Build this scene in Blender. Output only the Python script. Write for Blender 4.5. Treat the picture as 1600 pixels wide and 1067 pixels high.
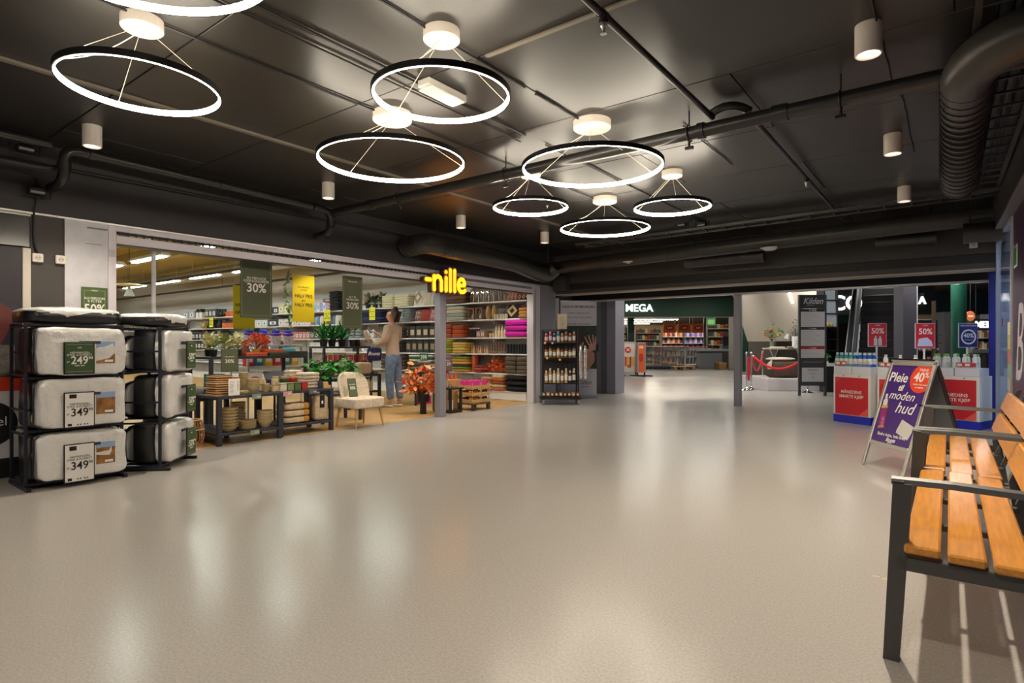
import bpy, bmesh, math, random
from math import sin, cos, pi, radians, atan2, sqrt
from mathutils import Vector, Matrix
random.seed(11)
S = bpy.context.scene
for o in list(bpy.data.objects): bpy.data.objects.remove(o)

# ------------------------------------------------------------------ camera, world, exposure
F = 909.0; HZ = 537.0; EYE = 1.15
YAW = math.atan2(692, 909); CC, SS = cos(YAW), sin(YAW)
cd = bpy.data.cameras.new('camera'); cam = bpy.data.objects.new('camera', cd); S.collection.objects.link(cam)
cd.sensor_width = 36; cd.lens = 36*F/1600; cd.shift_y = 3.5/1600; cd.clip_start = .05; cd.clip_end = 200
cam.location = (0, 0, EYE); cam.rotation_euler = (pi/2, 0, YAW)
S.camera = cam
w = bpy.data.worlds.new('world'); S.world = w; w.use_nodes = True
w.node_tree.nodes['Background'].inputs[0].default_value = (.80, .86, 1, 1)
w.node_tree.nodes['Background'].inputs[1].default_value = .22
S.view_settings.view_transform = 'Standard'; S.view_settings.look = 'None'
S.view_settings.gamma = 1; S.view_settings.use_curve_mapping = False
S.view_settings.exposure = 0.38
RING = 40.0       # radiance of the ring lamps
CAN = 95.0        # watts of one ceiling can
SHOP = 30.0       # radiance of the shop tubes
MARKET = 52.0      # radiance of the tubes in the supermarket
HALL = 27.0       # radiance of the flat lights added to brighten the far hall

H = 2.93          # ceiling of the hall
WX = -6.5         # plane of the shop front

# ------------------------------------------------------------------ where a pixel's ray meets a real plane
def at(px, d):
    r = (px-800)/F*d
    return (r*CC-d*SS, r*SS+d*CC)
def G(px, py, z=0):
    return at(px, F*(EYE-z)/(py-HZ))
def onX(px, X):
    k = (px-800)/F
    return (-k*X*SS-X*CC)/(SS-k*CC)
def onY(px, Y):
    k = (px-800)/F
    return (k*Y*CC-Y*SS)/(CC+k*SS)
def dep(X, Y): return -X*SS+Y*CC
def Z(py, X, Y): return EYE+(HZ-py)*dep(X, Y)/F
FACE = YAW                                    # rotz that turns a local -Y front straight to the camera's axis
def facing(dx, dy): return atan2(dy, dx)+pi/2  # rotz so that local -Y looks along (dx, dy)

# ------------------------------------------------------------------ materials
MT = {}
def M(name, col=(.5, .5, .5), rough=.5, metal=0, emit=None, es=1, noise=0, scale=20, bump=0, bscale=60, coat=0, trans=0, alpha=1, stretch=None, col2=None, spec=.5, sheen=0):
    if name in MT: return MT[name]
    m = bpy.data.materials.new(name); m.use_nodes = True; nt = m.node_tree; b = nt.nodes['Principled BSDF']
    b.inputs['Base Color'].default_value = (*col, 1); b.inputs['Roughness'].default_value = rough
    b.inputs['Metallic'].default_value = metal; b.inputs['Coat Weight'].default_value = coat; b.inputs['Coat Roughness'].default_value = .12
    b.inputs['Transmission Weight'].default_value = trans; b.inputs['Alpha'].default_value = alpha
    b.inputs['Specular IOR Level'].default_value = spec; b.inputs['Sheen Weight'].default_value = sheen
    if emit: b.inputs['Emission Color'].default_value = (*emit, 1); b.inputs['Emission Strength'].default_value = es
    tc = nt.nodes.new('ShaderNodeTexCoord'); mp = nt.nodes.new('ShaderNodeMapping'); nt.links.new(tc.outputs['Object'], mp.inputs[0])
    if stretch: mp.inputs['Scale'].default_value = stretch
    if noise or col2:
        n = nt.nodes.new('ShaderNodeTexNoise'); n.inputs['Scale'].default_value = scale; n.inputs['Detail'].default_value = 5
        nt.links.new(mp.outputs[0], n.inputs['Vector'])
        r = nt.nodes.new('ShaderNodeValToRGB'); nt.links.new(n.outputs['Fac'], r.inputs[0])
        a = col2 if col2 else tuple(max(0, c*(1-noise)) for c in col); c2 = col if col2 else tuple(min(1, c*(1+noise)) for c in col)
        r.color_ramp.elements[0].position = .35; r.color_ramp.elements[0].color = (*a, 1)
        r.color_ramp.elements[1].position = .65; r.color_ramp.elements[1].color = (*c2, 1)
        nt.links.new(r.outputs[0], b.inputs['Base Color'])
    if bump:
        n2 = nt.nodes.new('ShaderNodeTexNoise'); n2.inputs['Scale'].default_value = bscale; n2.inputs['Detail'].default_value = 4
        nt.links.new(mp.outputs[0], n2.inputs['Vector'])
        bp = nt.nodes.new('ShaderNodeBump'); bp.inputs['Strength'].default_value = bump; bp.inputs['Distance'].default_value = .02
        nt.links.new(n2.outputs['Fac'], bp.inputs['Height']); nt.links.new(bp.outputs[0], b.inputs['Normal'])
    MT[name] = m
    return m
def C(r, g, b, rough=.6, **k):
    """plain paint / cloth / plastic from an sRGB colour"""
    f = lambda v: ((v/255+.055)/1.055)**2.4 if v > 10 else v/255/12.92
    return M('paint_%d_%d_%d_%d%s' % (r, g, b, rough*100, ''.join(k)), (f(r), f(g), f(b)), rough, **k)
def cloth(r, g, b): return C(r, g, b, .9, noise=.12, scale=25, bump=.35, bscale=90)

# ------------------------------------------------------------------ mesh builder
class MB:
    def __init__(s): s.v = []; s.f = []
    def add(s, vs, fs, mat=None):
        n = len(s.v)
        s.v += [tuple(mat @ Vector(v)) if mat else tuple(v) for v in vs]
        s.f += [tuple(i+n for i in f) for f in fs]; return s
    def box(s, x0, x1, y0, y1, z0, z1, mat=None):
        return s.add([(x0,y0,z0),(x1,y0,z0),(x1,y1,z0),(x0,y1,z0),(x0,y0,z1),(x1,y0,z1),(x1,y1,z1),(x0,y1,z1)],
                     [(0,3,2,1),(4,5,6,7),(0,1,5,4),(1,2,6,5),(2,3,7,6),(3,0,4,7)], mat)
    def cb(s, x0, x1, y0, y1, z0, z1, c=.004, mat=None):      # chamfered box
        bm = bmesh.new(); bmesh.ops.create_cube(bm, size=1)
        for v in bm.verts: v.co = ((x0+x1)/2+v.co.x*(x1-x0), (y0+y1)/2+v.co.y*(y1-y0), (z0+z1)/2+v.co.z*(z1-z0))
        bmesh.ops.bevel(bm, geom=bm.edges[:], offset=c, segments=1, affect='EDGES')
        bm.verts.index_update()
        s.add([v.co[:] for v in bm.verts], [[v.index for v in f.verts] for f in bm.faces], mat); bm.free(); return s
    def cyl(s, p, q, r, r2=None, n=12, cap=True):
        p, q = Vector(p), Vector(q); r2 = r if r2 is None else r2
        d = (q-p).normalized(); a = d.orthogonal().normalized(); b = d.cross(a)
        vs = [tuple(c+(a*cos(2*pi*i/n)+b*sin(2*pi*i/n))*rr) for c, rr in ((p, r), (q, r2)) for i in range(n)]
        fs = [(i, (i+1) % n, n+(i+1) % n, n+i) for i in range(n)]
        if cap: fs += [tuple(range(n))[::-1], tuple(range(n, 2*n))]
        return s.add(vs, fs)
    def tube(s, pts, r, n=8, closed=False, flat=1.0, rs=None):
        P = [Vector(p) for p in pts]; m = len(P); vs = []; prev = None
        for i, p in enumerate(P):
            if closed: d = (P[(i+1) % m]-P[i-1])
            else: d = P[min(i+1, m-1)]-P[max(i-1, 0)]
            d.normalize()
            if prev is None: a = d.orthogonal().normalized()
            else: a = (prev-d*prev.dot(d)).normalized()
            prev = a; b = d.cross(a); rr = rs[i] if rs else r
            vs += [tuple(p+(a*cos(2*pi*k/n)+b*sin(2*pi*k/n)*flat)*rr) for k in range(n)]
        fs = []
        for i in range(m if closed else m-1):
            j = (i+1) % m
            fs += [(i*n+k, i*n+(k+1) % n, j*n+(k+1) % n, j*n+k) for k in range(n)]
        if not closed: fs += [tuple(range(n))[::-1], tuple(range((m-1)*n, m*n))]
        return s.add(vs, fs)
    def lathe(s, prof, c=(0, 0, 0), n=20, mat=None, cap=True):
        vs = [(c[0]+r*cos(2*pi*k/n), c[1]+r*sin(2*pi*k/n), c[2]+z) for r, z in prof for k in range(n)]
        fs = [(i*n+k, i*n+(k+1) % n, (i+1)*n+(k+1) % n, (i+1)*n+k) for i in range(len(prof)-1) for k in range(n)]
        if cap and prof[0][0] > 1e-4: fs.append(tuple(range(n))[::-1])
        if cap and prof[-1][0] > 1e-4: fs.append(tuple(range((len(prof)-1)*n, len(prof)*n)))
        return s.add(vs, fs, mat)
    def soft(s, c, sx, sy, sz, e=.35, n=16, m=8, wob=0, mat=None):   # soft rounded block, half sizes
        sp = lambda a, k: math.copysign(abs(a)**k, a)
        vs = []
        for j in range(m+1):
            ph = -pi/2+pi*j/m
            for i in range(n):
                th = 2*pi*(i+.5)/n; q = 1+random.uniform(-wob, wob)
                vs.append((c[0]+sx*sp(cos(ph), e)*sp(cos(th), e)*q, c[1]+sy*sp(cos(ph), e)*sp(sin(th), e)*q, c[2]+sz*sp(sin(ph), e)*q))
        fs = [(j*n+i, j*n+(i+1) % n, (j+1)*n+(i+1) % n, (j+1)*n+i) for j in range(m) for i in range(n)]
        return s.add(vs, fs, mat)
    def pillow(s, w, h, t, mat=None, n=8, pinch=.06):                # lies in the XZ plane, thickness along Y
        vs = []; N = n+1
        for side in (-1, 1):
            for j in range(N):
                for i in range(N):
                    u = -1+2*i/n; v = -1+2*j/n
                    k = 1-pinch*(1-abs(u))*0; th = ((1-u**4)*(1-v**4))**.5
                    x = u*(1-pinch*(1-v*v)); z = v*(1-pinch*(1-u*u))
                    vs.append((x*w/2, side*th*t/2+side*.001, z*h/2+h/2))
        fs = []
        for sd in (0, 1):
            for j in range(n):
                for i in range(n):
                    a = sd*N*N+j*N+i; q = (a, a+1, a+N+1, a+N)
                    fs.append(q if sd == 0 else q[::-1])
        rim = [i for i in range(N)]+[j*N+n for j in range(1, N)]+[n*N+i for i in range(n-1, -1, -1)]+[j*N for j in range(n-1, 0, -1)]
        for k in range(len(rim)):
            a, b = rim[k], rim[(k+1) % len(rim)]; fs.append((b, a, a+N*N, b+N*N))
        return s.add(vs, fs, mat)
    def prism(s, poly, y0, y1, mat=None):                            # poly in XZ extruded along Y
        n = len(poly); vs = [(x, y0, z) for x, z in poly]+[(x, y1, z) for x, z in poly]
        return s.add(vs, [tuple(range(n)), tuple(range(n, 2*n))[::-1]]+[(i, n+i, n+(i+1) % n, (i+1) % n) for i in range(n)], mat)
    def build(s, name, mat, parent=None, loc=None, rot=None, smooth=False):
        me = bpy.data.meshes.new(name); me.from_pydata(s.v, [], s.f); me.update()
        bm = bmesh.new(); bm.from_mesh(me); bmesh.ops.recalc_face_normals(bm, faces=bm.faces); bm.to_mesh(me); bm.free()
        if smooth:
            me.shade_smooth(); me.set_sharp_from_angle(angle=.7)
        me.materials.append(mat)
        o = bpy.data.objects.new(name, me); S.collection.objects.link(o)
        if parent: o.parent = parent
        if loc: o.location = loc
        if rot: o.rotation_euler = rot
        return o
def B(name, mat, parent, x0, x1, y0, y1, z0, z1, c=0):
    m = MB(); (m.cb(x0,x1,y0,y1,z0,z1,c) if c else m.box(x0,x1,y0,y1,z0,z1)); return m.build(name, mat, parent)
def T(name, label, cat, loc=(0,0,0), rz=0, group=None):
    o = bpy.data.objects.new(name, None); S.collection.objects.link(o); o.empty_display_size = .1
    o.location = loc if len(loc) == 3 else (*loc, 0); o.rotation_euler = (0, 0, rz); return tag(o, label, cat, group)
def tag(o, label, cat, group=None):
    o['label'] = label; o['category'] = cat
    if group: o['group'] = group
    return o
def struct(o): o['kind'] = 'structure'; return o
def stuff(o): o['kind'] = 'stuff'; return o
def dup(o, parent=None, loc=None, rz=None, label=None):
    c = o.copy(); S.collection.objects.link(c)
    if parent: c.parent = parent
    if loc is not None: c.location = loc if len(loc) == 3 else (*loc, 0)
    if rz is not None: c.rotation_euler = (0, 0, rz)
    if label: c['label'] = label
    for ch in list(o.children): dup(ch, c)
    return c
EN = ['', 'first', 'second', 'third', 'fourth', 'fifth', 'sixth', 'seventh', 'eighth', 'ninth', 'tenth', 'eleventh', 'twelfth', 'thirteenth', 'fourteenth', 'fifteenth', 'sixteenth', 'seventeenth', 'eighteenth', 'nineteenth', 'twentieth']
def level(i, n): return 'at the bottom' if i == 0 else ('on top' if i == n-1 else '%s from the bottom' % EN[i+1])
def nth(i, n): return 'leftmost' if i == 0 else ('rightmost' if i == n-1 else '%s from the left' % EN[i+1])

def text(s, size, mat, parent, x, z, y=-.001, al='CENTER', bold=0, ext=.0006, shear=0, name='lettering', wmax=None, rot=None):
    cu = bpy.data.curves.new('t', 'FONT'); cu.body = s; cu.size = size; cu.align_x = al; cu.align_y = 'CENTER'
    cu.offset = bold*size*.03; cu.extrude = ext; cu.shear = shear; cu.resolution_u = 3
    o = bpy.data.objects.new('t', cu); S.collection.objects.link(o)
    bpy.context.view_layer.update()
    me = bpy.data.meshes.new_from_object(o.evaluated_get(bpy.context.evaluated_depsgraph_get()))
    bpy.data.objects.remove(o)
    if wmax:
        xs = [v.co.x for v in me.vertices]; wd = max(xs)-min(xs)
        if wd > wmax:
            for v in me.vertices: v.co.x *= wmax/wd
    me.materials.clear(); me.materials.append(mat)
    q = bpy.data.objects.new(name, me); S.collection.objects.link(q)
    q.parent = parent; q.location = (x, y, z); q.rotation_euler = rot if rot else (pi/2, 0, 0)
    return q
def ell(cx, cz, a, b, n=28, t0=0, t1=2*pi): return [(cx+a*cos(t0+(t1-t0)*i/n), cz+b*sin(t0+(t1-t0)*i/n)) for i in range(n)]

# common materials
BLK = M('black_steel', (.018, .018, .02), .4, .3)
BLK2 = C(24, 24, 27, .5)
NAVY = C(46, 49, 60, .45)
WHT = C(236, 234, 230, .45); WHT2 = C(248, 248, 246, .6); CARD = C(240, 236, 232, .6)
ALU = M('brushed_aluminium', (.62, .60, .63), .38, .7, noise=.05, scale=8)
GREYM = C(150, 148, 158, .45, metal=.3)
CHR = M('chrome', (.8, .8, .8), .12, 1)
GLASS = M('glass', (.97, .98, .98), .03, trans=1, alpha=.28)
OLIVE = C(72, 78, 50, .5); GRN = C(58, 84, 44, .5); LIME = C(214, 206, 30, .5)
WOODL = C(196, 152, 98, .55, noise=.15, scale=6, stretch=(1, 12, 12))
TXW = C(240, 238, 230, .6); TXB = C(25, 25, 28, .6)
REDP = C(208, 30, 42, .4); PURP = C(66, 38, 110, .35)
# ================================================================== THE SETTING
FL = M('epoxy_floor', (.40, .375, .345), .27, noise=.10, scale=95, spec=.5)
nt = FL.node_tree; b_ = nt.nodes['Principled BSDF']
n_ = nt.nodes.new('ShaderNodeTexNoise'); n_.inputs['Scale'].default_value = .9; n_.inputs['Detail'].default_value = 1
r_ = nt.nodes.new('ShaderNodeMapRange'); r_.inputs[3].default_value = .20; r_.inputs[4].default_value = .265
tc_ = nt.nodes.new('ShaderNodeTexCoord'); nt.links.new(tc_.outputs['Object'], n_.inputs['Vector'])
nt.links.new(n_.outputs['Fac'], r_.inputs[0]); nt.links.new(r_.outputs[0], b_.inputs['Roughness'])
fl = struct(B('floor', FL, None, -6.55, 40, -7, 60, -.1, 0))
fl2 = struct(B('floor.001', FL, None, -60, -6.55, 10.0, 60, -.1, 0))
DARKC = M('ceiling_black', (.021, .0185, .0165), .37, noise=.1, scale=3, bump=.03, bscale=3)
JNT = C(10, 10, 10, .8)
ce = struct(B('ceiling', JNT, None, -6.5, 3.2, -7, 11.2, H+.02, H+.1))
row = 0; y = 2.75-1.17*8
pan = {}
while y < 10.9:
    x = -6.5; off = (row % 2)*1.1; k = 0
    while x < 3.2:
        x1 = min(3.2, x+(2.36 if k else (.60 if off else 1.78))); y1 = min(y+1.17, 11.1); key = (round(x1-x, 3), round(y1-y, 3))
        if key not in pan:
            pan[key] = B('panel', DARKC, ce, .004, x1-x-.004, .004, y1-y-.004, 0, .022, .003); p_ = pan[key]
        else: p_ = dup(pan[key], ce)
        p_.location = (x, y, H); x = x1; k += 1
    y += 1.17; row += 1
# wall over and beside the shop front
DK = C(52, 50, 52, .6, noise=.06, scale=3); DK2 = C(66, 62, 60, .6, noise=.06, scale=3)
wl = struct(B('wall_left', DK, None, -6.75, WX, -7, 10.0, 2.30, H+.02))
struct(B('wall_left.001', DK2, None, -6.75, WX, 1.51, 1.755, 0, 2.3))
struct(B('wall_left.002', DK, None, -6.75, WX-.02, -7, 1.51, 0, 2.3))
wp = struct(B('wall_left.003', M('scuffed_panel', (.56, .56, .6), .35, noise=.06, scale=9, bump=.15, bscale=14), None, -6.75, WX+.012, 1.758, 2.10, 0, 2.295))
B('trim_strip', C(120, 116, 118, .5), wp, WX+.012, WX+.016, 1.93, 2.095, 2.235, 2.25)
B('scratch', C(120, 66, 50, .7), wp, WX+.012, WX+.0135, 1.92, 2.05, 2.09, 2.094)
tp = struct(B('trim_1', ALU, None, WX, WX+.015, -7, 9.8, 2.296, 2.312))
# right end of the shop front
struct(B('wall_left.004', GREYM, None, -6.72, WX+.005, 9.47, 10.0, 0, 2.3))
m_ = MB()
for q in range(5): m_.cyl((WX+.005, 9.55+.05*q, 2.2-.05*(q % 2)), (WX+.009, 9.55+.05*q, 2.2-.05*(q % 2)), .008, n=8)
# shop shell
SHW = C(196, 194, 190, .85); SHC = C(176, 160, 98, .9)
wsh = M('oak_plank', (.52, .31, .115), .45, noise=.22, scale=5, stretch=(10, 1, 6))
fs = struct(B('floor_shop', wsh, None, -34, -6.55, -4, 9.98, -.1, -.012))
pr = B('plank', wsh, fs, 0, .164, 0, 1.795, -.012, 0, .001); first = True
for i in range(13):
    for j in range(5):
        X = -6.55-.166*(i+1); Y = 1.4+j*1.8-(i % 3)*.6
        q = pr if first else dup(pr, fs); first = False; q.location = (X, Y, 0)
B('planking', wsh, fs, -34, -6.55-.166*13-.002, -4, 9.98, -.012, 0)
struct(B('wall_shop_back', SHW, None, -34, -6.72, 9.98, 10.1, -.1, 3.5))
struct(B('wall_shop_far', SHW, None, -34.1, -34, -4, 10.1, -.1, 3.5))
struct(B('wall_shop_side', SHW, None, -34, -6.75, -4.1, -4, -.1, 3.5))
struct(B('ceiling_shop', SHC, None, -34.1, -6.7, -4.1, 10.1, 3.5, 3.6))
struct(B('wall_shop_front', SHW, None, -6.78, -6.75, -4, 9.98, 2.36, 3.5))
struct(B('wall_shop_front.001', SHW, None, -6.78, -6.75, -4, 2.0, 0, 2.36))

# shutter housing over the opening
sh = T('roller_shutter', 'long white metal shutter rail with slotted grille above the shop opening', 'shutter', (WX, 0, 0))
B('rail', C(206, 200, 210, .4), sh, -.12, .01, 2.17, 9.19, 2.245, 2.296, .004)
B('rail', C(216, 210, 220, .4), sh, -.12, .012, 2.17, 9.19, 2.125, 2.205, .006)
B('rail_groove', BLK, sh, -.12, .008, 2.17, 9.19, 2.112, 2.124)
B('slot_strip', BLK2, sh, -.05, -.035, 2.17, 6.6, 2.226, 2.244)
gb = B('grille_bar', BLK2, sh, -.012, .002, 0, .012, 2.206, 2.244); gb.location.y = 2.2
for i in range(1, 62): dup(gb, sh, (0, 2.2+i*.072, 0))
for i in range(3): B('shutter_slat', GREYM, sh, -.02, .004, 6.72, 9.18, 2.2065+i*.013, 2.2175+i*.013, .003)
jm = T('door_jamb', 'white vertical steel jamb at the left end of the shop front', 'jamb', (WX, 2.1, 0))
B('jamb_face', C(214, 208, 216, .4), jm, -.14, .014, .003, .072, 0, 2.294, .004)
B('bracket', C(190, 186, 190, .4), jm, .014, .018, .01, .06, 1.99, 2.06)
jm = T('door_jamb', 'white vertical steel guide at the right end of the shop front beside the grey panel', 'jamb', (WX, 9.2, 0))
B('jamb_face', C(206, 200, 206, .4), jm, -.14, .014, 0, .24, 0, 2.294, .004)
B('guide_groove', C(120, 118, 124, .4), jm, .014, .018, .05, .07, 0, 2.2)
po = T('steel_post', 'square grey steel post standing under the yellow shop sign', 'post', (-6.44, 6.6, 0))
B('shaft', GREYM, po, -.06, .06, -.07, .07, 0.006, 2.11, .006); B('base_plate', ALU, po, -.065, .065, -.075, .075, 0, .006)
po = T('round_post', 'slim white round post standing inside the shop behind the pillow racks', 'post', (*at(240, 6.1), 0))
m_ = MB(); m_.cyl((0,0,0), (0,0,3.49), .022, n=12); m_.build('shaft', C(214, 214, 218, .3), po, smooth=True)
m_ = MB(); m_.cyl((0,0,0), (0,0,.01), .05, n=16); m_.build('base_plate', ALU, po)

# far beams and posts
BM = C(62, 58, 55, .55); BMD = C(30, 29, 30, .6); LT = C(150, 140, 130, .45)
be = struct(B('wall_far', BM, None, -6.5, .9, 10.0, 10.3, 2.36, H+.02)); 
struct(B('wall_far.001', BMD, None, -6.5, .9, 10.06, 10.3, 2.23, 2.36))
struct(B('wall_far.002', BM, None, -6.5, .9, 10.0, 10.3, 2.155, 2.23))
struct(B('trim_2', LT, None, -6.5, .9, 9.985, 10.3, 2.135, 2.155))
B('boxed_end', BM, be, -6.45, -6.15, 9.84, 10.0, 2.2, 2.5)
struct(B('wall_far.003', BMD, None, -6.9, 2.4, 11.05, 11.2, 2.09, H+.02))
struct(B('trim_3', ALU, None, -6.9, 2.4, 11.03, 11.2, 2.06, 2.09))
struct(B('ceiling.001', BMD, None, -6.5, 2.4, 10.3, 11.05, 2.5, 2.52))
struct(B('wall_left.005', C(60, 58, 62, .6), None, -7.2, -6.74, 10.0, 11.03, 0, H+.02))
def post(name, label, px, py, wd, top, col, dy=.12, wide=None):
    x, y = G(px, py); o = T(name, label, 'post', (x, y, 0))
    B('shaft', col, o, -wd/2, wd/2, -dy/2, dy/2, .006, top, .006); B('base_plate', ALU, o, -wd/2-.004, wd/2+.004, -dy/2-.004, dy/2+.004, 0, .006); return o
post('steel_post', 'square silver steel post standing alone in the middle of the far opening', 1153, 634, .12, 2.06, GREYM)
o = T('grey_pillar', 'broad grey pillar with three faces beside the roll-up banner', 'pillar', (-6.55, 12.2, 0))
B('face_panel', GREYM, o, .14, .36, -.16, .3, 0, 2.4, .005); B('face_panel', C(96, 96, 104, .5), o, -.02, .138, -.14, .28, 0, 2.4, .005)
B('face_panel', C(122, 122, 132, .5), o, -.16, -.022, -.12, .26, 0, 2.4, .005)
m_ = MB(); m_.tube([(-.1,-.121,.98),(-.1,-.17,1.0),(-.1,-.17,1.12),(-.1,-.121,1.14)], .012); m_.build('handle', BLK, o, smooth=True)
o = T('grey_pillar', 'narrow light grey pillar behind the cosmetics trolley next to the banner', 'pillar', (*at(868, 12.1), 0), FACE)
B('shaft', GREYM, o, -.11, .07, -.05, .05, 0, 2.09, .005); B('cap', BM, o, -.12, .08, -.055, .055, 2.09, 2.1)

# right side: glass front, blue column, purple panel
RA = radians(1.22)

def R_(x, y): return (x*cos(RA)-y*sin(RA), x*sin(RA)+y*cos(RA))
def SR(name, mat, x0, x1, y0, y1, z0, z1):
    o = struct(B(name, mat, None, x0, x1, y0, y1, z0, z1)); o.rotation_euler.z = RA; return o
SR('wall_right', C(40, 37, 38, .6), .57, .95, -7, 9.97, 2.52, H+.0)
SR('trim_4', C(110, 108, 110, .5), .57, .66, -7, 9.97, 2.50, 2.519)
PUR = C(56, 30, 62, .35)
wr = SR('wall_right.001', PUR, .66, .95, -7, 8.05, .12, 2.499)
SR('baseboard_right', BLK2, .66, .95, -7, 8.05, 0, .119)
SR('trim_5', ALU, .645, .659, 8.05, 8.10, 0, 2.499)
gw = SR('window_1', M('window_glass', (.80, .88, 1.0), .05, trans=1, alpha=.35), .66, .67, 8.10, 9.96, .06, 2.46)
for a, b in ((8.10, 8.14), (9.92, 9.97)):
    q = B('window_frame', C(150, 162, 180, .35, metal=.3), gw, .64, .69, a, b, 0, 2.499, .004)
B('window_frame', C(150, 162, 180, .35), gw, .64, .69, 8.14, 9.92, 0, .059); B('window_frame', C(150, 162, 180, .35), gw, .64, .69, 8.14, 9.92, 2.461, 2.499)
B('call_point', C(150, 30, 50, .4), gw, .652, .6595, 9.18, 9.25, 1.36, 1.46, .004)
for i, c in enumerate(((226, 214, 150), (206, 196, 90), (214, 110, 80), (140, 176, 130), (196, 186, 150), (120, 110, 190), (206, 206, 196))):
    B('window_sticker', C(*c, .6), gw, .656, .6595, 8.2, 8.6, 1.24-.155*i, 1.39-.155*i)
SR('wall_right.002', C(170, 190, 222, .6), 2.2, 2.3, 6.4, 10.6, 0, 2.6)
SR('ceiling.002', C(220, 226, 235, .6), .96, 2.3, 6.4, 10.0, 2.7, 2.75)
SR('wall_right.003', C(150, 170, 200, .6), .72, 2.3, 10.5, 10.6, 0, 2.1)
q = SR('window_2', MT['window_glass'], .66, .67, 9.98, 10.46, .06, 2.08)
B('window_frame', C(150, 162, 180, .35), q, .64, .69, 10.46, 10.5, 0, 2.1, .004); B('window_frame', C(150, 162, 180, .35), q, .64, .69, 9.98, 10.455, 0, .059)
bc = T('blue_column', 'tall glossy blue square column at the end of the right-hand shop window', 'column', (*at(1553.5, 8.05), 0), RA)
BL = C(38, 48, 150, .3)
B('shaft', BL, bc, -.06, .07, -.03, .03, 0.02, 2.498, .01); B('plinth', BLK2, bc, -.065, .075, -.035, .035, 0, .02)
B('side_box', C(120, 124, 132, .5), bc, -.15, -.061, -.02, .03, 1.50, 1.56)
# pale script lettering on the purple wall
lt = text('Boots', 1.1, C(200, 196, 206, .4), wr, .798, 1.15, 5.95, al='LEFT', shear=.35, ext=.001); lt.location = (.6585, 7.85, 1.12); lt.rotation_euler = (pi/2, 0, -pi/2)
ps = T('exit_sign', 'small green and white sign high on the purple wall', 'sign', (*R_(.657, 7.72), 0), 0); ps.rotation_euler.z = RA
B('plate', C(232, 240, 232, .4), ps, -.008, 0, -.12, .12, 1.92, 2.14, .002)
B('symbol', C(30, 130, 70, .4), ps, -.010, -.0085, -.10, .10, 1.94, 2.12)

# power outlets and their cable
def plate(loc, rz, label, n=1, s=.08, vert=False):
    o = T('power_outlet', label, 'outlet', loc, rz)
    for i in range(n):
        z = -i*s
        B('cover', C(222, 214, 204, .4), o, -s/2, s/2, -.03, 0, z-s/2, z+s/2-.002, .006)
        m_ = MB(); m_.cyl((0, -.031, z), (0, -.0335, z), s*.28, n=16); m_.build('socket', C(196, 190, 182, .4), o)
        m_ = MB()
        for a in (-.1, .1): m_.cyl((a*s*1.4, -.034, z), (a*s*1.4, -.0355, z), s*.05, n=8)
        m_.build('socket_hole', C(70, 66, 62, .5), o)
    return o
yy = onX(58, WX); plate((WX, yy, Z(403, WX, yy)), pi/2, 'white wall socket with a black cable, left of the pair on the dark wall')
y2 = onX(94, WX); plate((WX, y2, Z(406, WX, y2)), pi/2, 'white wall socket without cable, nearer the scuffed white panel')
m_ = MB(); zc = Z(403, WX, yy); m_.tube([(WX+.012, yy, zc+.04), (WX+.012, yy-.02, zc+.1), (WX+.012, yy-.03, zc+.2), (WX+.012, yy-.028, 2.28), (WX+.03, yy-.028, 2.32), (WX+.012, yy-.01, 2.40), (WX+.012, yy-.01, 2.5)], .008)
tag(m_.build('power_cable', BLK, None, smooth=True), 'black cable running down the dark wall to the left socket', 'cable')
x9 = onY(1521, 9.99); plate((x9, 9.999, Z(372, x9, 10)), 0, 'pair of white switches stacked on the far beam beside the blue column', 2, .09)

# ================================================================== CEILING LAMPS
EMW = M('led_light', (1, .95, .88), .5, emit=(1, .88, .70), es=RING)
def cord(m, p, q, sag=0):
    if not sag: m.cyl(p, q, .0018, n=5)
    else:
        P, Q = Vector(p), Vector(q); s_ = Vector((Q-P).cross(Vector((0, 0, 1)))).normalized()
        m.tube([tuple(P.lerp(Q, t/8)+s_*sag*sin(pi*t/8)-Vector((0, 0, abs(sag)*.7*sin(pi*t/8)))) for t in range(9)], .003, n=6)
def ring(px, d, R, label, zr=2.55, cable=.06, tilt=0, cpx=None):
    x, y = at(px, d); cx, cy = (at(cpx, d) if cpx else (x, y))
    o = T('ring_lamp', label, 'ceiling lamp', (x, y, H), 0, 'ring lamps hanging from the black ceiling')
    m = MB(); r = R*.27; m.lathe([(r, 0), (r, -.055), (r-.008, -.062), (0.0001, -.062)], (cx-x, cy-y, 0), 36); m.build('canopy', C(206, 198, 186, .5), o, smooth=True)
    zz = zr-H; n = 72
    m = MB(); m.lathe([(R+.001, zz-.002), (R+.009, zz-.002), (R+.009, zz+.032), (R+.001, zz+.032), (R+.001, zz-.002)], (0, 0, 0), n, cap=False); rg = m.build('ring_frame', BLK2, o, smooth=True)
    m = MB(); m.lathe([(R, zz+.030), (R-.008, zz+.027), (R-.009, zz+.002), (R-.006, zz-.004), (R-.001, zz-.004), (R+.0005, zz-.0025)], (0, 0, 0), n, cap=False); m.build('light_strip', EMW, o, smooth=True)
    a0 = YAW+.35
    for k in range(3):
        m = MB(); a = a0+2*pi*k/3; cord(m, (.03*cos(a)+cx-x, .03*sin(a)+cy-y, -.062), (R*cos(a), R*sin(a), zz+.03)); m.build('suspension_wire', C(200, 190, 170, .4), o)
    m = MB(); a = a0+3.6; cord(m, (cx-x, cy-y, -.062), (R*cos(a), R*sin(a), zz+.03), cable); m.build('power_cord', C(226, 220, 208, .5), o, smooth=True)
    return o
ring(188, 1.98, .50, 'large ring lamp cut off by the top left corner of the photo')
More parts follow.
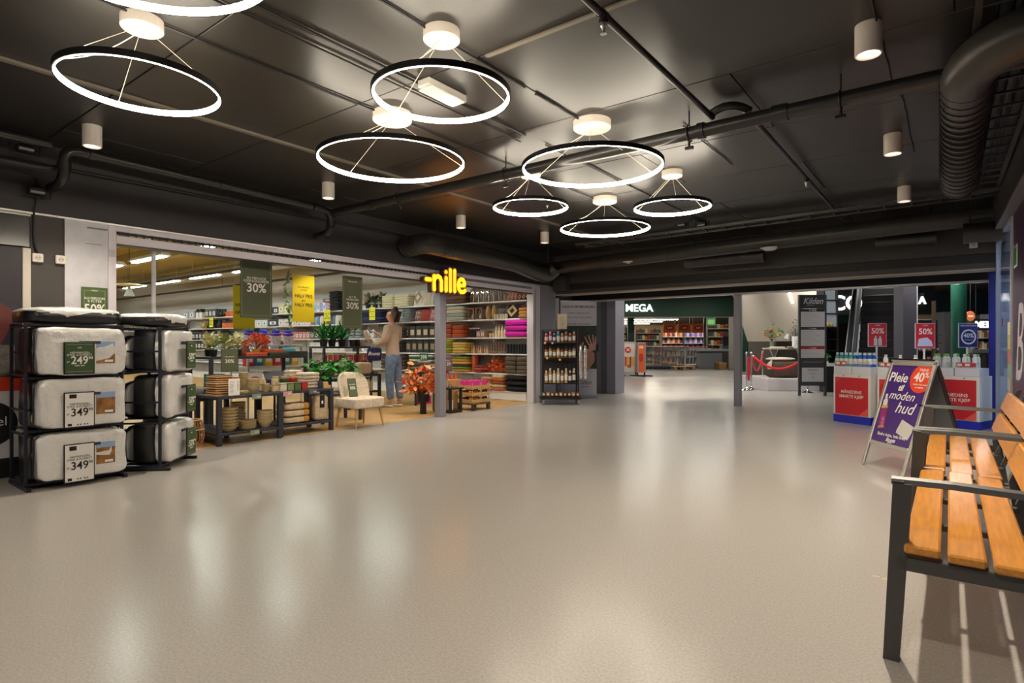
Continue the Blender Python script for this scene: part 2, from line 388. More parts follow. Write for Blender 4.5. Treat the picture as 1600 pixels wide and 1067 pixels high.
ring(222, 3.19, .385, 'ring lamp hanging by itself at the left of the ceiling', cable=.05)
ring(690, 3.31, .385, 'ring lamp of middle size hanging before the white emergency light')
ring(613, 4.5, .555, 'large ring lamp over the shop entrance, partly behind a nearer ring')
ring(925, 4.66, .555, 'large ring lamp hanging close to the long sprinkler pipe')
ring(829, 6.0, .385, 'small distant ring lamp, leftmost of the three far ones')
ring(1050, 6.0, .385, 'small distant ring lamp, rightmost of the three far ones')
ring(945, 7.1, .54, 'farthest ring lamp, lowest in the picture of all of them')
# two more of the same rings hang behind the camera
for x, y, l_ in ((-3.2, -1.6, 'left'), (-1.2, -2.6, 'right')):
    o = ring(800, 3, .5, 'ring lamp hanging out of sight behind the viewpoint, the %s one' % l_); o.location = (x, y, H)

def can(px, d, label, pw=1.0, on=True):
    x, y = at(px, d); o = T('ceiling_spotlight', label, 'spotlight', (x, y, H), 0, 'white cylinder spotlights on the ceiling')
    m = MB(); m.lathe([(.068, 0), (.068, -.165), (.062, -.17), (.058, -.166), (.05, -.13), (.0001, -.12)], n=28); m.build('housing', C(222, 214, 204, .45), o, smooth=True)
    m = MB(); m.lathe([(.05, -.131), (.0001, -.1305)], n=20); m.build('lens', M('lens_light', (1, 1, 1), .3, emit=(1, .93, .82), es=7), o)
    l = bpy.data.lights.new('spot', 'SPOT'); l.energy = CAN*pw; l.color = (1, .87, .70); l.spot_size = radians(112); l.spot_blend = .7; l.shadow_soft_size = .03
    q = bpy.data.objects.new('spot', l); S.collection.objects.link(q); q.parent = o; q.location = (0, 0, -.18)
can(144, 4.76, 'white spotlight can at the left, below the lone ring lamp')
can(513, 6.45, 'white spotlight can near the shop front, below the large ring lamp')
can(720, 8.1, 'white spotlight can over the black duct near the shop sign')
can(1357, 3.25, 'largest white spotlight can, high above the benches', 2.6)
can(1395, 4.95, 'white spotlight can left of the big vertical looking duct')
can(1413, 6.6, 'distant white spotlight can half hidden by the cable ladder')
can(851, 9.3, 'tiny distant white spotlight can over the far duct')
for i, (x, y) in enumerate(((-4.6, -.8), (-2.2, -.6), (-.2, .6), (-4.4, -3.2))):
    can(800, 1, 'white spotlight can out of sight behind the viewpoint, %s' % ['over the left', 'in the middle', 'right above the viewpoint', 'farthest back'][i])
    [q for q in S.objects if q.name.startswith('ceiling_spotlight')][-1].location = (x, y, H)

# emergency light
x, y = at(692, 4.05); el = T('emergency_light', 'flat white emergency light with a prism cover seen through the middle ring', 'emergency light', (x, y, H), 0)
B('base', C(226, 222, 214, .4), el, -.055, .055, -.19, .19, -.05, 0, .006); B('diffuser', C(240, 236, 226, .15, coat=1), el, -.068, .068, -.17, .17, -.064, -.051, .005)

# smoke detectors and sprinkler heads
def sprink(x, y, z, label):
    o = T('sprinkler_head' if label == 'x' else 'ceiling_sprinkler', label, 'sprinkler', (x, y, z), 0, 'sprinkler heads on the ceiling')
    m = MB(); m.lathe([(.012, .0), (.016, -.012), (.01, -.02), (.006, -.04), (.008, -.045)], n=10); m.build('body', ALU, o, smooth=True)
    m = MB(); m.lathe([(.018, -.05), (.018, -.052), (.0001, -.053)], n=12); m.build('deflector', CHR, o)

# ---- pipes
PB = M('pipe_black', (.022, .021, .02), .33, .2)
def pipe(name, label, pts, r, cat='pipe', mat=None, flanges=(), n=16):
    o = T(name, label, cat, tuple(pts[0])); P = [tuple(Vector(p)-Vector(pts[0])) for p in pts]
    m = MB(); m.tube(P, r, n); m.build('pipe_run', mat or PB, o, smooth=True)
    for (a, b) in flanges:
        m = MB(); a = Vector(a)-Vector(pts[0]); b = Vector(b)-Vector(pts[0]); m.cyl(a, b, r*1.22, n=n); m.build('coupling', mat or PB, o, smooth=True)
    return o
def bend(p, c, q, n=6):   # rounded corner from p via c to q
    p, c, q = Vector(p), Vector(c), Vector(q)
    return [tuple((1-t)**2*p+2*t*(1-t)*c+t*t*q) for t in [i/n for i in range(n+1)]]
YM = 4.37; ZM = 2.76
pipe('sprinkler_main', 'thick black pipe crossing the whole ceiling from the shop front to the right wall', [(-6.2, YM, ZM), (.55, YM, ZM)], .05,
     flanges=[((-1.02, YM, ZM), (-.92, YM, ZM)), ((-5.4, YM, ZM), (-5.34, YM, ZM)), ((-1.55, YM, ZM), (-1.50, YM, ZM))])
pipe('sprinkler_branch', 'thin black sprinkler pipe coming from the near ceiling to the thick pipe', [(-1.43, -.5, 2.83), (-1.43, 4.34, 2.83)], .02,
     flanges=[((-1.43, 2.62, 2.83), (-1.43, 2.68, 2.83)), ((-1.43, 2.65, 2.83), (-1.43, 2.65, 2.785))], n=12)
pipe('sprinkler_branch', 'thin black sprinkler pipe running on from the thick pipe to the far end', [(-1.2, 4.40, 2.83), (-1.2, 9.0, 2.83)], .02, n=12,
     flanges=[((-1.2, 6.5, 2.83), (-1.2, 6.5, 2.79))])
pipe('sprinkler_joint', 'short bent black pipe joining the thin branch over the thick pipe', bend((-1.44, 4.33, 2.855), (-1.3, 4.30, 2.92), (-1.19, 4.43, 2.85)), .03, n=12)
for nm_, p_ in (('sprinkler_branch', (-1.43, 2.65, 2.785)), ('sprinkler_branch.001', (-1.2, 6.5, 2.79))):
    sprink(*p_, 'x'); q = [q for q in S.objects if q.name.startswith('sprinkler_head')][-1]; h_ = bpy.data.objects[nm_]; q.parent = h_; q.location = Vector(p_)-h_.location
    for k_ in ('label', 'category', 'group'): del q[k_]
x, y = at(855, 7.3); sprink(x, y, H-.04, 'small pale sprinkler head below the leftmost far ring')
for i, (xh, l_) in enumerate(((-1.62, 'left'), (-.6, 'right'), (-3.4, 'second from the shop'), (-4.9, 'nearest the shop'))):
    o = T('pipe_hanger', 'black hanger clamped round the thick pipe, %s' % ['left of the thin branch', 'right of the thin branch', 'second from the shop', 'nearest the shop front'][i], 'bracket', (xh, YM, 0))
    m = MB(); m.tube([(0, .062*cos(a), ZM+.062*sin(a)) for a in [2*pi*k/14 for k in range(14)]], .007, 6, closed=True); m.build('clamp_ring', BLK, o, smooth=True)
    m = MB(); m.cyl((0, 0, ZM+.06), (0, 0, H), .006, n=6); m.build('rod', BLK, o)
    m = MB(); m.cyl((0, 0, ZM-.1), (0, 0, ZM-.068), .01, n=8); m.box(-.03, .03, -.012, .012, ZM-.12, ZM-.1); m.build('clamp_bolt', BLK, o)
# wall pipes along the shop front
pts = bend((-6.45, 1.65, 2.55), (-6.2, 1.66, 2.52), (-6.14, 1.66, 2.64))+bend((-6.14, 1.66, 2.74), (-6.14, 1.66, 2.84), (-6.14, 1.78, 2.84))+[(-6.14, 4.1, 2.80)]
pipe('wall_pipe', 'black pipe bending out of the wall and running along above the shop front', pts, .042,
     flanges=[((-6.14, 1.66, 2.66), (-6.14, 1.66, 2.72)), ((-6.14, 1.84, 2.84), (-6.14, 1.9, 2.84)), ((-6.14, 3.0, 2.82), (-6.14, 3.04, 2.82))])
pts = [(-6.14, 4.12, 2.80)]+bend((-6.14, 4.25, 2.79), (-6.14, 4.36, 2.79), (-6.14, 4.36, 2.68))+bend((-6.14, 4.36, 2.6), (-6.14, 4.36, 2.5), (-6.42, 4.34, 2.5))
pipe('wall_pipe', 'black pipe elbow dropping back into the wall over the shop entrance', pts, .042, flanges=[((-6.14, 4.36, 2.6), (-6.14, 4.36, 2.66)), ((-6.24, 4.36, 2.51), (-6.30, 4.35, 2.505))])
pipe('wall_conduit', 'thin dark conduit running under the wall pipe along the shop front', [(-6.44, -1.0, 2.74), (-6.44, 9.5, 2.74)], .014, n=8)
pipe('wall_pipe', 'black pipe entering from the left edge and bending into the wall', [(-6.2, .2, 2.66), (-6.2, 1.45, 2.66)]+bend((-6.2, 1.5, 2.66), (-6.2, 1.62, 2.66), (-6.22, 1.66, 2.70)), .022, n=10)
pipe('wall_pipe', 'upper black pipe entering from the left edge to the elbow', [(-6.1, .2, 2.84), (-6.1, 1.56, 2.84)], .036, n=12)
# surface conduits on the ceiling
for X, a, b, r, nm in ((-2.36, -.5, 3.25, .008, 'going to the middle ring'), (-2.36, 3.38, 4.02, .008, 'between middle and right rings'), (-2.9, -.5, 4.0, .008, 'left of the middle ring'), (-3.03, -.5, 4.1, .006, 'second left of the middle ring'),
                  (-3.5, -.5, 6.9, .007, 'over the large left ring'), (-1.75, 4.6, 5.9, .006, 'before the right far ring'), (-2.9, 4.3, 8.5, .007, 'over the far rings'), (-.38, .6, 3.2, .007, 'leading to the largest spotlight'), (-.34, 3.3, 4.7, .006, 'from the largest spotlight to the next one'), (-.3, 5.0, 6.5, .006, 'behind the second right spotlight')):
    m = MB(); m.tube([(X+random.uniform(-.004, .004), a+(b-a)*t/12, H-.010+random.uniform(-.003, 0)) for t in range(13)], r, 6)
    tag(m.build('ceiling_cable', BLK, None, smooth=True), 'thin black cable on the ceiling, the one '+nm, 'cable')
tag(B('ceiling_rail', C(120, 112, 100, .4), None, -4.73, -4.69, -1, 9.5, H-.02, H-.001), 'pale narrow rail fixed along the left part of the ceiling', 'rail')
tag(B('ceiling_rail', C(120, 112, 100, .5), None, -2.3, -.9, 2.745, 2.775, H-.012, H-.001), 'pale cover strip across a joint in the middle of the ceiling', 'rail')
# small black flood lights
def flood(x, y, z, rz, label):
    o = T('flood_light', label, 'flood light', (x, y, z), rz)
    B('body', BLK2, o, -.06, .06, -.04, .04, -.03, .03, .008); B('glass', C(150, 148, 150, .3), o, -.05, .05, -.045, -.041, -.022, -.004)
    m = MB(); m.tube([(-.1, 0, .06), (-.1, 0, -.05), (.1, 0, -.05), (.1, 0, .06)], .008, 6); m.build('bracket', BLK, o)
    m = MB(); m.cyl((0, .02, .03), (0, .02, .12), .012, n=8); m.build('stem', BLK, o)
y = onX(45, -6.2); flood(-6.3, y, Z(232, -6.3, y), pi/2, 'small black flood light in a bracket above the left wall panel')
y = onX(57, -6.45); flood(-6.45, y, Z(299, -6.45, y), pi/2, 'small black flood light on the wall over the socket cable')
for px, l_ in ((1066, 'left one of the pair'), (1097, 'right one of the pair')):
    X = onY(px, 8.4); flood(X, 8.4, Z(351, X, 8.4), 0, 'black flood light on the far cable ladder, '+l_)
    
# ---- ducts
DU = M('duct_black', (.05, .046, .042), .36, .25)
def duct(label, pts, r, seams, n=24):
    o = T('air_duct', label, 'duct', tuple(pts[0])); V = Vector(pts[0])
    m = MB(); m.tube([tuple(Vector(p)-V) for p in pts], r, n); m.build('duct_body', DU, o, smooth=True)
    for a, b, t in seams:
        a, b = Vector(a), Vector(b); k = max(1, int((b-a).length/t))
        for i in range(k+1):
            p = a.lerp(b, i/k)-V; dd = (b-a).normalized()*.008; m = MB(); m.cyl(p-dd, p+dd, r+.006, n=n); m.build('seam_ring', DU, o, smooth=True)
    L0 = [p for p in pts if abs(p[2]+r-H) > .02]
    for p in (pts[len(pts)//4], pts[-1]) if len(pts) > 3 else (pts[0], pts[-1]):
        q_ = Vector(p)-V; q_ = q_.lerp(Vector(pts[len(pts)//2])-V, .12); m = MB(); m.cyl(q_+Vector((0, 0, r*.9)), Vector((q_.x, q_.y, H-V.z)), .006, n=5); m.build('hanger_rod', BLK, o)
    return o
pts = [(.56, 3.93, 2.74), (.42, 3.94, 2.74)]+bend((.34, 3.95, 2.74), (.1, 3.98, 2.72), (.06, 4.3, 2.70), 10)+[(.05, 5.0, 2.655), (.03, 6.3, 2.53)]
duct('big black spiral duct bending out of the right wall and running towards the far beam', pts, .132, [((.06, 4.36, 2.70), (.03, 6.28, 2.53), .10), ((.60, 3.93, 2.74), (.40, 3.94, 2.74), .09)])
pts = [(-6.3, 9.3, 2.58), (-5.7, 9.3, 2.6), (.5, 9.3, 2.74)]
duct('long black duct running along in front of the far beam', pts, .115, [((-5.0, 9.3, 2.615), (.4, 9.3, 2.738), .6)])
Y1 = onX(650, -6.25); pts = [(-6.47, Y1-.0, 2.58), (-6.2, Y1+.02, 2.60)]+bend((-6.12, Y1+.04, 2.60), (-6.06, Y1+.06, 2.60), (-6.06, Y1+.3, 2.59))+[(-6.06, 7.6, 2.56)]+bend((-6.06, 8.1, 2.54), (-6.06, 9.0, 2.38), (-6.0, 9.0, 2.46))+[(-5.9, 9.05, 2.55)]
duct('black duct with a curved end running above the yellow shop sign', pts, .15, [((-6.06, Y1+.3, 2.59), (-6.06, Y1+.55, 2.588), .06), ((-6.4, Y1, 2.585), (-6.2, Y1+.02, 2.6), .1)])
duct('short corrugated duct stub half hidden behind the big right duct', [(.08, 9.05, 2.50), (.62, 9.05, 2.50)], .12, [((.10, 9.05, 2.5), (.6, 9.05, 2.5), .06)])
duct('short corrugated duct below the long far duct', [(-3.6, 9.55, 2.52), (-2.35, 9.55, 2.52)], .10, [((-3.55, 9.55, 2.52), (-2.4, 9.55, 2.52), .1)])
duct('second corrugated duct below the long far duct, farther right', [(-.9, 9.75, 2.60), (-.2, 9.75, 2.60)], .08, [((-.88, 9.75, 2.60), (-.22, 9.75, 2.60), .1)])
for px, py, l_ in ((985, 410, 'left'), (1203, 388, 'right')):
    x = onY(px, 9.3); z = Z(py, x, 9.3); o = T('air_vent', 'round white disc air vent under the far duct, the %s one' % l_, 'vent', (x, 9.3, z))
    m = MB(); m.lathe([(.0001, -.03), (.07, -.028), (.10, -.012), (.14, 0), (.14, .012), (.08, .02)], n=28); m.build('disc', C(226, 222, 216, .45), o, smooth=True)
    m = MB(); m.lathe([(.075, .021), (.075, 2.49-z+.02*(x+5.7)+.03)], n=24); m.build('neck', DU, o, smooth=True)
# cable ladders
def ladder(label, p, q, wd, n):
    p, q = Vector(p), Vector(q); o = T('cable_ladder', label, 'cable tray', tuple(p)); d = q-p; s_ = Vector((-d.y, d.x, 0)).normalized()*wd/2
    for sg in (-1, 1):
        m = MB(); m.tube([tuple(s_*sg), tuple(d+s_*sg)], .022, 4); m.build('side_rail', C(54, 50, 46, .4), o)
    r0 = None
    for i in range(n):
        c = d*((i+.5)/n)
        if r0 is None: m = MB(); m.cyl(-s_, s_, .012, n=5); r0 = m.build('rung', C(44, 42, 40, .4), o); r0.location = c
        else: dup(r0, o, tuple(c))
    m = MB()
    for k in range(4): m.tube([tuple(d*(i/10)+s_*(-.5+.33*k+random.uniform(-.05, .05))+Vector((0, 0, .022))) for i in range(11)], .009, 5)
    stuff(m.build('cables', BLK, o, smooth=True))
ladder('black cable ladder running crosswise in front of the far duct', (-4.9, 8.3, 2.76), (.55, 8.3, 2.82), .3, 20)
ladder('black cable ladder full of cables along the top of the right wall', (.32, .3, 2.86), (.2, 8.1, 2.86), .34, 28)
# lamp added inside the pharmacy so the window glows bluish
o = T('added_shop_light', 'long cool white lamp added to brighten the glass fronted shop at the right', 'ceiling lamp', (*R_(1.5, 8.8), 2.7), RA); B('body', C(200, 200, 200), o, -.12, .12, -1.2, 1.2, -.04, 0); B('diffuser', M('cool_fill', (1, 1, 1), .4, emit=(.78, .88, 1), es=16), o, -.1, .1, -1.15, 1.15, -.045, -.0401)
# ================================================================== FOREGROUND OF THE HALL
ORW = M('orange_wood', (.60, .25, .03), .34, noise=.14, scale=5, stretch=(14, 1, 14), coat=.4, bump=.03, bscale=20)
GRF = C(74, 73, 72, .45, metal=.2)
def bench(x, y, label):
    o = T('park_bench', label, 'bench', (*R_(0, 0), 0), RA*.3, 'slatted benches along the right wall'); o.location = (x, y, 0)
    L = 1.52
    for i in range(3):
        sl = B('seat_slat', ORW, o, -.02+i*.125, .085+i*.125, -.05 if i < 3 else 0, L+.05, .405-.008*i, .437-.008*i, .007)
    n = Vector((.26, 0, .96)).normalized()
    for i in range(2):
        sl = B('back_slat', ORW, o, -.016, .016, -.05, L+.05, 0, .135, .007); sl.location = (.372+i*.052, 0, .50+i*.155); sl.rotation_euler = (0, .33, 0)
    for k, yy in enumerate((0.0, L)):
        e = -.025; f = .025
        lg = MB(); lg.add([(v[0]+(.035 if v[2] > .3 else 0), v[1], v[2]) for v in [(-.085, yy+e, 0), (-.035, yy+e, 0), (-.035, yy+f, 0), (-.085, yy+f, 0), (-.09, yy+e, .645), (-.03, yy+e, .645), (-.03, yy+f, .645), (-.09, yy+f, .645)]],
                          [(0,3,2,1),(4,5,6,7),(0,1,5,4),(1,2,6,5),(2,3,7,6),(3,0,4,7)]); lg.build('front_leg', GRF, o)
        m = MB(); m.add([(.41, yy+e, 0), (.47, yy+e, 0), (.47, yy+f, 0), (.41, yy+f, 0), (.362, yy+e, .42), (.41, yy+e, .42), (.41, yy+f, .42), (.362, yy+f, .42)], [(0,3,2,1),(0,1,5,4),(1,2,6,5),(2,3,7,6),(3,0,4,7)])
        m.add([(.362, yy+e, .42), (.41, yy+e, .42), (.41, yy+f, .42), (.362, yy+f, .42), (.503, yy+e, .81), (.53, yy+e, .81), (.53, yy+f, .81), (.503, yy+f, .81)], [(4,5,6,7),(0,1,5,4),(1,2,6,5),(2,3,7,6),(3,0,4,7)])
        m.build('rear_leg', GRF, o)
        B('seat_rail', GRF, o, -.048, .37, yy+e, yy+f, .335, .387, .004)
        m = MB(); m.tube([(-.06, yy, .652), (.12, yy, .655), (.455, yy, .645)], .018, 4, flat=.45); m.cb(-.058, -.02, yy-.022, yy+.022, .645, .654, .002); m.build('armrest', GRF, o)
    for yy in (.5, 1.02):
        B('cross_bar', GRF, o, -.02, .37, yy, yy+.04, .36, .386, .003)
        m = MB(); m.add([(.356, yy, .40), (.38, yy, .40), (.38, yy+.04, .40), (.356, yy+.04, .40), (.503, yy, .80), (.52, yy, .80), (.52, yy+.04, .80), (.503, yy+.04, .80)], [(0,3,2,1),(4,5,6,7),(0,1,5,4),(1,2,6,5),(2,3,7,6),(3,0,4,7)]); m.build('back_bracket', GRF, o)
    return o
bench(-.125, 2.54, 'nearer slatted bench with orange wooden boards and dark grey steel legs')
bench(-.128, 4.16, 'farther slatted bench with orange boards, just in front of the folding sign')

# A-board
ab = T('folding_sign', 'purple folding advertising sign in a silver frame behind the benches', 'sign', (-.528, 6.235, 0), atan2(-.43, .356))
SIL = M('satin_aluminium', (.72, .69, .62), .3, .85)
an = atan2(.30, .985); hl = sqrt(.985**2+.3**2)
FR = Matrix.Rotation(-an, 4, 'X')
fr = T('x', 'x', 'x'); del fr['label']; del fr['category']; fr.name = 'front_panel'; fr.parent = ab; fr.rotation_euler = (-an, 0, 0)
PRP = M('purple_print', (.075, .03, .21), .2, coat=.6)
B('poster', PRP, fr, -.25, .25, -.004, .004, .25, 1.0)
for nm, a in (('frame_bar', (-.285, -.25, .0, 1.025)), ('frame_bar', (.25, .285, .0, 1.025))): B(nm, SIL, fr, a[0], a[1], -.014, .010, a[2], a[3], .005)
for a, b in ((.215, .25), (.99, 1.025)): B('frame_bar', SIL, fr, -.2495, .2495, -.014, .010, a, b, .005)
for sx in (-1, 1): B('corner_cap', CHR, fr, sx*.272-.02, sx*.272+.02, -.017, .013, 1.0, 1.03, .006)
text('Pleie', .125, TXW, fr, -.125, .87, -.0055, bold=.5, shear=.1); text('til', .08, TXW, fr, -.06, .775, -.0055, bold=.9, shear=.25)
text('moden', .115, TXW, fr, -.02, .70, -.0055, shear=.3); text('hud', .15, TXW, fr, .06, .59, -.0055, shear=.3)
ORG = C(232, 70, 32, .35)
cir = [(x, min(z, .989)) for x, z in ell(.16, .88, .135, .135, 40)]; cir = [(min(x, .249), z) for x, z in cir]
MB().prism(cir, -.0065, -.0045).build('orange_disc', ORG, fr)
text('TILBUD', .034, TXW, fr, .165, .955, -.008); text('40', .12, TXW, fr, .13, .885, -.008, bold=.6); text('%', .07, TXW, fr, .215, .91, -.008, bold=.4)
text('Gjelder hele serien', .022, TXW, fr, .165, .822, -.008); text('av hudpleie', .022, TXW, fr, .165, .795, -.008)
PK = C(150, 40, 110, .35)
bt = Matrix.Translation((-.165, 0, .38))@Matrix.Rotation(-.14, 4, 'Y')
m = MB(); m.prism([(-.04, -.0), (.04, 0), (.04, .19), (-.04, .19)], -.0065, -.0045, bt); bo = m.build('printed_bottle', PK, fr)
for nm, c, a in (('printed_label', C(212, 178, 40), (-.04, .04, .19, .215)), ('printed_cap', C(226, 214, 210), (-.028, .028, .217, .275)), ('printed_dropper', C(226, 220, 216), (-.014, .014, .275, .33)), ('printed_base', C(200, 130, 80), (-.04, .04, .0, .02))):
    MB().prism([(a[0], a[2]), (a[1], a[2]), (a[1], a[3]), (a[0], a[3])], -.0075, -.0066, bt).build(nm, c, fr)
text('SERUM', .03, C(240, 160, 190), fr, -.155, .44, -.0078, rot=(pi/2, -1.7, 0)); text('ANTI AGE', .02, C(240, 160, 190), fr, -.175, .44, -.0078, rot=(pi/2, -1.7, 0))
jt = Matrix.Translation((.12, 0, .34))@Matrix.Rotation(.3, 4, 'Y')
MB().prism([(-.08, 0), (.08, 0), (.088, .02), (.088, .13), (-.088, .13), (-.088, .02)], -.0065, -.0045, jt).build('printed_jar', C(206, 202, 194, .4), fr)
text('Bedre helse, hele livet!', .042, TXW, fr, 0, .325, -.0085, bold=.3, wmax=.36)
text('Boots', .05, TXW, fr, .0, .285, -.0055, bold=.8, shear=.35); text('apotek', .02, TXW, fr, 0, .263, -.0055, bold=.6)
rear = T('x', 'x', 'x'); del rear['label']; del rear['category']; rear.name = 'rear_panel'; rear.parent = ab; rear.location = (0, .60, 0); rear.rotation_euler = (an, 0, 0)
B('back_sheet', C(126, 128, 130, .4), rear, -.25, .25, -.002, .002, .2, .99)
for a in ((-.285, -.25), (.25, .285)): B('frame_bar', C(66, 54, 60, .4), rear, a[0], a[1], -.010, .012, .0, 1.02, .005)
for a, b in ((.215, .25), (.985, 1.02)): B('frame_bar', C(66, 54, 60, .4), rear, -.2495, .2495, -.010, .012, a, b, .005)
m = MB(); m.tube([(.262, .14, .62), (.262, .32, .60), (.262, .47, .62)], .008, 6); m.build('spreader', BLK, ab)
m = MB(); m.cyl((-.27, .3, .995), (.27, .3, .995), .018, n=12); m.build('hinge', CHR, ab, smooth=True)

# pharmacy promo stands
def promo(loc, rz, label, prods, part_=(0, 0)):
    o = T('promotion_stand', label, 'display stand', loc, rz, 'white promotion stands at the hall exit')
    W = .29
    B('plinth', C(32, 48, 190, .35), o, -W, W, 0, .4, 0, .11); B('cabinet', WHT, o, -W, W, .0, .4, .11, .71, .004)
    B('red_poster', REDP, o, -W+.035, W-.035, -.006, -.001, .12, .66)
    MB().prism([(W-.036, .121), (W-.036, .24), (W-.18, .121)], -.0075, -.0062).build('pale_corner', C(236, 96, 84, .4), o)
    MB().prism([(-W+.04, .655), (-W+.14, .655), (-W+.04, .56)], -.0075, -.0062).build('pale_corner', C(226, 60, 60, .4), o)
    text('MÅNEDENS', .062, TXW, o, 0, .45, -.008, bold=.4, wmax=.38); text('SMARTE KJØP', .062, TXW, o, 0, .385, -.008, bold=.4, wmax=.44)
    for sx in (-1, 1):
        m = MB(); m.cyl((sx*.12, -.003, .685), (sx*.12, -.006, .685), .008, n=10); m.build('screw_cap', BLK, o)
    for sx in (0, 1):
        B('tray', C(226, 228, 236, .4), o, -W+.005+sx*.292, -W+.287+sx*.292, .0, .3, .711, .82, .004)
        B('tray_guard', M('clear_plastic', (.8, .9, .95), .1, alpha=.35, trans=.6), o, -W+.01+sx*.292, -W+.282+sx*.292, .0, .003, .821, .90)
    B('price_strip', C(208, 40, 54, .4), o, *((-.24, -.08) if prods == 'blue' else (.03, .25)), -.006, -.001, .84, .89)
    q0 = -.235 if prods == 'blue' else .04
    for k in (0, 1): B('price_tag', TXW, o, q0+.0+k*.09, q0+.055+k*.09, -.0075, -.0062, .85, .88)
    return o
def bottle(loc, col, capc, label, group, h=.17, r=.026, rz=0, mat=None):
    o = T('bottle', label, 'bottle', loc, rz, group)
    m = MB(); m.lathe([(r, 0), (r, h*.72), (r*.8, h*.8), (r*.5, h*.84), (r*.5, h*.87)], n=12); m.build('body', mat or col, o, smooth=True)
    m = MB(); m.lathe([(r*.6, h*.87), (r*.6, h*1.05), (.0001, h*1.06)], n=12); m.build('cap', capc, o, smooth=True)
    m = MB(); m.lathe([(r*1.01, h*.2), (r*1.01, h*.6)], n=12, cap=False); m.build('bottle_label', TXW, o, smooth=True)
    return o
th = facing(-.5, -.865)
def put(base, rz, lx, ly, z): return (base[0]+lx*cos(rz)-ly*sin(rz), base[1]+lx*sin(rz)+ly*cos(rz), z)
P1 = (-1.19, 9.66); promo(P1, th, 'white and red promotion stand with teal and blue bottles, left of the folding sign', 'blue')
P2 = (-.60, 9.40); 
promo(put(P1, th, .66, .02, 0)[:2], th, 'promotion stand hidden behind the folding sign, middle of the three', 'blue')
P3 = put(P1, th, 1.32, -.10, 0)[:2]; P3 = (-.01, 9.98); th3 = facing(-.36, -.93)
promo(P3, th3, 'white and red promotion stand with white lotion bottles beside the blue column', 'white')
TEAL = C(70, 170, 178, .2); BLUB = C(20, 100, 205, .2); WB = C(232, 236, 232, .35)
for i in range(8):
    for j in range(2):
        bl = i > 3
        bottle(put(P1, th, -.255+i*.072, .045+j*.08, .821), BLUB if bl else TEAL, C(200, 226, 236, .4), '%s mouthwash bottle, %s in the %s row of the left stand' % ('blue' if bl else 'teal', nth(i, 8), 'front' if j == 0 else 'rear'), 'bottles on the left promotion stand', .19, .031)
for i in range(5):
    for j in range(2):
        bottle(put(P3, th3, -.24+i*.115, .05+j*.09, .821), WB, C(140, 200, 70, .4) if (j or i < 2) else C(226, 228, 226, .4), 'white lotion bottle, %s cap, %s in the %s row, right stand' % ('green' if (j or i < 2) else 'white', nth(i, 5), 'front' if j == 0 else 'rear'), 'lotion bottles on the right promotion stand', .18, .03)
P2 = put(P1, th, .66, .02, 0)
for i in range(3): bottle(put(P2, th, -.2+i*.2, .05, .821), WB, C(225, 225, 225), 'white lotion bottle on the hidden middle stand, %s' % nth(i, 3), 'bottles on the middle promotion stand', .17, .03)
def polesign(loc, rz, label, kind):
    o = T('price_sign', label, 'sign', loc, rz, 'offer signs on white poles')
    z = loc[2]; h = Z(505, *loc[:2])-z; hb = h-.33
    m = MB(); m.cyl((0, 0, 0), (0, 0, hb+.02), .012, n=10); m.build('pole', WHT, o, smooth=True); 
    m = MB(); m.cyl((0, 0, 0), (0, 0, .006), .03, n=16); m.build('foot', WHT, o)
    B('holder', C(214, 214, 226, .4), o, -.135, .135, -.02, -.008, hb-.01, hb+.33, .003)
    c = REDP if kind != 'blue' else C(44, 40, 120, .4)
    B('card', c, o, -.125, .125, -.025, -.021, hb, hb+.325)
    if kind == 'blue':
        text('MEDLEMSTILBUD', .032, TXW, o, 0, hb+.295, -.026, wmax=.22); MB().prism(ell(0, hb+.14, .105, .105), -.027, -.0255).build('white_ring', TXW, o); MB().prism(ell(0, hb+.14, .085, .085), -.0285, -.0272).build('blue_disc', c, o)
        text('40%', .085, TXW, o, 0, hb+.155, -.029, bold=.5, wmax=.15); text('på utvalgte varer', .018, TXW, o, 0, hb+.10, -.029, wmax=.11)
        MB().prism(ell(.095, hb+.24, .035, .03), -.0298, -.0288).build('small_badge', C(70, 60, 140, .4), o)
    else:
        text('TILBUD', .022, TXW, o, 0, hb+.30, -.026); text('50%', .11, TXW, o, 0, hb+.215, -.026, bold=.5, wmax=.2)
        if kind == 'bottles':
            for k in (-.03, .035):
                MB().prism([(k-.025, hb+.01), (k+.025, hb+.01), (k+.025, hb+.10), (k+.01, hb+.12), (k+.01, hb+.145), (k-.01, hb+.145), (k-.01, hb+.12), (k-.025, hb+.10)], -.027, -.0255).build('printed_bottle', C(190, 214, 216), o)
        else: MB().prism([(-.11, hb+.02), (.10, hb+.02), (.08, hb+.09), (.02, hb+.14), (-.09, hb+.12)], -.027, -.0255).build('printed_picture', C(200, 206, 236), o)
    return o
polesign(put(P1, th, .13, .35, .711), FACE, 'red fifty percent sign with two printed bottles over the left stand', 'bottles')
polesign(put(P1, th, .78, .37, .711), FACE, 'red fifty percent sign with a pale picture over the folding sign', 'pack')
polesign(put(P3, th3, .02, .35, .711), FACE, 'dark blue forty percent sign over the right stand', 'blue')
o = T('tub', 'small dark green tub between the lotion bottles on the right stand', 'tub', put(P3, th3, -.14, .24, .821)); m = MB(); m.lathe([(.05, 0), (.06, .08)], n=16); m.build('bowl', C(24, 70, 50), o, smooth=True); m = MB(); m.lathe([(.065, .081), (.07, .095), (.0001, .1)], n=16); m.build('rim', C(20, 60, 44), o)
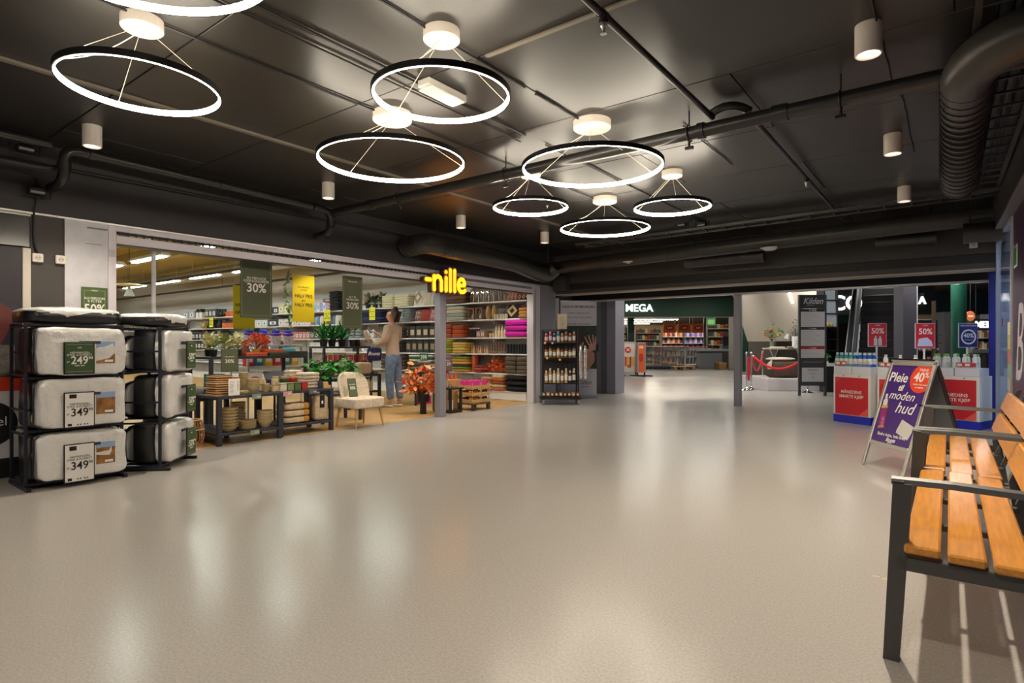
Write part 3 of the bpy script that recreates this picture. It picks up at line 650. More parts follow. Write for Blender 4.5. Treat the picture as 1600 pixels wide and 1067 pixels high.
# small worn mark on the floor
m = MB(); m.box(0, .03, 0, .008, 0, .0006); m.box(.035, .06, -.012, -.004, 0, .0006); q = m.build('tape_mark', C(230, 205, 150), None); q.location = (*G(1364, 900), 0.0002); tag(q, 'small yellowish tape mark on the grey floor left of the bench', 'tape mark')

# ------------------------------------------------------------------ duvet racks
WPL = M('white_bedding', (.78, .77, .75), .30, coat=.8, bump=1.0, bscale=12, noise=.04, scale=6)
BPL = M('black_bag', (.012, .012, .013), .35, coat=.3, bump=.3, bscale=9)
FOIL = M('clear_bag', (.5, .5, .5), .1, alpha=.12, spec=1)
FOR = C(150, 104, 52, .4, noise=.5, scale=14); SKY = C(150, 180, 220, .4); DKL = C(54, 60, 78, .4)
def wrinkle(m, cx, cy, cz, sx, sy, sz, e=.22):
    n0 = len(m.v); m.soft((cx, cy, cz), sx, sy, sz, e, 48, 22)
    from mathutils import noise
    off = Vector((random.uniform(0, 50), random.uniform(0, 50), 0))
    for i in range(n0, len(m.v)):
        v = Vector(m.v[i]); c_ = Vector((cx, cy, cz)); dd = (v-c_).normalized(); q = noise.noise((v*7+off))*.018+abs(noise.noise(v*15+off*2))*.024
        m.v[i] = tuple(v+dd*q)
    return m
def duvet(loc, rz, label, w, h, d, group, photo=True, fold=0, side=1):
    o = T('duvet_pack', label, 'bedding', loc, rz, group)
    m = MB(); m.soft((0, .04, h/2), w/2, d/2-.06, h/2, .22, 24, 10, .012); m.build('bag', BPL, o, smooth=True)
    m = MB(); wrinkle(m, .01, -d/2+.085, h/2+.002, w/2-.018, .10, h/2-.012); m.build('bedding', WPL, o, smooth=True)
    m = MB(); W = w/2-.012; m.tube([(-W+.03, -d/2+.06, .02), (W-.03, -d/2+.06, .02), (W, -d/2+.06, .05), (W, -d/2+.06, h-.05), (W-.03, -d/2+.06, h-.015), (-W+.03, -d/2+.06, h-.015), (-W, -d/2+.06, h-.05), (-W, -d/2+.06, .05)], .007, 6, closed=True); m.build('piping', BPL, o, smooth=True)
    y = -d/2-.016
    if photo:
        B('label_photo', FOR, o, .09, .225, y-.003, y, .10, .28); B('label_sky', SKY, o, .09, .225, y-.004, y-.0031, .235, .28); B('label_band', DKL, o, -.03, .12, y-.0055, y-.0042, .262, .285)
        B('label_barcode', TXW, o, .15, .21, y-.0055, y-.0042, .11, .13)
    return o
def card(parent, x, z0, z1, w, kind, y=-.0, big='349', name='price_card', small=()):
    q = T('x', 'x', 'x'); del q['label']; del q['category']; q.name = name; q.parent = parent; q.location = (x, y, 0)
    B('frame', BLK, q, -w/2, w/2, -.004, .006, z0, z1, .003)
    c = GRN if kind == 'green' else CARD; t = TXW if kind == 'green' else TXB
    B('sheet', c, q, -w/2+.008, w/2-.008, -.0065, -.0045, z0+.008, z1-.008)
    H_ = z1-z0; mid = z0+H_*.42
    for i, s_ in enumerate(small): text(s_, .022*w/.2, t, q, 0, z0+H_*(.66-.07*i), -.0075, wmax=w*.8)
    text(big, .085*w/.2, t, q, -.0, mid, -.0075, bold=.4, wmax=w*.55); text('90', .03*w/.2, t, q, w*.36, mid+.02, -.0075, bold=.4)
    text('pr', .02*w/.2, t, q, -w*.36, mid-.008, -.0075)
    if kind == 'green':
        for a in (z0+.02, z1-.02): B('line', C(170, 190, 150), q, -w/2+.018, w/2-.018, -.0072, -.0067, a-.001, a+.001)
        text('nille', .018, t, q, 0, z0+H_*.82, -.0075); text('FØR 499', .018, t, q, 0, z0+H_*.26, -.0075)
    else:
        B('tab', BLK, q, -w*.33, -w*.1, -.0075, -.0067, z1-H_*.17, z1-H_*.06); B('tab', BLK, q, -w*.38, -w*.25, -.0075, -.0067, z0+H_*.05, z0+H_*.12)
        text('■ ■   ■ ■', .016, C(120, 116, 112), q, .02, z0+H_*.08, -.0075, wmax=w*.4)
    return q
def rack(loc, rz, label, w, d, z, feet=True):
    o = T('display_rack', label, 'rack', loc, rz)
    mat = C(22, 26, 44, .4)
    for sx in (-1, 1):
        for sy in (-1, 1): B('upright', mat, o, sx*w/2-.011, sx*w/2+.011, sy*d/2-.011, sy*d/2+.011, .031, z, .002)
        B('foot', BLK, o, sx*w/2-.016, sx*w/2+.016, -d/2-.09, d/2+.02, 0, .03, .004)
        for zz in (.04, .43, .62, .90, 1.08, z-.02): B('side_bar', mat, o, sx*w/2-.008, sx*w/2+.008, -d/2+.0111, d/2-.0111, zz-.008, zz+.008)
    for zz in (.04, .455, .875, z-.01):
        for sy in (-1, 1): B('cross_bar', mat, o, -w/2+.0111, w/2-.0111, sy*d/2-.007, sy*d/2+.007, zz-.009, zz+.009)
        if zz < 1.2: B('shelf_grid', BLK, o, -w/2+.012, w/2-.012, -d/2+.008, d/2-.008, zz+.0095, zz+.0125)
    return o
r1 = (-5.98, 1.645); RZ1 = pi/2
k1 = rack(r1, RZ1, 'black steel rack holding three large duvet packs, left of the other rack', .66, .40, 1.31)
HY = 'large duvet packs on the left rack'
for i, (zz, hh) in enumerate(((.4675+.42, .385), (.4675, .39), (.0525, .37))):
    o = duvet((r1[0]+.065, r1[1]+.01, zz), RZ1, ['white duvet pack with a green 249 card, top shelf of the left rack', 'white duvet pack with a white 349 card, middle shelf of the left rack', 'white duvet pack leaning back on the bottom shelf of the left rack'][i], .635, hh+.015, .50, HY)
    zc = zz+.02 if i < 2 else zz-.03
for i, (z0, z1, kd, bg) in enumerate(((.905, 1.165, 'green', '249'), (.475, .76, 'w', '349'), (.035, .345, 'w', '349'))):
    card(k1, -.02, z0, z1, .21, kd, -.345, bg, small=('HØVRINGEN', 'DYNE- & PUTESETT') if kd == 'green' else ('HØVRINGEN', 'DYNE- & PUTESETT'))
def pack_top(loc, rz, label, w, d, h):
    o = T('duvet_pack', label, 'bedding', loc, rz, 'duvet packs lying on top of the racks')
    m = MB(); m.soft((0, 0, h*.45), w/2, d/2, h*.45, .45, 28, 8, .015); m.build('bag', BPL, o, smooth=True)
    m = MB(); wrinkle(m, 0, 0, h*.60, w/2-.025, d/2-.01, h*.45, .5); m.build('bedding', WPL, o, smooth=True); return o
pack_top((*r1, 1.312), RZ1, 'flat white duvet pack with black underside lying on top of the left rack', .70, .56, .13)
ctr = Vector((-5.70, 2.26)); nrm = Vector((.72, .69)).normalized(); tg = Vector((-nrm.y, nrm.x))
c2 = ctr+tg*.30-nrm*.20; RZ2 = facing(nrm.x, nrm.y)
k2 = rack((c2.x, c2.y), RZ2, 'dark blue steel rack turned towards the shop, right of the other rack', .56, .36, 1.30)
for i, (zz, hh) in enumerate(((.8875, .39), (.4675, .385), (.0525, .37))):
    duvet((c2.x+nrm.x*.075, c2.y+nrm.y*.075, zz), RZ2, 'white duvet pack with a green fifty percent card, %s of the right rack' % ['top shelf', 'middle shelf', 'bottom shelf'][i], .55, hh+.01, .32, 'duvet packs on the right rack', True)
    o = T('pillow_pack', 'narrow white pillow pack standing upright behind the duvet pack, %s of the right rack' % ['top shelf', 'middle shelf', 'bottom shelf'][i], 'bedding', (c2.x-nrm.x*.15, c2.y-nrm.y*.15, zz), RZ2, 'pillow packs at the back of the right rack')
    m = MB(); m.soft((0, 0, .17), .265, .025, .17, .5, 20, 8, .02); m.build('bag', BPL, o, smooth=True); m = MB(); m.soft((0, -.03, .17), .26, .022, .15, .5, 20, 8, .02); m.build('pillow', WPL, o, smooth=True)
    c_ = card(k2, .05, zz+.03, zz+.29, .20, 'green', -.31, '50%')
pack_top((c2.x, c2.y, 1.302), RZ2, 'flat white duvet pack lying on top of the right rack', .62, .46, .12)

# posters at the far left
def poster_wall():
    o = T('poster_display', 'tall dark display panel with orange band at the left edge of the photo', 'poster', (WX-.0, .95, 0), pi/2)
    B('panel', C(46, 44, 50, .35), o, -.6, .50, -.02, -.001, .14, 1.99)
    B('orange_band', C(232, 66, 24, .5), o, -.6, .50, -.0235, -.021, .745, .865)
    B('white_field', C(226, 222, 222, .5), o, -.6, .50, -.0235, -.021, .17, .744)
    B('base_board', BLK2, o, -.6, .56, -.02, -.001, 0, .139)
    MB().prism(ell(.28, .47, .19, .19, 40), -.0265, -.024).build('black_circle', BLK2, o); text('Vaffel', .11, TXW, o, .28, .485, -.0272, wmax=.31)
    MB().prism([(-.6, 1.45), (-.1, 1.50), (.18, 1.62), (.47, 1.42), (.40, 1.24), (.3, 1.02), (-.6, .9)], -.0225, -.0205).build('printed_shape', C(92, 44, 40, .4), o)
    MB().prism(ell(-.04, 1.47, .24, .17, 24), -.0245, -.023).build('printed_cake', C(84, 38, 22, .4, noise=.3), o)
    MB().prism([(.1, 1.38), (.16, 1.37), (.2, 1.41), (.23, 1.44), (.20, 1.47), (.22, 1.50), (.18, 1.54), (.1, 1.56)], -.026, -.0248).build('printed_cream', C(240, 176, 100, .4), o)
    MB().prism([(.30, .87), (.45, .87), (.45, 1.14), (.30, 1.14)], -.0225, -.0205).build('printed_pattern', C(90, 84, 78, .5, noise=.3, scale=30), o)
    B('frame_post', C(200, 192, 180, .4), o, .502, .56, -.03, -.001, .14, 1.99, .004); B('frame_post', C(204, 200, 192, .4), o, -.6, .56, -.03, -.001, 2.27, 2.29, .003)
    B('screen', M('black_glass', (.02, .02, .02), .15, coat=.5), o, -.6, .555, -.016, -.002, 2.0, 2.265, .003)
poster_wall()

# ------------------------------------------------------------------ the illuminated shop sign
sg = T('shop_sign', 'glowing yellow shop sign with rounded letters above the grey post', 'sign', (-6.285, 6.09, 0), pi/2)
YE = M('yellow_light', (1, .62, .05), .4, emit=(1, .50, .022), es=1.0); OB = M('amber_edge', (.30, .10, .01), .5, emit=(.75, .2, .01), es=.10); DKS = C(66, 50, 40, .5)
zb = 2.02; s_ = .92/ .92
def stroke(pts): return [(x, 0, z) for x, z in pts]
zA = 1.945
strokes = {'dash': [(.04, .17), (.12, .17)], 'letter_n': [(.20, .03), (.20, .23), (.20, .17), (.23, .215), (.28, .235), (.33, .215), (.355, .16), (.355, .03)],
 'letter_i': [(.46, .03), (.46, .225)], 'letter_l': [(.555, .03), (.555, .355)], 'letter_l.001': [(.655, .03), (.655, .355)],
 'letter_e': [(.765, .13), (.88, .14), (.885, .18), (.85, .225), (.80, .235), (.755, .20), (.735, .14), (.75, .07), (.80, .03), (.86, .035), (.90, .06)]}
for k, pts in strokes.items():
    P = [(x-.0, -.01, zA+z) for x, z in pts]
    def strip(r, y0, y1):
        m = MB()
        for i, p in enumerate(P):
            m.prism(ell(p[0], p[2], r, r, 14), y0, y1)
            if i: 
                a = Vector((P[i-1][0], P[i-1][2])); b = Vector((p[0], p[2])); dd = b-a
                if dd.length > 1e-4:
                    nn = Vector((-dd.y, dd.x)).normalized()*r; m.prism([tuple(a+nn), tuple(b+nn), tuple(b-nn), tuple(a-nn)], y0, y1)
        return m
    strip(.047, .0, .085).build('letter_side', DKS, sg); strip(.047, -.012, -.001).build('letter_edge', OB, sg); strip(.031, -.022, -.0125).build(k.split('.')[0], YE, sg)
m = MB(); m.prism(ell(.46, zA+.315, .047, .047, 14), .0, .085); m.build('letter_side', DKS, sg); m = MB(); m.prism(ell(.46, zA+.315, .047, .047, 14), -.012, -.001); m.build('letter_edge', OB, sg); m = MB(); m.prism(ell(.46, zA+.315, .031, .031, 14), -.022, -.0125); m.build('letter_i_dot', YE, sg)
B('mounting_rail', DKS, sg, .05, .9, .0855, .093, zA+.13, zA+.19)
# ================================================================== THE SHOP
RZ = [2.03, 1.665, 1.283, .942, .54, .18]; SN = ['top shelf', 'second shelf', 'third shelf', 'fourth shelf', 'fifth shelf', 'low base shelf']
SHF = C(232, 230, 228, .45)
xs = [-6.80-.92*i for i in range(25)]
proto_s = None
for i in range(24):
    x1, x0 = xs[i], xs[i+1]
    if proto_s is None:
        o = T('wall_shelving', 'x', 'shelving', (x0, 9.4, 0), 0, 'white wall shelving bays along the back of the shop')
        B('back_panel', C(206, 202, 196, .7), o, .01, .91, .50, .515, .0, 2.42)
        for z in RZ: B('shelf_board', SHF, o, .004, .916, 0, .495, z-.028, z, .004)
        B('base_front', SHF, o, .004, .916, .01, .49, 0, .15, .004)
        for z in RZ[:5]:
            for x in (.01, .90): B('shelf_bracket', C(170, 168, 166, .5), o, x, x+.01, .10, .495, z-.09, z-.029)
        proto_s = o
    else: o = dup(proto_s, None, (x0, 9.4, 0))
    o['label'] = 'white wall shelving bay at the back of the shop, %s' % ('rightmost of all' if i == 0 else '%s bay from the right jamb' % (EN[i+1] if i < 20 else 'twenty-%s' % EN[i-19]))
YS = 9.52
def cells(p0, p1, n):
    a, b = onY(p0, YS), onY(p1, YS); w_ = (b-a)/n
    return [(a+w_*(i+.5), w_) for i in range(n)]
def stack(p0, p1, r, cols, n, desc, th=.07, y=YS, z=None, X=None, W=None, D=.34, e=.3, rz=0, grp=None, where=None):
    if X is None: (X, W), = cells(p0, p1, 1)
    z = RZ[r]+.001 if z is None else z; wh = where or SN[r]
    for i in range(n):
        c = cols[i % len(cols)]
        o = T('folded_textile', '%s, %s on the %s' % (desc, level(i, n), wh) if n > 1 else desc+' on the '+wh, 'textile', (X+random.uniform(-.006, .006), y, z+i*th), rz, grp or 'folded textiles in the shop')
        m = MB(); m.soft((0, 0, th*.5), W*.48, D/2, th*.497, e, 20, 6, .012); m.build('folded_cloth', cloth(*c), o, smooth=True)
        m = MB(); m.tube([(-W*.44, -D/2-.001, th*.5), (0, -D/2-.004, th*.46), (W*.44, -D/2-.001, th*.52)], .003, 4); m.build('fold_edge', cloth(*[int(v*.8) for v in c]), o)
def things(kind, p0, p1, r, n, desc, fn, y=YS, z=None, cat=None, wh=None, grp=None, rz=0):
    cs = cells(p0, p1, n); z = RZ[r]+.001 if z is None else z; first = None
    for i, (X, W) in enumerate(cs):
        lb = '%s%s on the %s' % (desc, ', '+nth(i, n)+' of %d' % n if n > 1 else '', wh or SN[r])
        if first is None or kind in RNDK:
            o = T(kind, lb, cat or kind.replace('_', ' '), (X, y, z), rz, (grp or desc+'s on the '+(wh or SN[r])) if n > 1 else None); fn(o, abs(W), i); first = o
        else: dup(first, None, (X, y, z), None, lb)
RNDK = {'cushion', 'toy_box', 'glass_vase', 'carved_figure'}
def f_box(c, h, lab=None, d=.25):
    def f(o, W, i):
        cc = c[i % len(c)] if isinstance(c, list) else c
        B('carton', C(*cc, .55), o, -W*.46, W*.46, -d/2, d/2, 0, h, .003)
        B('front_label', C(*(lab or (230, 230, 226)), .5), o, -W*.28, W*.28, -d/2-.002, -d/2-.0005, h*.25, h*.7)
        if not lab: B('printed_mark', C(80, 80, 84, .5), o, -W*.1, W*.1, -d/2-.0035, -d/2-.0022, h*.35, h*.6)
    return f
def f_cushion(c, c2=None, s=.34, lean=.25, diamond=False):
    def f(o, W, i):
        cc = c[i % len(c)] if isinstance(c, list) else c; w_ = min(W*1.0, s)
        mt = Matrix.Rotation(-lean, 4, 'X'); m = MB(); m.pillow(W*1.05 if not diamond else W, s*.85, .11, mt); m.build('cushion_cover', cloth(*cc), o, smooth=True)
        if c2:
            k = 3 if not diamond else 1; m = MB(); h = s*.85
            for a in range(k):
                for b in range(k):
                    cx = (a-(k-1)/2)*W/k; cz = h*(b+.5)/k; q = W/k*.42; q2 = h/k*.42
                    m.prism([(cx-q, cz), (cx, cz-q2), (cx+q, cz), (cx, cz+q2)], -.058, -.054, mt)
            m.build('woven_pattern', cloth(*c2), o)
            m = MB()
            for a in range(k):
                for b in range(k):
                    cx = (a-(k-1)/2)*W/k; cz = h*(b+.5)/k; q = W/k*.2; q2 = h/k*.2
                    m.prism([(cx-q, cz), (cx, cz-q2), (cx+q, cz), (cx, cz+q2)], -.061, -.0585, mt)
            m.build('woven_centre', cloth(*cc), o)
    return f
def f_lantern(c, h, roof=True, d=None):
    def f(o, W, i):
        s_ = W*.40; mt = C(*c, .5); t = s_*.26
        B('base', mt, o, -s_, s_, -s_, s_, 0, t*1.2)
        for sx in (-1, 1):
            for sy in (-1, 1): B('corner_post', mt, o, sx*s_-(t if sx > 0 else 0), sx*s_+(0 if sx > 0 else t), sy*s_-(t if sy > 0 else 0), sy*s_+(0 if sy > 0 else t), t*1.2, h*.78)
        B('top_frame', mt, o, -s_*1.1, s_*1.1, -s_*1.1, s_*1.1, h*.78, h*.83)
        B('pane', GLASS, o, -s_+t, s_-t, -s_+.002, -s_+.004, t*1.2, h*.78)
        if roof:
            m = MB(); q = s_*1.0; m.add([(-q, -q, h*.83), (q, -q, h*.83), (q, q, h*.83), (-q, q, h*.83), (-q*.3, -q*.3, h*.95), (q*.3, -q*.3, h*.95), (q*.3, q*.3, h*.95), (-q*.3, q*.3, h*.95)], [(0,3,2,1),(4,5,6,7),(0,1,5,4),(1,2,6,5),(2,3,7,6),(3,0,4,7)]); m.build('roof', mt, o)
        m = MB(); m.tube([(s_*.3*cos(a), 0, h*(.95 if roof else .83)+s_*.35*sin(a)) for a in [pi*k/8 for k in range(9)]], .004, 5); m.build('handle', mt, o)
        m = MB(); m.cyl((0, 0, t*1.2), (0, 0, h*.4), s_*.35, n=12); m.build('candle', C(232, 224, 204, .5), o, smooth=True)
    return f
def f_lathe(name, prof, col, n=14, top=None, lid=None):
    def f(o, W, i):
        m = MB(); m.lathe([(r*W, z) for r, z in prof], n=n); cc = col[i % len(col)] if isinstance(col, list) else col; m.build(name, C(*cc, .45), o, smooth=True)
        if lid: m = MB(); m.lathe([(r*W, z) for r, z in lid[0]], n=n); m.build(lid[2], C(*lid[1], .45), o, smooth=True)
    return f
CONE = [(.3, 0), (.32, .03), (.12, .05), (.36, .07), (.2, .13), (.28, .14), (.12, .2), (.18, .21), (.01, .29)]
# ---- right of the post
BR = (96, 66, 52)
stack(700, 735, 0, [BR, (112, 80, 66)], 3, 'brown folded blanket', .085)
things('wooden_lantern', 737, 793, 0, 7, 'brown wooden lantern', f_lantern((120, 88, 64), .34))
things('cushion', 793, 829, 0, 2, 'patterned pink and brown kilim cushion', f_cushion([(176, 110, 120), (110, 56, 70)], (212, 176, 130), .42))
stack(703, 733, 1, [(176, 176, 160), (150, 160, 146), (208, 184, 168)], 4, 'pale folded cushion cover', .075)
things('cushion', 692, 703, 1, 1, 'red cushion leaning behind the pale covers', f_cushion((150, 50, 44)), y=9.72)
things('bronze_lantern', 734, 758, 1, 2, 'square bronze lantern', f_lantern((126, 78, 54), .30, False))
things('gold_lantern', 759, 778, 1, 2, 'rounded golden lantern', f_lathe('basket', [(.3, 0), (.42, .05), (.45, .15), (.34, .24), (.2, .28), (.05, .30)], (176, 140, 80)))
things('mug', 775, 796, 1, 5, 'small pale mug', f_lathe('cup', [(.35, 0), (.42, .02), (.42, .10), (.36, .10), (.34, .03), (.0, .02)], [(214, 200, 176), (190, 170, 130)]), y=9.46)
things('cushion', 791, 811, 1, 1, 'dark cushion with a cream diamond pattern', f_cushion((62, 44, 44), (206, 182, 130), .36, diamond=True))
things('cushion', 811, 818, 1, 1, 'narrow dark brown cushion', f_cushion((70, 50, 44)))
stack(816, 831, 1, [(168, 116, 56), (180, 128, 60)], 3, 'mustard folded throw', .07)
stack(818, 829, 1, [(110, 50, 60)], 1, 'small plum folded cloth over the mustard throws', .05, z=RZ[1]+.212, D=.2)
stack(700, 714, 2, [(156, 74, 44), (166, 80, 46), (148, 68, 42)], 3, 'rust folded blanket', .10)
stack(713, 732, 2, [(182, 82, 42), (190, 88, 46), (168, 72, 40)], 3, 'orange folded blanket', .09)
things('candle', 733, 750, 2, 6, 'dark candle in a carton', f_lathe('candle_body', [(.4, 0), (.4, .18), (.0, .18)], [(52, 34, 36), (70, 44, 40)], lid=([(.42, .181), (.42, .21), (0, .21)], (206, 190, 176), 'lid')))
things('gift_carton', 750, 763, 2, 2, 'small patterned gift carton', f_box([(170, 120, 96), (120, 84, 70)], .14))
things('small_basket', 764, 773, 2, 2, 'small beige basket', f_lathe('weave', [(.3, 0), (.42, .06), (.4, .09), (.34, .09), (.28, .02), (0, .015)], (206, 184, 152)))
things('wooden_tree', 773, 792, 2, 4, 'cream wooden tree ornament', f_lathe('tree', CONE[:1]+[(.4, .02), (.42, .12), (.2, .16), (.3, .17), (.02, .26)], (222, 200, 160)))
stack(792, 831, 2, [(206, 32, 166), (196, 26, 158)], 3, 'bright magenta fluffy blanket', .12, e=.5)
stack(698, 714, 3, [(150, 148, 40), (166, 162, 52), (120, 122, 40)], 5, 'olive green folded towel', .06)
stack(713, 735, 3, [(214, 178, 84), (222, 188, 96)], 4, 'yellow folded towel', .06)
stack(716, 736, 3, [(60, 56, 40)], 1, 'dark folded towel lying over the yellow ones', .05, z=RZ[3]+.242, D=.3)
FIG = f_lathe('figure', [(.3, 0), (.42, .03), (.3, .08), (.16, .1), (.24, .13), (.1, .17), (0, .18)], [(206, 160, 110), (224, 190, 150), (170, 96, 60)])
things('carved_figure', 736, 763, 3, 8, 'small carved wooden figure', FIG)
things('wooden_tree', 763, 791, 3, 7, 'brown cone shaped tree ornament', f_lathe('tree', CONE, [(120, 84, 60), (214, 186, 140), (80, 58, 50)]))
things('drinking_glass', 791, 831, 3, 9, 'dark smoked glass', f_lathe('glass_body', [(.36, 0), (.42, .02), (.42, .2), (.38, .2), (.34, .03), (0, .02)], [(28, 34, 44), (44, 52, 70)]))
stack(699, 710, 4, [(206, 196, 160), (60, 70, 40), (170, 170, 110)], 5, 'green and cream patterned towel', .06)
stack(712, 738, 4, [(214, 150, 50), (120, 140, 60), (70, 60, 40), (220, 180, 90)], 6, 'multicoloured patterned blanket', .055)
things('upright_roll', 738, 747, 4, 1, 'tall rust coloured rolled mat', f_lathe('roll', [(.4, 0), (.45, .02), (.45, .34), (.4, .36), (0, .36)], (190, 84, 40)))
stack(748, 760, 4, [(150, 60, 60), (190, 100, 90)], 3, 'small red checked napkin pile', .05)
for i in range(2): stack(0, 0, 4, [(92, 80, 66), (104, 92, 78)], 4, ('left' if i == 0 else 'right')+' grey brown folded blanket', .087, X=cells(795, 831, 2)[i][0], W=cells(795, 831, 2)[i][1])
stack(758, 775, 5, [(214, 160, 110), (230, 204, 164), (196, 104, 60)], 4, 'cream and orange folded plaid', .07); stack(775, 793, 5, [(190, 110, 70), (226, 196, 150), (170, 84, 56)], 5, 'orange folded plaid', .065)
stack(793, 831, 5, [(22, 20, 24)], 3, 'thick black fluffy rolled blanket', .11, e=.7)
# garland heap
def heap(loc, label, cat, name, cols, rx, ry, h, n, L, W_, part='leaf_mass'):
    o = T(name, label, cat, loc, 0)
    for ci, c in enumerate(cols):
        m = MB()
        for k in range(n//len(cols)):
            a = random.uniform(0, 2*pi); q = sqrt(random.random()); z = random.uniform(.02, 1)*h*(1-q*q*.8); p = Vector((rx*q*cos(a), ry*q*sin(a), z))
            d = Vector((random.gauss(0, 1), random.gauss(0, 1), random.uniform(-.2, .9))).normalized(); s_ = d.orthogonal().normalized()*W_/2; l = L*random.uniform(.6, 1.2)
            m.add([p, p+d*l*.5+s_, p+d*l, p+d*l*.5-s_], [(0, 1, 2, 3)])
        stuff(m.build(part, C(*c, .6), o))
    return o
(hx, hw), = cells(758, 795, 1)
heap((hx, 9.54, RZ[4]+.03), 'heap of orange artificial leaves on the fifth shelf', 'garland', 'leaf_garland', [(214, 90, 30), (232, 130, 40), (170, 50, 34)], .42*hw, .14, .28, 700, .07, .03)
# ---- between the second banner and the post
stack(603, 622, 0, [(214, 208, 176)], 5, 'left cream folded towel', .058); stack(622, 646, 0, [(218, 210, 176)], 5, 'right cream folded towel', .058)
things('cushion', 646, 661, 0, 1, 'white cushion with a printed plant', f_cushion((214, 206, 196), (150, 130, 110), .46, diamond=True))
things('cushion', 661, 674, 0, 1, 'plain beige cushion', f_cushion((196, 182, 160), s=.42))
things('glass_vase', 674, 683, 0, 1, 'round silver vase', f_lathe('vase', [(.25, 0), (.44, .08), (.44, .16), (.25, .25), (.3, .28)], (170, 170, 168)))
stack(566, 603, 1, [(38, 48, 84), (52, 70, 116), (30, 38, 70)], 4, 'dark blue folded bedspread', .075)
stack(622, 638, 1, [(150, 158, 164), (172, 178, 182)], 5, 'light grey folded towel', .06); stack(638, 649, 1, [(118, 124, 130)], 5, 'mid grey folded towel', .062)
things('cushion', 648, 658, 1, 1, 'cushion with black and cream waves', f_cushion((190, 160, 150), (60, 40, 44), .36))
things('cushion', 657, 673, 1, 1, 'brick red cushion', f_cushion((156, 62, 54), s=.38)); things('cushion', 672, 683, 1, 1, 'pink patterned cushion', f_cushion((186, 140, 140), (150, 90, 96), .38))
things('egg_ornament', 570, 588, 2, 2, 'white egg shaped ornament', f_lathe('egg', [(.01, 0), (.25, .02), (.36, .09), (.28, .17), (.12, .22), (0, .23)], (226, 230, 224)))
things('silver_tree', 546, 566, 2, 2, 'silver tiered tree ornament', f_lathe('tree', [(.3, 0), (.46, .03), (.25, .08), (.4, .1), (.2, .16), (.34, .18), (.15, .24), (.25, .26), (.02, .36)], (150, 156, 158)))
PKG = f_box([(40, 36, 34), (150, 130, 104), (84, 74, 66), (186, 168, 140)], .28, (196, 176, 146), .1)
things('linen_pack', 632, 683, 2, 5, 'packaged bed linen', PKG); things('linen_pack', 636, 683, 3, 5, 'packaged linen bag', f_box([(30, 40, 40), (60, 70, 50), (150, 120, 90)], .30, (150, 130, 100), .1))
things('white_bowl', 566, 588, 3, 3, 'small white bowl', f_lathe('bowl', [(.2, 0), (.42, .05), (.46, .1), (.42, .1), (0, .02)], (214, 222, 220)))
stack(645, 664, 4, [(200, 208, 190), (74, 96, 80)], 7, 'left green and white folded throw', .05); stack(666, 683, 4, [(204, 208, 196), (90, 104, 92)], 7, 'right green and white folded throw', .05)
stack(600, 640, 4, [(90, 70, 56), (70, 56, 48)], 4, 'dark brown folded blanket behind the shopper', .08)
stack(606, 640, 2, [(50, 48, 50)], 3, 'black folded garment behind the shopper', .08); stack(612, 634, 3, [(66, 60, 60)], 4, 'charcoal folded cloth behind the shopper', .07)
things('silver_bowl', 590, 606, 2, 2, 'silver bowl', f_lathe('bowl', [(.2, 0), (.44, .06), (.46, .12), (.42, .12), (0, .02)], (160, 164, 166)))
# ---- farther left along the back wall
TOY = f_box([(226, 170, 190), (150, 200, 226), (236, 214, 226), (180, 150, 206), (220, 226, 236), (226, 120, 140)], .24, (120, 180, 220), .16)
things('toy_box', 490, 522, 0, 7, 'pastel toy carton', TOY); stack(521, 536, 0, [(28, 28, 32)], 6, 'black folded jacket', .085)
things('storage_box', 510, 530, 0, 1, 'blue and yellow printed carton on the toy cartons', f_box((40, 100, 150), .09, (214, 170, 60)), z=RZ[0]+.242)
things('storage_box', 424, 441, 0, 2, 'dark blue storage box', f_box((40, 56, 84), .20)); things('storage_box', 441, 458, 0, 2, 'pale yellow storage box', f_box((206, 204, 150), .26))
things('storage_box', 398, 424, 1, 3, 'white storage box', f_box((206, 216, 220), .20)); things('storage_box', 424, 441, 1, 1, 'navy storage box', f_box((36, 50, 78), .2))
things('storage_box', 441, 492, 1, 6, 'grey pink storage box', f_box([(214, 206, 206), (150, 110, 116), (226, 226, 226)], .20)); things('glass_vase', 494, 534, 1, 5, 'glass jar with a coloured lid', f_lathe('jar', [(.4, 0), (.42, .02), (.42, .2), (.3, .24)], [(120, 150, 190), (214, 210, 200), (190, 150, 60)]))
things('gift_carton', 440, 490, 2, 9, 'small rose coloured carton', f_box([(190, 120, 120), (150, 86, 90), (206, 200, 196), (140, 90, 130)], .20)); things('gift_carton', 490, 545, 2, 7, 'small grey carton', f_box([(90, 90, 96), (196, 150, 150)], .2))
things('grey_carton', 291, 310, 0, 2, 'pale grey carton', f_box((170, 176, 184), .26)); things('bird_house', 309, 320, 0, 2, 'black roofed white birdhouse', lambda o, W, i: (B('house', WHT, o, -W*.35, W*.35, -.08, .08, 0, .2), MB().prism([(-W*.5, .2), (W*.5, .2), (0, .32)], -.1, .1).build('roof', BLK2, o)))
things('golden_ornament', 319, 326, 0, 1, 'golden pear shaped ornament', f_lathe('pear', [(.1, 0), (.32, .08), (.26, .16), (.1, .24), (.04, .30)], (180, 146, 70)))
things('grey_carton', 326, 343, 0, 3, 'dark grey carton', f_box((74, 80, 88), .28)); things('black_vase', 341, 354, 0, 3, 'glossy black vase', f_lathe('vase', [(.25, 0), (.46, .08), (.2, .2), (.3, .26)], (26, 26, 28)))
things('pillar_candle', 352, 366, 0, 7, 'orange or red pillar candle', f_lathe('wax', [(.42, 0), (.42, .16), (0, .16)], [(222, 100, 50), (232, 160, 70), (206, 60, 50)]))
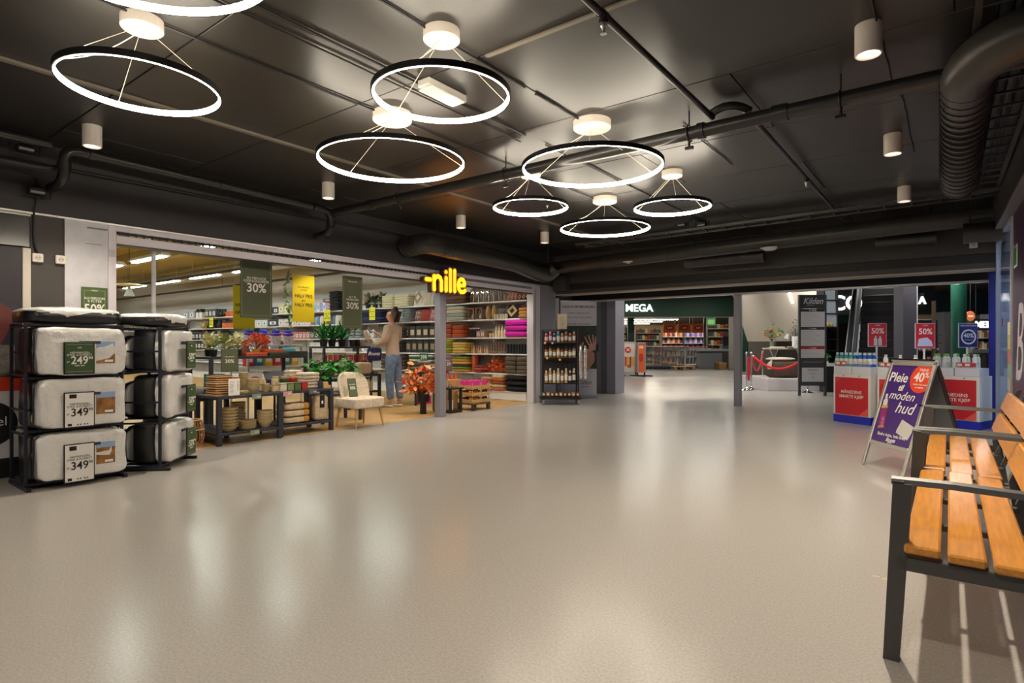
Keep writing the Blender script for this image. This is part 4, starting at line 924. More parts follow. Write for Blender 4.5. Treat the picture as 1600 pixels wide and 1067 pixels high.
things('golden_ornament', 316, 325, 1, 1, 'golden onion shaped ornament', f_lathe('onion', [(.2, 0), (.32, .07), (.24, .16), (.04, .26)], (180, 146, 70))); things('black_jug', 325, 347, 1, 4, 'black jug', f_lathe('jug', [(.3, 0), (.44, .1), (.2, .24), (.3, .28)], (30, 32, 36)))
things('pillar_candle', 348, 366, 1, 8, 'orange or cream pillar candle', f_lathe('wax', [(.42, 0), (.42, .16), (0, .16)], [(226, 110, 60), (232, 190, 110), (206, 70, 50)]))
things('frame_carton', 295, 350, 2, 10, 'black carton with a white label', f_box((44, 46, 50), .26)); things('frame_carton', 295, 335, 3, 8, 'black carton with a white label', f_box((50, 52, 56), .28))
things('storage_box', 370, 398, 2, 4, 'teal storage box', f_box([(120, 170, 170), (206, 214, 214)], .22)); things('storage_box', 335, 430, 3, 10, 'mixed colour storage box', f_box([(150, 170, 176), (84, 96, 100), (206, 196, 180)], .24))
things('storage_box', 205, 282, 1, 8, 'grey storage box', f_box([(100, 104, 108), (170, 172, 170)], .26)); things('storage_box', 490, 545, 3, 6, 'white and grey kitchen carton', f_box([(206, 206, 206), (110, 110, 116)], .24))

# ---- tags and banners
def tagcard(px0, px1, py0, py1, col, label, Y=9.33, lines=('HALV PRIS', 'AV', 'HALV PRIS'), tx=TXB, size=None):
    X = onY((px0+px1)/2, Y); w_ = abs(onY(px1, Y)-onY(px0, Y)); z0, z1 = Z(py1, X, Y), Z(py0, X, Y)
    o = T('price_tag', label, 'price tag', (X, Y, z0), 0)
    B('card', C(*col, .5), o, -w_/2, w_/2, 0, .003, 0, z1-z0)
    for i, s_ in enumerate(lines): text(s_, size or w_*.22, tx, o, 0, (z1-z0)*(.65-.2*i), wmax=w_*.85)
    B('clip', WHT, o, -.01, .01, .0035, .06, z1-z0-.02, z1-z0-.01)
YL = (222, 222, 24)
tagcard(506, 516, 484, 502, YL, 'yellow half price tag hanging below the toy cartons'); tagcard(577, 586, 480, 500, YL, 'yellow half price tag hanging before the dark blue bedspreads')
tagcard(327, 333, 496, 511, YL, 'small yellow price tag on the far left shelves'); tagcard(656, 668, 552, 571, (30, 96, 52), 'green 399 price card before the folded throws', lines=('399',), tx=TXW, size=.14)
def banner(px0, px1, py0, py1, X, col, label, lines, border=None, tx=TXW):
    y0, y1 = onX(px0, X), onX(px1, X); yc = (y0+y1)/2; w_ = abs(y1-y0); z0, z1 = Z(py1, X, yc), Z(py0, X, yc); h = z1-z0
    o = T('hanging_banner', label, 'banner', (X, yc, z0), pi/2)
    B('sheet', C(*col, .45), o, -w_/2, w_/2, -.002, .002, 0, h)
    if border:
        for a in (.03, h-.033): B('border_line', C(*border, .5), o, -w_/2+.02, w_/2-.02, -.0035, -.0022, a, a+.003)
        for a in (-w_/2+.02, w_/2-.023): B('border_line', C(*border, .5), o, a, a+.003, -.0035, -.0022, .034, h-.034)
    for s_, z, sz, b in lines: text(s_, sz, tx, o, 0, h*z, -.003, bold=b, wmax=w_*.8)
    zt = 3.5-z0
    m = MB()
    for sx in (-1, 1): m.cyl((sx*w_*.45, 0, h), (sx*w_*.45, 0, max(h+.01, zt)), .0025, n=5)
    m.build('hanging_string', C(180, 180, 176, .5), o)
    return o
banner(375, 425, 406, 497, -6.84, (70, 76, 48), 'large olive green thirty percent banner hanging behind the shop window line', [('EN MENGDE', .68, .045, 0), ('KJØKKENVARER', .63, .045, 0), ('30%', .51, .15, .6)], (150, 156, 120))
banner(457, 491, 430, 503, -7.3, (206, 178, 8), 'yellow half price banner hanging fully in view', [('EN MENGDE', .74, .03, 0), ('LYKTER', .68, .03, 0), ('HALV PRIS', .55, .07, .6), ('AV', .45, .05, 0), ('HALV PRIS', .36, .07, .6)], tx=C(60, 56, 14, .5))
banner(364, 398, 447, 514, -8.6, (212, 206, 20), 'yellow half price banner half hidden behind the olive one', [('HALV PRIS', .55, .08, .6), ('AV', .47, .06, 0), ('HALV PRIS', .38, .08, .6)], tx=C(60, 60, 14, .5))
banner(535, 566, 432, 513, -6.84, (96, 100, 72), 'narrow olive green thirty percent banner right of the yellow one', [('Velg og miks', .90, .03, 0), ('ALT TIL', .60, .04, 0), ('INNEKOSEN', .55, .04, 0), ('30%', .43, .13, .6)], (160, 164, 130))
q = banner(127, 168, 449, 500, WX+.03, (72, 92, 48), 'green fifty percent sign taped to the white panel above the packs', [('NILLE', .90, .02, 0), ('ALLE FIBERDYNER', .66, .03, .2), ('& PUTER', .57, .03, .2), ('50%', .33, .12, .6)], (160, 176, 130))
for c_ in list(q.children):
    if c_.name.startswith('hanging_string'): bpy.data.objects.remove(c_)

# ---- plants
def leafmesh(L, W_, bend_=.25, fold=.15, n=4):
    m = MB(); vs = []; fs = []
    for i in range(n+1):
        t = i/n; w_ = W_*sin(pi*min(1, t*.92+.04))**.8*.5; z = -bend_*L*t*t; x = L*t
        vs += [(x, -w_, z+fold*w_), (x, 0, z), (x, w_, z+fold*w_)]
    for i in range(n):
        a = i*3; fs += [(a, a+3, a+4, a+1), (a+1, a+4, a+5, a+2)]
    return m.add(vs, fs)
def plant(loc, label, cat, name, leaf, n, h0, h1, r, up0, up1, mats, pot=None, leafname='leaf', stem=C(90, 110, 50)):
    o = T(name, label, cat, loc, random.uniform(0, 6)); ph = 0
    if pot:
        pr_, phh, pc = pot; m = MB(); m.lathe([(pr_*.75, 0), (pr_, phh), (pr_*.93, phh), (pr_*.9, phh*.85), (0, phh*.85)], n=18); m.build('pot', C(*pc, .6), o, smooth=True); ph = phh*.85
    pro = []
    for k in range(n):
        a = k*2.399+random.uniform(-.2, .2); t = (k+.5)/n; up = up0+(up1-up0)*t+random.uniform(-.12, .12); z = ph+h0+(h1-h0)*t
        mi = k % len(mats)
        if len(pro) <= mi: q = leaf().build(leafname, mats[mi], o, smooth=True); pro.append(q)
        else: q = dup(pro[mi], o)
        q.location = (r*cos(a)*(1-t*.6), r*sin(a)*(1-t*.6), z); q.rotation_euler = (random.uniform(-.3, .3), -up, a); s_ = random.uniform(.8, 1.15); q.scale = (s_, s_, s_)
    if h1 > .08:
        m = MB(); m.cyl((0, 0, max(0, ph-.005)), (0, 0, ph+h1), .007, n=6); m.build('stem', stem, o)
    return o
VAR = C(214, 206, 150, .5, noise=.25, scale=18); VAR2 = C(150, 160, 100, .5, noise=.3, scale=20); PG = C(46, 120, 44, .45, noise=.2, scale=20); PG2 = C(26, 84, 34, .45, noise=.2, scale=20)
def tbl(label, x0, x1, y0, y1, z, zs=(), legx=.05, col=NAVY, cat='table', back=False):
    o = T('display_table', label, cat, ((x0+x1)/2, (y0+y1)/2, 0)); a, b = (x1-x0)/2, (y1-y0)/2
    B('tabletop', col, o, -a, a, -b, b, z-.035, z, .004)
    for sx in (-1, 1):
        for sy in (-1, 1): B('leg', col, o, sx*a-(legx if sx > 0 else 0), sx*a+(0 if sx > 0 else legx), sy*b-(legx if sy > 0 else 0), sy*b+(0 if sy > 0 else legx), 0, z-.036, .003)
    for q in zs: B('shelf', col, o, -a+.005, a-.005, -b+.005, b-.005, q-.03, q, .002)
    return o
def strip(x, y, z, col, label, w_=.11, h=.055, rz=pi/2, s_='30%'):
    o = T('price_tag', label, 'price tag', (x, y, z), rz, 'price tags clipped to the table edges'); B('card', C(*col, .5), o, -w_/2, w_/2, -.004, -.001, -h, 0); text(s_, .03, TXW, o, w_*.22, -h/2, -.0045); B('clip', C(*col, .5), o, -w_/2, w_/2, -.001, .012, 0, .003)
# tables at the front
t1 = tbl('dark grey display table with bowls and wooden trays next to the racks', -7.1, -6.53, 3.17, 3.955, .56, (.14,))
t2 = tbl('dark grey display table with cushions below, left of the white chair', -7.15, -6.6, 3.962, 4.74, .56, (.14,))
strip(-6.524, 3.62, .555, (130, 140, 128), 'grey green price tag on the top edge of the bowl table'); strip(-6.528, 3.6, .138, (130, 146, 120), 'grey green price tag on the lower shelf edge of the bowl table')
strip(-6.594, 4.06, .555, (196, 150, 158), 'pink price tag on the edge of the cushion table', .12); strip(-6.594, 4.42, .555, (90, 94, 92), 'dark grey price tag on the edge of the cushion table', .12)
BA = C(206, 186, 140, .4, noise=.08, scale=12); BAM = WOODL
def bowls(x, y, z, n, r, h, step, desc, where, mat=BA, plate=False, cat='bowl'):
    pr = None
    for i in range(n):
        lb = '%s, %s, %s' % (desc, level(i, n), where) if n > 1 else desc+', '+where
        if pr is None:
            o = T(cat, lb, cat, (x, y, z), 0, 'tableware on the front table'); m = MB()
            pf = [(r*.45, 0), (r*.5, .006), (r*.92, h*.8), (r, h), (r*.96, h), (r*.86, h*.75), (r*.4, .012), (0, .010)] if not plate else [(r*.6, 0), (r*.85, .006), (r, h), (r*.97, h), (r*.8, .012), (0, .009)]
            m.lathe(pf, n=24); m.build('body', mat, o, smooth=True); m = MB(); m.lathe([(r*1.0, h-.002), (r*1.012, h), (r*.99, h+.002)], n=24, cap=False); m.build('rim', C(170, 146, 104, .4), o, smooth=True); pr = o
        else: dup(pr, None, (x, y, z+i*step), None, lb)
def tray(x, y, z, n, sx, sy, th, desc, where):
    for i in range(n):
        o = T('wooden_tray', '%s, %s, %s' % (desc, level(i, n), where), 'tray', (x+random.uniform(-.006, .006), y+random.uniform(-.006, .006), z+i*th), pi/2+random.uniform(-.03, .03), 'wooden trays on the front table')
        B('board', BAM, o, -sx/2, sx/2, -sy/2, sy/2, 0, th*.5, .002); m = MB()
        m.cb(-sx/2+.012, sx/2-.012, -sy/2+.012, sy/2-.012, th*.5, th*.98, .001); m.build('inset_base', C(120, 84, 50, .6), o)
W1 = 'on the bowl table'
tray(-6.74, 3.29, .5602, 6, .20, .24, .026, 'square wooden tray', 'front stack on the table'); tray(-6.98, 3.42, .5602, 8, .22, .22, .027, 'square wooden tray', 'rear stack on the table')
bowls(-6.68, 3.66, .5602, 4, .07, .075, .032, 'deep beige bowl', W1); bowls(-6.9, 3.66, .5602, 7, .06, .06, .03, 'beige bowl', 'rear stack '+W1)
bowls(-6.62, 3.505, .5602, 3, .065, .016, .011, 'flat beige plate', W1, plate=True, cat='plate'); bowls(-6.66, 3.81, .5602, 3, .05, .05, .028, 'small beige bowl', W1)
for i, (x, y) in enumerate(((-6.62, 3.905), (-6.84, 3.86), (-6.75, 3.915))):
    for k in range(2 if i < 2 else 1):
        o = T('cup', 'beige cup, %s %s of the bowl table' % ('upper' if k else 'lower', ['at the front right corner', 'behind the small bowls', 'near the right edge'][i]), 'cup', (x, y, .5602+k*.08), 0, 'beige cups'); m = MB(); m.lathe([(.03, 0), (.04, .01), (.04, .078), (.036, .078), (.034, .012), (0, .01)], n=18); m.build('body', BA, o, smooth=True)
        m = MB(); m.tube([(.038+.022*sin(a), 0, .04+.022*cos(a)) for a in [pi*j/8 for j in range(9)]], .005, 6); m.build('handle', BA, o, smooth=True)
W2 = 'lower shelf of the bowl table'
bowls(-6.66, 3.36, .1402, 7, .10, .06, .035, 'wide beige bowl', 'left stack, '+W2); bowls(-6.95, 3.62, .1402, 8, .09, .06, .034, 'beige bowl', 'rear stack, '+W2)
bowls(-6.66, 3.58, .1402, 6, .10, .02, .017, 'beige plate', W2, plate=True, cat='plate'); bowls(-6.66, 3.80, .1402, 4, .095, .1, .034, 'deep beige bowl', 'right stack, '+W2)
o = T('info_card', 'white printed card standing before the wooden trays', 'card', (-6.56, 3.37, .5602), pi/2); B('sheet', CARD, o, -.065, .065, 0, .003, 0, .19)
for i in range(9): B('printed_line', C(150, 146, 142, .6), o, -.05, (-.01 if i % 3 else .0), -.0015, -.0005, .155-i*.016, .159-i*.016); 
m = MB(); [m.box(.038, .05, -.0015, -.0005, .15-i*.016, .158-i*.016) for i in range(7)]; m.build('printed_column', C(90, 86, 84, .6), o)
def framed(x, y, z, rz, label, w_, h, tilt=0, s_='30%', col=(88, 96, 70)):
    o = T('sign_card', label, 'sign', (x, y, z), rz); q = T('x', 'x', 'x'); del q['label']; del q['category']; q.name = 'panel'; q.parent = o; q.rotation_euler = (-tilt, 0, 0)
    B('frame', BLK2, q, -w_/2, w_/2, -.004, .006, 0, h, .002); B('sheet', C(*col, .5), q, -w_/2+.006, w_/2-.006, -.006, -.0045, .006, h-.006); text(s_, h*.22, TXW, q, 0, h*.46, -.007, bold=.5, wmax=w_*.6); text('HELE SERIEN', h*.07, TXW, q, 0, h*.66, -.007, wmax=w_*.7)
framed(-6.92, 3.50, .815, facing(.9, -.4), 'dark green thirty percent sign standing behind the wooden trays', .19, .27)
# cushion table
W3 = 'on the cushion table'
for i in range(4):
    o = T('gift_carton', 'small %s carton %s %s' % (['white', 'sage green', 'dark green', 'red'][i], 'at the left end' if i == 0 else EN[i+1]+' from the left', W3), 'carton', (-6.68, 4.03+i*.10, .5602), pi/2, 'small cartons on the cushion table'); c = [(206, 196, 176), (120, 136, 90), (84, 100, 62), (170, 44, 40)][i]
    B('carton_body', C(*c, .5), o, -.042, .042, -.05, .05, 0, .085, .003); B('carton_lid', C(*[int(v*.85) for v in c], .5), o, -.044, .044, -.052, .052, .0855, .10, .003)
for i in range(3):
    o = T('ceramic_jar', '%s jar in the rear row %s' % (['green', 'dark green', 'red'][i], W3), 'jar', (-6.9, 4.08+i*.12, .5602), 0, 'ceramic jars'); m = MB(); m.lathe([(.045, 0), (.052, .01), (.052, .14), (.04, .15)], n=16); m.build('body', C(*[(110, 130, 84), (60, 76, 50), (160, 44, 36)][i], .35), o, smooth=True); m = MB(); m.lathe([(.042, .151), (.042, .17), (0, .172)], n=16); m.build('lid', WOODL, o, smooth=True)
stack(0, 0, 0, [(214, 200, 178), (206, 190, 166)], 5, 'cream folded throw', .042, X=-6.84, W=.26, D=.22, y=4.5, z=.5602, rz=pi/2, where='cushion table'); stack(0, 0, 0, [(208, 196, 176)], 6, 'pale folded throw', .04, X=-7.02, W=.2, D=.18, y=4.4, z=.5602, rz=pi/2, where='rear of the cushion table')
o = T('wooden_crate', 'small wooden box with dividers at the right end of the cushion table', 'box', (-6.72, 4.66, .5602), pi/2); B('box_base', BAM, o, -.055, .055, -.09, .09, 0, .04, .002)
B('box_base', BAM, o, -.05, .03, -.06, .08, .0405, .08, .002); B('paper_wrap', C(60, 66, 84), o, -.075, -.0555, -.09, .05, 0, .09, .004)
for i in range(3):
    o = T('cushion', 'beige cushion with a mustard end, %s of the pile under the cushion table' % ['bottom', 'middle', 'top'][i], 'cushion', (-6.76, 4.22, .1402+.085*i), pi/2, 'cushions under the cushion table')
    m = MB(); m.soft((-.01, 0, .043), .17, .13, .042, .55, 24, 8, .01); m.build('cushion_cover', cloth(204, 182, 150), o, smooth=True); m = MB(); m.soft((.135, 0, .043), .06, .125, .043, .5, 18, 8, .01); m.build('cushion_end', cloth(190, 134, 50), o, smooth=True)
o = T('folded_throw', 'beige throw on a hanger card at the right under the cushion table', 'textile', (-6.68, 4.58, .1402), pi/2); m = MB(); m.soft((0, 0, .17), .10, .05, .165, .35, 20, 10, .012); m.build('throw', cloth(196, 172, 138), o, smooth=True); B('hanger_card', BLK2, o, -.035, .035, -.056, -.051, .17, .33); B('card_mark', TXW, o, -.012, .012, -.0575, -.0565, .22, .26)
o = T('folded_throw', 'grey throw packed behind the beige one under the cushion table', 'textile', (-6.84, 4.60, .1402), pi/2); m = MB(); m.soft((0, 0, .12), .10, .05, .12, .35, 18, 8); m.build('throw', cloth(120, 116, 112), o, smooth=True); B('band', BLK2, o, -.03, .03, -.053, -.0505, .02, .2)
# rattan basket lantern
o = T('rattan_lantern', 'barrel shaped rattan lantern on the wooden floor beside the racks', 'lantern', (-6.76, 2.98, 0)); RT = C(186, 136, 80, .6)
def bar_r(z): return .105+.035*sin(pi*(z/.31))
rb = None
m = MB(); m.tube([(bar_r(z)*1, 0, z) for z in [.31*i/8 for i in range(9)]], .0035, 5); rb = m.build('rattan_rib', RT, o, smooth=True)
for k in range(1, 26): q = dup(rb, o); q.rotation_euler = (0, 0, 2*pi*k/26)
for z in (.005, .20, .305): m = MB(); rr_ = bar_r(z); m.tube([(rr_*cos(a), rr_*sin(a), z) for a in [2*pi*k/24 for k in range(24)]], .006, 6, closed=True); m.build('rattan_hoop', C(214, 180, 130, .6), o, smooth=True)
m = MB(); m.lathe([(.1, 0), (.1, .006), (0, .006)], n=20); m.build('base', RT, o)
# soft bundles behind the racks on the table end
for i, (c, x, y) in enumerate((((150, 160, 170), -7.3, 3.06), ((110, 106, 104), -7.2, 3.22), ((206, 196, 160), -7.5, 3.2))):
    o = T('rolled_blanket', '%s rolled blanket on the dark box behind the rattan lantern' % ['pale blue', 'dark grey', 'cream'][i], 'textile', (x, y, .501), .6*i, 'rolled blankets'); m = MB(); m.soft((0, 0, .07), .16, .08, .07, .6, 18, 8, .02); m.build('roll', cloth(*c), o, smooth=True); m = MB(); m.tube([(0, .078*cos(a), .07+.07*sin(a)) for a in [2*pi*j/12 for j in range(12)]], .004, 4, closed=True); m.build('tie', C(230, 220, 200), o)
tbl('low dark box shelf behind the rattan lantern', -7.7, -7.12, 2.85, 3.6, .50, (.12,))

# tier table
t3 = tbl('higher dark table with variegated plants and flat gift boxes', -8.3, -7.66, 3.62, 5.05, .98, (.55,), .045)
for i, (x, y) in enumerate(((-7.78, 3.72), (-7.80, 3.88), (-7.95, 4.02), (-8.05, 3.78), (-7.78, 4.05))):
    plant((x, y, .9802), 'variegated cream leaved plant in a black pot, %s on the higher table' % ['leftmost', 'second at the front', 'behind the others', 'farthest back', 'rightmost'][i], 'potted plant', 'potted_plant', lambda: leafmesh(.15, .075), 16, .0, .14, .02, .25, 1.2, [VAR, VAR2, VAR], (.05, .09, (24, 24, 24)))
def sprigs(loc, label, cols, h, r, n, pot, name='flowering_plant', L=.035):
    o = T(name, label, 'potted plant', loc, 0); pr_, ph, pc = pot; m = MB(); m.lathe([(pr_*.8, 0), (pr_, ph), (pr_*.9, ph), (0, ph*.85)], n=16); m.build('pot', C(*pc, .5), o, smooth=True)
    tips = []
    m = MB()
    for k in range(26): a = random.uniform(0, 6.28); q = sqrt(random.random()); t = Vector((r*q*cos(a), r*q*sin(a), ph+h*(1-.45*q*q)*random.uniform(.7, 1))); tips.append(t); m.tube([(0, 0, ph*.85), tuple(t*.5+Vector((0, 0, ph*.5+h*.1))), tuple(t)], .002, 4)
    m.build('stems', C(110, 60, 40), o)
    for c in cols:
        m = MB()
        for k in range(n):
            p = random.choice(tips)+Vector([random.gauss(0, r*.14) for _ in range(3)]); d = Vector([random.gauss(0, 1) for _ in range(3)]).normalized(); s_ = d.orthogonal().normalized()*L*.3; m.add([p, p+d*L*.5+s_, p+d*L, p+d*L*.5-s_], [(0, 1, 2, 3)])
        stuff(m.build('blossoms', C(*c, .6), o))
    return o
sprigs((-7.85, 4.35, .9802), 'orange red flowering sprigs in a tan pot on the higher table', [(224, 84, 44), (240, 120, 60)], .19, .15, 350, (.06, .10, (170, 140, 60)))
for i, (y, c, h) in enumerate(((4.28, (216, 96, 60), .045), (4.62, (74, 80, 60), .045), (4.92, (60, 60, 50), .06))):
    o = T('gift_box', '%s flat gift box at the front edge of the higher table' % ['coral orange', 'olive green', 'dark'][i], 'box', (-7.8, y, .9802), pi/2, 'flat gift boxes'); B('box_body', C(*c, .5), o, -.15, .15, -.10, .10, 0, h*.6, .003); B('box_lid', C(*[min(255, int(v*1.15)) for v in c], .5), o, -.155, .155, -.105, .105, h*.6+.0005, h, .003)
o = T('gift_box', 'coral gift box lying on the olive green one', 'box', (-7.82, 4.56, .9802+.0455), pi/2+.1); B('box_body', C(222, 104, 66, .5), o, -.14, .14, -.09, .09, 0, .025, .003); B('box_lid', C(236, 120, 80, .5), o, -.145, .145, -.095, .095, .0255, .045, .003)
for i, y in enumerate((4.3, 4.6)):
    o = T('paper_bag', 'folded dusty pink bag behind the flat gift boxes, %s one' % ['left', 'right'][i], 'bag', (-8.1, y, .9802), pi/2, 'pink bags'); MB().prism([(-.1, 0), (.1, 0), (.05, .13), (-.05, .13)], -.04, .04).build('bag_body', C(190, 120, 110, .7), o); B('fold', C(170, 100, 92, .7), o, -.05, .05, -.042, .042, .1305, .14)
o = T('bag', 'light blue cloth bag at the right end of the higher table', 'bag', (-8.0, 4.93, .9802)); m = MB(); m.soft((0, 0, .06), .12, .09, .055, .6, 18, 8, .03); m.build('bag_body', cloth(90, 170, 190), o, smooth=True); m = MB(); m.tube([(-.06, 0, .1), (-.04, 0, .15), (.04, 0, .15), (.06, 0, .1)], .006, 5); m.build('bag_handle', cloth(60, 140, 170), o)
TW = 'on the shelf of the higher table'
for i, (y, c, c2) in enumerate(((3.75, (20, 120, 112), (30, 150, 140)), (4.0, (206, 196, 190), (190, 90, 90)), (4.28, (210, 206, 200), (196, 110, 110)), (4.62, (40, 60, 140), (190, 60, 160)), (4.9, (50, 130, 80), (230, 120, 40)))):
    o = T('toy_carton', '%s carton %s' % (['teal', 'white and red', 'white and pink', 'blue picture', 'green and orange'][i], TW), 'carton', (-7.82, y, .5502), pi/2, 'cartons on the higher table shelf'); B('carton_body', C(*c, .4), o, -.11, .11, -.06, .06, 0, .2 if i != 1 else .14, .003); MB().prism(ell(0, .1, .07, .05, 14), -.063, -.0605).build('printed_picture', C(*c2, .4), o)
o = T('tablet_screen', 'black tablet screen tilted on a stand behind the bowl table', 'screen', (-7.35, 4.2, .501+.0), facing(1, -.25)); 
bpy.data.objects.remove(o)
o = T('tablet_stand', 'tilted black tablet on a floor stand behind the cushion table', 'screen', (-7.38, 4.35, 0), facing(1, -.3)); m = MB(); m.cyl((0, 0, 0), (0, 0, .66), .015, n=10); m.build('pole', BLK, o, smooth=True); m = MB(); m.cyl((0, 0, 0), (0, 0, .01), .12, n=20); m.build('foot', BLK, o); m = MB(); m.cb(-.13, .13, -.005, .005, 0, .18, .003, Matrix.Translation((0, -.05, .66))@Matrix.Rotation(-.9, 4, 'X')); m.build('screen', BLK2, o)
# gondola with plush buckets, red candle shelf
gx, gy = -8.9, 5.05
g = tbl('white shelf unit with purple and blue gift buckets', gx-.3, gx+.25, gy-.4, gy+.55, 1.14, (.8, .45), .03, C(220, 220, 218, .5), 'shelving')
for i in range(4):
    o = T('gift_bucket', 'white printed gift bucket with blue and purple bows, %s' % nth(i, 4), 'gift bucket', (gx+.1, gy-.28+.22*i, 1.1402), 0, 'gift buckets on the white unit'); m = MB(); m.lathe([(.07, 0), (.09, .13), (.085, .13), (0, .02)], n=16); m.build('bucket', C(222, 206, 216, .4, noise=.25, scale=30), o, smooth=True)
    m = MB(); m.soft((0, 0, .165), .095, .095, .03, 1, 14, 6, .12); m.build('purple_bow', cloth(120, 70, 190), o); m = MB(); m.soft((0, 0, .205), .06, .06, .035, 1, 12, 6, .2); m.build('blue_bow', cloth(40, 90, 210), o)
for i in range(6): 
    o = T('toy_carton', 'bright toy carton in the white unit, %s' % nth(i, 6), 'carton', (gx+.15, gy-.33+.155*i, .8002), pi/2, 'toy cartons in the white unit'); c = [(220, 50, 90), (40, 150, 200), (240, 200, 40)][i % 3]; B('carton_body', C(*c, .4), o, -.065, .065, -.05, .05, 0, .2, .003); B('printed_panel', TXW, o, -.04, .04, -.052, -.0505, .06, .12)
c3 = (-9.2, 6.75); o3 = tbl('dark shelf unit with red candles, under the potted green agaves', c3[0]-.25, c3[0]+.2, c3[1]-.5, c3[1]+.6, 1.10, (.82, .5), .04)
for i in range(9):
    rdc = [(206, 30, 60), (226, 120, 40), (236, 90, 110)][i % 3]; o = T('pillar_candle', 'red or orange candle in the dark shelf unit, %s' % nth(i, 9), 'candle', (c3[0]+.12, c3[1]-.42+.115*i, .8202), 0, 'red candles in the dark unit'); m = MB(); m.lathe([(.04, 0), (.04, .12), (0, .12)], n=14); m.build('wax', C(*rdc, .4), o, smooth=True); m = MB(); m.cyl((0, 0, .12), (0, 0, .135), .002, n=5); m.build('wick', BLK, o)
AG = [PG, C(30, 140, 60, .4), PG2]
for i, dy in enumerate((-.42, -.24, -.02)):
    plant((c3[0]+.08, c3[1]+dy, 1.1002), 'spiky green agave in a black pot on the dark shelf unit, %s' % nth(i, 3), 'potted plant', 'potted_agave', lambda: leafmesh(.32, .045, .2, .4), 26, 0, .03, .012, .35, 1.35, AG, (.075, .13, (30, 30, 30)))
for i in range(4):
    o = T('candle_holder', '%s cylinder candle holder on the dark shelf unit' % ['dark', 'darker right hand', 'pale pink', 'grey tall'][i], 'candle holder', (c3[0]+(.1 if i < 3 else -.1), c3[1]+.2+(.12*i if i < 3 else 0), 1.1002), 0, 'cylinder candle holders'); m = MB(); m.lathe([(.045, 0), (.05, .01), (.05, .13 if i < 3 else .3), (.045, .13 if i < 3 else .3), (.04, .02), (0, .02)], n=18); m.build('body', C(*[(60, 52, 50), (40, 34, 36), (220, 184, 164), (150, 150, 150)][i], .4), o, smooth=True)
# leafy green plant behind the chair
def bush(loc, label, h, r, n, cols, L, W_, pot, name='leafy_plant', flowers=None, base=.35):
    o = T(name, label, 'potted plant', loc, 0); pr_, ph, pc = pot; m = MB(); m.lathe([(pr_*.75, 0), (pr_, ph), (pr_*.9, ph), (0, ph*.9)], n=18); m.build('pot', C(*pc, .5), o, smooth=True); m = MB(); tips = []
    for k in range(30): a = random.uniform(0, 6.28); q = sqrt(random.random()); t = Vector((r*q*cos(a), r*q*sin(a), ph+h*(base+(1-base)*random.random())*(1-.4*q*q))); tips.append(t); m.tube([(0, 0, ph*.88), (t.x*.4, t.y*.4, ph+(t.z-ph)*.6), tuple(t)], .003, 4)
    m.build('stems', C(70, 80, 40), o); pro = []
    for k in range(n):
        p = random.choice(tips)+Vector([random.gauss(0, r*.18) for _ in range(3)]); p.z = max(p.z, ph+.02)
        i = k % len(cols)
        q = dup(pro[i], o) if len(pro) > i else leafmesh(L, W_, .3).build('leaf', C(*cols[i], .5), o, smooth=True)
        if len(pro) <= i: pro.append(q)
        q.location = p; q.rotation_euler = (random.uniform(-.6, .6), random.uniform(-1.1, .4), random.uniform(0, 6.28)); s_ = random.uniform(.7, 1.2); q.scale = (s_,)*3
    return o
tbl('low dark plinth table under the big green plants', -7.56, -7.16, 4.95, 5.65, .42, (), .04)
bush((-7.36, 5.12, .4202), 'big bright green leafy plant behind the white chair, left one', .36, .21, 110, [(40, 140, 30), (60, 170, 40), (26, 100, 28)], .10, .065, (.08, .14, (60, 60, 56)))
bush((-7.36, 5.47, .4202), 'big bright green leafy plant behind the white chair, right one', .36, .21, 110, [(36, 130, 32), (56, 160, 44), (26, 100, 28)], .10, .065, (.08, .14, (60, 60, 56)))
bush((-7.46, 5.02, .4202), 'green plant with pink blossoms left of the big leafy ones',   .40, .15, 60, [(210, 150, 140), (180, 110, 110), (60, 130, 50)], .06, .045, (.05, .12, (90, 60, 50)))
# table right, with bags
t5 = tbl('dark table with woven bags in front of the shopper', -8.95, -8.35, 6.30, 7.02, .60, (.30,), .05); 
strip(-8.344, 6.55, .595, (110, 122, 120), 'grey price tag on the edge of the bag table')
def bag(loc, rz, w_, h, d, c, label, c2=None):
    o = T('handbag', label, 'bag', loc, rz); m = MB(); m.soft((0, 0, h/2), w_/2, d/2, h/2, .4, 18, 8, .015); m.build('bag_body', cloth(*c), o, smooth=True); m = MB(); m.tube([(-w_*.25, 0, h*.96), (-w_*.2, 0, h*1.25), (w_*.2, 0, h*1.25), (w_*.25, 0, h*.96)], .008, 6); m.build('bag_handle', cloth(*(c2 or c)), o, smooth=True)
    if c2:
        m = MB()
        for k in range(-2, 3): m.tube([(k*w_*.16-.04, -d/2-.002, h*.15), (k*w_*.16+.04, -d/2-.002, h*.85)], .003, 4); m.tube([(k*w_*.16+.04, -d/2-.002, h*.15), (k*w_*.16-.04, -d/2-.002, h*.85)], .003, 4)
        m.build('woven_strips', cloth(*c2), o)
bag((-8.5, 6.74, .6002), facing(1, -.4), .28, .22, .13, (206, 178, 150), 'pinkish woven handbag on the bag table', (170, 130, 104)); bag((-8.55, 6.45, .6002), facing(1, -.4), .2, .24, .12, (196, 160, 140), 'narrow beige handbag left of the woven one'); bag((-8.8, 6.6, .6002), facing(1, -.4), .3, .26, .12, (176, 140, 124), 'dusty pink handbag at the back of the bag table', (140, 96, 84))
